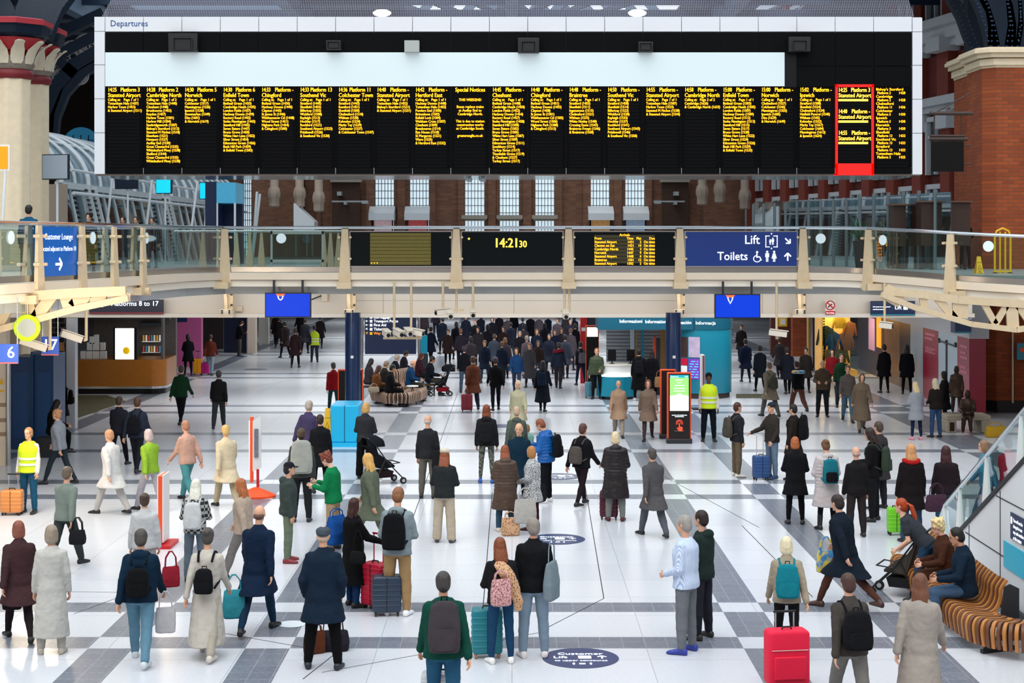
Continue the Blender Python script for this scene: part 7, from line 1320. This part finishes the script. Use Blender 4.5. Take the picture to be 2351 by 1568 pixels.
P(2128, 1380, 1.66, 62, 'bend', ('tee', '3c4048'), ('jeans', '2c4a68'), ('ponylong', 'a83c14'), 'woman with a long orange ponytail in a grey t-shirt bending over a pushchair', sk='e8b498')
stroller('open black framed pushchair held by the woman with the orange ponytail', (X(2066, 24.1), 24.1, 0), R(62), '5a544e', '2a2a2e', False)
# seated on the right bench
P(2172, 1400, 1.66, 85, 'sit', ('coat', '4c2a1c'), ('trousers', '3c3230'), ('curly', 'e0c890'), 'elderly woman with curly blonde hair and brown coat sitting on the slatted bench', D=23.2, sk='e0a890')
P(2218, 1425, 1.80, 80, 'sit', ('jacket', '14283c'), ('jeans', '4a6484'), ('short', '191512'), 'dark haired man in a navy jacket sitting at the end of the slatted bench', D=21.9, shoes='e8e8ea', sk='c48c70')
P(2318, 1212, 1.76, 20, 'walk', ('coat', 'c01c38'), ('slim', '2a2430'), ('short', '3a2420'), 'person in a crimson coat seen through the stair glass at the right edge')
P(2266, 1205, 1.66, 80, 'walk', ('jacket', '5a9cc0'), ('jeans', '4a6a88'), ('bob', '8a6a50'), 'person in a light blue jacket seen through the stair glass')
bagat('holdall', 'yellow holdall on the floor beside the stone plinth', (X(2286, 43.6), 43.6, 0), .2, .6, .3, .26, 'd8a830', .1)
# middle distance, right side
P(2104, 1010, 1.58, 12, 'front', ('coat', 'a8acb4'), ('leggings', '1c2848'), ('long', 'd8bc90'), 'blonde woman in a light grey coat with navy leggings and pink shoes', shoes='d88ca0')
P(2148, 1004, 1.62, 20, 'tallbag', ('jacket', '2c2420'), ('jeans', '3c5c84'), ('long', 'd8c8a8'), 'pale haired person in a dark brown jacket right of the light grey coat')
P(2168, 985, 1.66, 70, 'stand', ('coat', '17151a'), ('slim', '141418'), ('bob', '15120f'), 'black haired person in black beside the bronze figure')
P(1888, 957, 1.76, 170, 'front', ('jacket', '5a4a3c'), ('trousers', '1f232b'), ('bald', '8a6a50'), 'person in an olive brown jacket walking forward below the clothes shop window')
P(1946, 968, 1.74, 172, 'walk', ('jacket', '6c6460'), ('jeans', '5c7c90'), ('short', '6a4a38'), 'person in a grey jacket and pale jeans walking forward, right of the olive brown jacket')
P(1978, 990, 1.70, 178, 'walkb', ('longcoat', '7c6a58'), ('trousers', '8a7a6a'), ('bob', '5a3c2c'), 'person in a long sandy coat walking forward on the lower right')
P(1932, 935, 1.74, 175, 'stand', ('sweater', '143c24'), ('trousers', '2a3440'), ('short', '2c1c16'), 'person in a dark green sweater before the clothes shop window')
P(1911, 912, 1.66, 165, 'stand', ('shirt', '8c1420'), ('slim', '2c2024'), ('bob', '120d0c'), 'person with black hair in a red top at the clothes shop window')
P(1832, 950, 1.76, 10, 'stride', ('jacket', '101218'), ('trousers', '6a443a'), ('short', '3a241c'), 'person in a black jacket with brown trousers walking away near the tan coat')
t = thing('scarf', 'blue and yellow striped scarf on the person in the black jacket', 'scarf', (X(1832, 49), 48.9, 1.36)); mb = MB(); mb.tube([(.17*cos(a), .13*sin(a), 0) for a in [2*pi*i/16 for i in range(17)]], .05, 8); mb.build('wrap', pattern('blue_yellow', 'd8a020', '2c8cc0', 5), t)
P(1768, 957, 1.74, 20, 'walk', ('coat', '8a8070'), ('trousers', '6a6460'), ('short', '6a5a4c'), 'person in a khaki coat walking away right of the teal drum', bag=('4a4a40', 'small olive backpack on the person in the khaki coat', .13, .2))
P(1712, 878, 1.72, 0, 'walk', ('coat', '14203c'), ('slim', '2a2c3c'), ('short', '2a2220'), 'person in a navy coat walking away just right of the teal drum')
P(2030, 902, 1.72, 10, 'stand', ('coat', '0f1014'), ('slim', '131318'), ('short', '1c1512'), 'person in black standing before the dark arcade window')
P(2082, 905, 1.74, -20, 'stand', ('coat', '08090c'), ('slim', '0b0b0f'), ('long', '0c0a0a'), 'person in black by the navy pillar of the arcade')
# middle distance, centre
P(1370, 916, 1.74, 175, 'tallbag', ('puffer', '38442c'), ('slim', '10141a'), ('short', '9a5c34'), 'ginger haired person in an olive green padded jacket by the information counter')
suitcase(1354, 914, .34, .5, .22, '4c8494', 0, .4, 'pale teal suitcase beside the olive green padded jacket')
P(1467, 920, 1.76, -4, 'stand', ('longcoat', '0b0b0e'), ('slim', '0e0e12'), ('short', '100d0c'), 'tall person in a long black coat at the information counter', bag=('15171f', 'dark backpack on the person in the long black coat', .14, .24), shoes='d8d4d0')
P(1497, 915, 1.66, 10, 'stand', ('longcoat', '111015'), ('slim', '0e0e12'), ('long', '120e0d'), 'long haired person in black right of the long black coat')
bagat('paper_bag', 'tan paper bag held beside the orange edged kiosk', (X(1512, 53.2), 53.0, .5), 0, .3, .36, .12, 'a87c50', .2)
P(1418, 868, 1.72, 178, 'stand', ('shirt', 'a8b4c4'), ('slim', '1c2230'), ('short', '3a2a22'), 'attendant in a light shirt standing behind the information counter')
P(1246, 945, 1.66, -10, 'walk', ('longcoat', '141a26'), ('slim', '12151e'), ('long', '1c1414'), 'long haired woman in a dark navy coat walking away in the central crowd', bag=('1a2a40', 'navy backpack on the long haired woman in the central crowd', .15, .24))
P(1138, 943, 1.76, 5, 'walkb', ('jacket', '0f0e13'), ('slim', '14141a'), ('short', '3c2a2c'), 'person in black walking away in the middle of the central crowd')
P(1086, 940, 1.76, 10, 'walk', ('coat', '6c3c28'), ('trousers', '2a3240'), ('short', '4a2c20'), 'person in a rust brown coat at the left of the central crowd')
suitcase(1072, 945, .36, .5, .22, '8c2434', 0, 0, 'dark red suitcase beside the rust brown coat')
P(1066, 902, 1.72, 0, 'walkb', ('jacket', '15161f'), ('jeans', '4a5c70'), ('short', '3c2a30'), 'person in a dark navy jacket behind the rust brown coat')
P(1186, 905, 1.70, 175, 'walk', ('jacket', '1c4474'), ('slim', '39405a'), ('long', '4a2c1c'), 'person in a royal blue jacket in the central crowd')
P(1216, 888, 1.68, 175, 'walkb', ('longcoat', '4a484c'), ('slim', '2c2c34'), ('short', '8a6454'), 'person in a long grey coat in the central crowd')
P(1282, 892, 1.74, -10, 'walk', ('jacket', '2c3248'), ('trousers', '39323c'), ('short', '4a3a34'), 'person with a dark red scarf in the central crowd')
t = thing('scarf', 'dark red scarf wound round a person in the central crowd', 'scarf', (X(1282, 57.8), 57.8, 1.4)); mb = MB(); mb.tube([(.16*cos(a), .13*sin(a), .03*cos(a)) for a in [2*pi*i/16 for i in range(17)]], .06, 8); mb.build('wrap', cloth('8c2438'), t)
P(1334, 886, 1.70, 10, 'walk', ('jacket', '2a2a34'), ('slim', '1c2c44'), ('short', '2c2426'), 'person in a slate jacket left of the ginger haired person', bag=('7c7a84', 'light grey backpack on the person in the slate jacket', .14, .22))
P(1016, 812, 1.74, 30, 'stand', ('coat', '121a2c'), ('slim', '11141c'), ('short', '1a1412'), 'person in dark navy standing beyond the long bench')
P(1018, 905, 1.0, 0, 'stand', ('coat', '2c3038'), ('slim', '20242c'), ('bob', '2a1c16'), 'small child in a grey coat near the pushchair at the bench') if 0 else None
# seated in the middle
for (x, D_, h, rz, c1, c2, hr, hc_, lb, sk_) in ((862, 51.9, 1.66, -70, '7a4a26', '1c1a1c', 'long', '4a2a1a', 'woman in a tan brown coat sitting on the curved bench', 'c89878'), (893, 51.5, 1.74, -75, '131217', '0f0f12', 'short', '14110f', 'person in black slouching on the curved bench with a black cap', 'c89878'), (880, 53.2, 1.72, -60, '22201f', '2a2624', 'short', '7c6a58', 'grey haired person in dark clothes on the rear of the bench', 'd0a080'), (940, 53.5, 1.74, -85, '12406c', '3a362c', 'bald', 'c09a80', 'bald man in a blue jacket sitting by the small white table', 'd8a080'), (985, 55.2, 1.74, -80, '10141f', '45413a', 'short', '1a1512', 'man in a navy cap and jacket sitting before the pushchair', 'b07c5c'), (905, 56.5, 1.7, -60, '1c1e28', '1c1c22', 'short', 'b8a898', 'white haired person in black sitting behind the curved bench', 'e0b098'), (845, 54.5, 1.7, -60, '3c3438', '26242a', 'long', '14100f', 'dark haired person in grey sitting at the left end of the bench', 'b88868'), (925, 58.5, 1.7, -90, '2c2630', '1c1c24', 'short', '3a2a22', 'person in dark plum clothes sitting further behind the bench', 'c89878'), (960, 57.5, 1.68, -90, '4a2430', '22242c', 'long', '5a2c1c', 'person in a wine red top sitting behind the bald man', 'd0a080')):
    P(x, 0, h, rz, 'sit', ('jacket', c1), ('trousers', c2), (hr, hc_), lb, D=D_, sk=sk_)
    if x in (985, 925, 960, 905, 845): 
        st = thing('stool', 'low dark seat under the '+lb.split(' sitting')[0], 'seat', (X(x, D_), D_, 0)); mb = MB(); mb.box(-.22, .22, -.2, .2, .36, .41); mb.build('seat', cloth('5a4338'), st, .01); [MB().cyl((a*.18, b_*.16, 0), (a*.18, b_*.16, .37), .02).build('leg', DSTEEL, st) for a in (-1, 1) for b_ in (-1, 1)]
bagat('holdall', 'cream bag on the lap of the woman in the tan brown coat', (X(858, 51.3), 51.3, .5), .3, .36, .18, .2, 'b8a890', .1)
stroller('black and red pushchair at the end of the long bench', (X(1012, 55.2), 55.2, 0), R(100), '15171c', '8c1424')
tb = thing('side_table', 'small white topped table at the curved bench', 'table', (X(947, 52.2), 52.2, 0)); mb = MB(); mb.cyl((0, 0, .6), (0, 0, .63), .2, n=24); mb.build('table_top', WHITE, tb); [MB().cyl((0, 0, .6), (a*.14, b_*.14, 0), .012).build('leg', DSTEEL, tb) for a in (-1, 1) for b_ in (-1, 1)]
# left side
P(415, 975, 1.80, -10, 'walk', ('jacket', '143c24'), ('slim', '121216'), ('short', '3c3430'), 'person in a dark green jacket walking away below the pink panel')
P(502, 985, 1.74, 5, 'walkb', ('jacket', '1c1c1f'), ('trousers', '3c3c40'), ('short', '3a3634'), 'person in black and grey walking away right of the dark green jacket')
P(314, 1084, 1.80, -5, 'walk', ('jacket', '2c3444'), ('slim', '1c202c'), ('short', '4a3428'), 'right hand one of two people in dark blue walking together at left', bag=('12141c', 'dark backpack on the right hand one of the walking pair', .15, .22))
P(272, 1070, 1.72, -5, 'walkb', ('jacket', '22242e'), ('slim', '17181f'), ('short', '3c2c24'), 'left hand one of two people in dark blue walking together at left')
P(766, 950, 1.66, 15, 'walk', ('jacket', 'a01420'), ('slim', '24444c'), ('short', '4a4844'), 'person in a red jacket left of the navy column')
P(549, 818, 1.68, -60, 'phone', ('jacket', '10100f'), ('trousers', '5c564c'), ('short', '2a1d16'), 'young man leaning by the navy shop panel looking at a phone')
P(483, 862, 1.70, 0, 'walk', ('jacket', '5c2418'), ('jeans', '8898a4'), ('bun', '3a2018'), 'person in a rust red jacket and pale jeans near the pink suitcase')
suitcase(471, 861, .36, .45, .2, 'c01c80', 0, .3, 'magenta suitcase by the pink wall panel')
suitcase(454, 861, .36, .6, .2, 'f0a010', 0, .3, 'yellow suitcase by the pink wall panel')
P(432, 862, 1.66, 20, 'front', ('coat', '0b0b0e'), ('slim', '0d0d11'), ('bob', '0c0a0a'), 'person in a black coat before the pink wall panel')
P(361, 880, 1.76, 80, 'front', ('shirt', 'b8b0a4'), ('trousers', '15151a'), ('short', '5a4434'), 'man in a pale shirt with a dark backpack at the snack cabinet', bag=('23262e', 'dark backpack on the man at the snack cabinet', .14, .22))
P(722, 832, 1.70, 10, 'walk', [('shirt', '2c3038'), ('vest', HIVIS)], ('trousers', '3a3c4c'), ('short', '2a2422'), 'worker in a yellow vest walking away under the left monitor')
P(678, 845, 1.74, 0, 'walkb', ('coat', '301c20'), ('slim', '1f171c'), ('short', '2c2220'), 'person in a dark maroon coat left of the worker in the yellow vest')
P(120, 1022, 1.68, -60, 'sit', ('coat', '0f0f12'), ('slim', '101014'), ('long', '0f0c0b'), 'woman in black with long dark hair looking at her phone beside the blue cabinet', D=39.5, z=.1)
st = thing('ledge_seat', 'low dark ledge beneath the woman in black at left', 'seat', (X(116, 39.6), 39.6, 0)); mb = MB(); mb.box(-.3, .3, -.2, .3, .0, .5); mb.build('block', DSTEEL, st, .01)
P(142, 1010, 1.72, 100, 'stand', ('coat', '101014'), ('slim', '131318'), ('short', '241c18'), 'person in black leaning back with a round black backpack at left', D=43.5, bag=('0c0c10', 'round black backpack beside the grey shop column', .16, .22))
P(66, 1178, 1.70, 165, 'stand', [('shirt', 'f2efe8'), ('vest', HIVIS)], ('jeans', '1f5878'), ('short', 'a87850'), 'worker in a pale top and yellow vest with blue jeans at the left edge', sk='d8a888')
suitcase(28, 1182, .42, .44, .26, 'd88a4c', 0, .3, 'orange and blue suitcase beside the worker at the left edge')
P(136, 1112, 1.72, 75, 'walk', ('jacket', '8e98a4'), ('slim', '26343c'), ('bun', 'a87c58'), 'fair haired person in a pale grey blue jacket facing left near the blue cabinet')
P(256, 1180, 1.72, 60, 'walk', ('coat', 'eae8e4'), ('trousers', 'c8c4c0'), ('short', 'c08a64'), 'person in a white coat walking left of the poster stand')
P(345, 1172, 1.68, 50, 'walk', ('shirt', '9cc83c'), ('trousers', 'c0bcc4'), ('bob', 'c8b4b0'), 'person in a lime green top left of the tall poster stand')
P(430, 1150, 1.72, 50, 'walkb', ('shirt', 'e0b09c'), ('trousers', '58a0a4'), ('short', 'b07c64'), 'person in a peach top with a teal bag left of the tall poster stand')
P(520, 1165, 1.72, 30, 'walk', ('coat', 'f0dcb8'), ('trousers', 'c8b898'), ('short', 'd8b070'), 'person in a cream yellow coat just left of the tall poster stand')
P(560, 1330, 1.66, 70, 'walk', ('jacket', 'c8b4a0'), ('trousers', '8a8480'), ('long', 'b0683c'), 'copper haired person in a sand coloured jacket near the stand base')
# upper level
P(66, 650, 1.72, 0, 'stand', ('sweater', '1c5c80'), ('trousers', '3c5468'), ('short', '14110f'), 'person in a blue sweater standing on the left of the walkway', D=36.5, z=4.55)
for (x, D_, c, hc_, lb) in ((205, 44, '1c1512', '2a1c16', 'person with bushy dark hair behind the left walkway glass'), (283, 50, '12131a', '15110f', 'person in black, left of three on the upper deck'), (313, 50, '11131c', '1c1512', 'person in a dark coat, middle of three on the upper deck'), (350, 52, '101116', '14100e', 'person in black, right of three on the upper deck')):
    P(x, 0, 1.66, 170, 'stand', ('coat', c), ('slim', '12131a'), ('curly' if x == 205 else 'short', hc_), lb, D=D_, z=4.55)
for (x, D_, c, hk, hc_, lb) in ((2008, 53, '1a1a20', 'long', '120e0c', 'dark haired person, left of two heads above the terrace glass'), (2022, 53.8, '22242a', 'long', '1c1412', 'dark haired person, right of two heads above the terrace glass'), (2074, 51.6, '2c3a44', 'bob', '120e0d', 'person with dark bobbed hair at the small wooden counter'), (2216, 50.8, '15151a', 'curly', '120e0c', 'curly haired person in black drinking at the long wooden counter'), (2160, 51, '3a3c44', 'short', '1f2a3c', 'person in a blue cap bent at the long wooden counter')):
    P(x, 0, 1.64, 170, 'front', ('jacket', c), ('slim', '15151a'), (hk, hc_), lb, D=D_, z=4.55)
for (x, D_, lb) in ((1672, 70, 'left dark figure on the upper deck before the right brick wall'), (1722, 68, 'right dark figure on the upper deck before the right brick wall')): P(x, 0, 1.2, 90, 'walk', ('coat', '1a1a22'), ('slim', '14141a'), ('short', '14100e'), lb, D=D_, z=4.55)
# bronze figures
for (x, D_, ps, lb, z_, h) in ((2196, 45.0, 'stand', 'standing bronze child figure in a coat on the stone plinth', .5, 1.35), (2222, 44.2, 'sit', 'seated bronze child figure on the stone plinth', .05, 1.5)):
    t = thing('bronze_figure', lb, 'statue', (X(x, D_), D_, z_), R(160)); s = h/1.745; t.scale = (s,)*3
    meobj('body', bodygeo(ps, 1.0, .024), BRONZE, t); meobj('coat', topgeo(ps, 1.0, .024, 'coat'), BRONZE, t); meobj('trousers', botgeo(ps, 1.0, .024, 'trousers'), BRONZE, t); meobj('hair', hairgeo(ps, 'bob'), BRONZE, t)
# distant crowd under the walkway
rr = random.Random(5); TOPS = ['15161f', '1c1a22', '2a2430', '101218', '23283a', '39343a', '5a5058', '3a2a28', '3c4452', '1a2438']
spots = [(990, 835), (1003, 775), (975, 790), (1060, 850), (1078, 868), (1098, 842), (1112, 878), (1120, 832), (1132, 858), (1150, 880), (1158, 838), (1160, 870), (1175, 820), (1190, 850), (1204, 835), (1212, 865), (1230, 850), (1236, 880), (1250, 828), (1262, 862), (1272, 845), (1290, 838), (1300, 870), (1312, 850), (1322, 832), (1045, 826), (1030, 838), (1090, 812), (1130, 806), (1165, 800), (1200, 806), (1240, 800), (1280, 806), (1310, 812), (1220, 795), (1180, 786), (1145, 792), (1105, 796), (1260, 790), (1300, 790), (1070, 800), (1320, 798)]
for x, y in spots:
    c = rr.choice(TOPS); P(x+rr.uniform(-3, 3), y, rr.uniform(1.6, 1.8), rr.choice((0, 5, 175, 185, -20)), rr.choice(('walk', 'walkb', 'stand')), (rr.choice(('jacket', 'coat')), c), ('slim', rr.choice(('14151c', '1c2230', '2c2c34', '3c4c60'))), (rr.choice(('short', 'bob', 'short')), rr.choice(('1c1512', '3a2a22', '6a4a34', '8a7a6c'))), 'darkly dressed person in the dense crowd far back under the middle of the walkway', group='distant crowd under the walkway')
for x, y in ((640, 800), (655, 822), (700, 812), (735, 800), (634, 790), (690, 786)):
    P(x, y, rr.uniform(1.62, 1.78), rr.choice((0, 170, 30)), rr.choice(('walk', 'walkb')), ('coat', rr.choice(('1c1618', '2a1c1e', '22222a'))), ('slim', '17151a'), ('short', '1c1512'), 'darkly dressed person in the group far back below the left monitor', group='distant group below the left monitor')
for x, y in ((1702, 830), (1745, 900), (1790, 870), (1808, 905), (1850, 900)):
    P(x, y, rr.uniform(1.62, 1.78), rr.choice((0, 170, 30)), rr.choice(('walk', 'walkb')), ('coat', rr.choice(('2a2628', '3a322e', '1c202c'))), ('slim', '1c1a20'), ('short', '2a1d18'), 'darkly dressed person in the thin crowd right of the teal drum', group='thin crowd right of the teal drum')
bpy.data.scenes.remove(WORK)
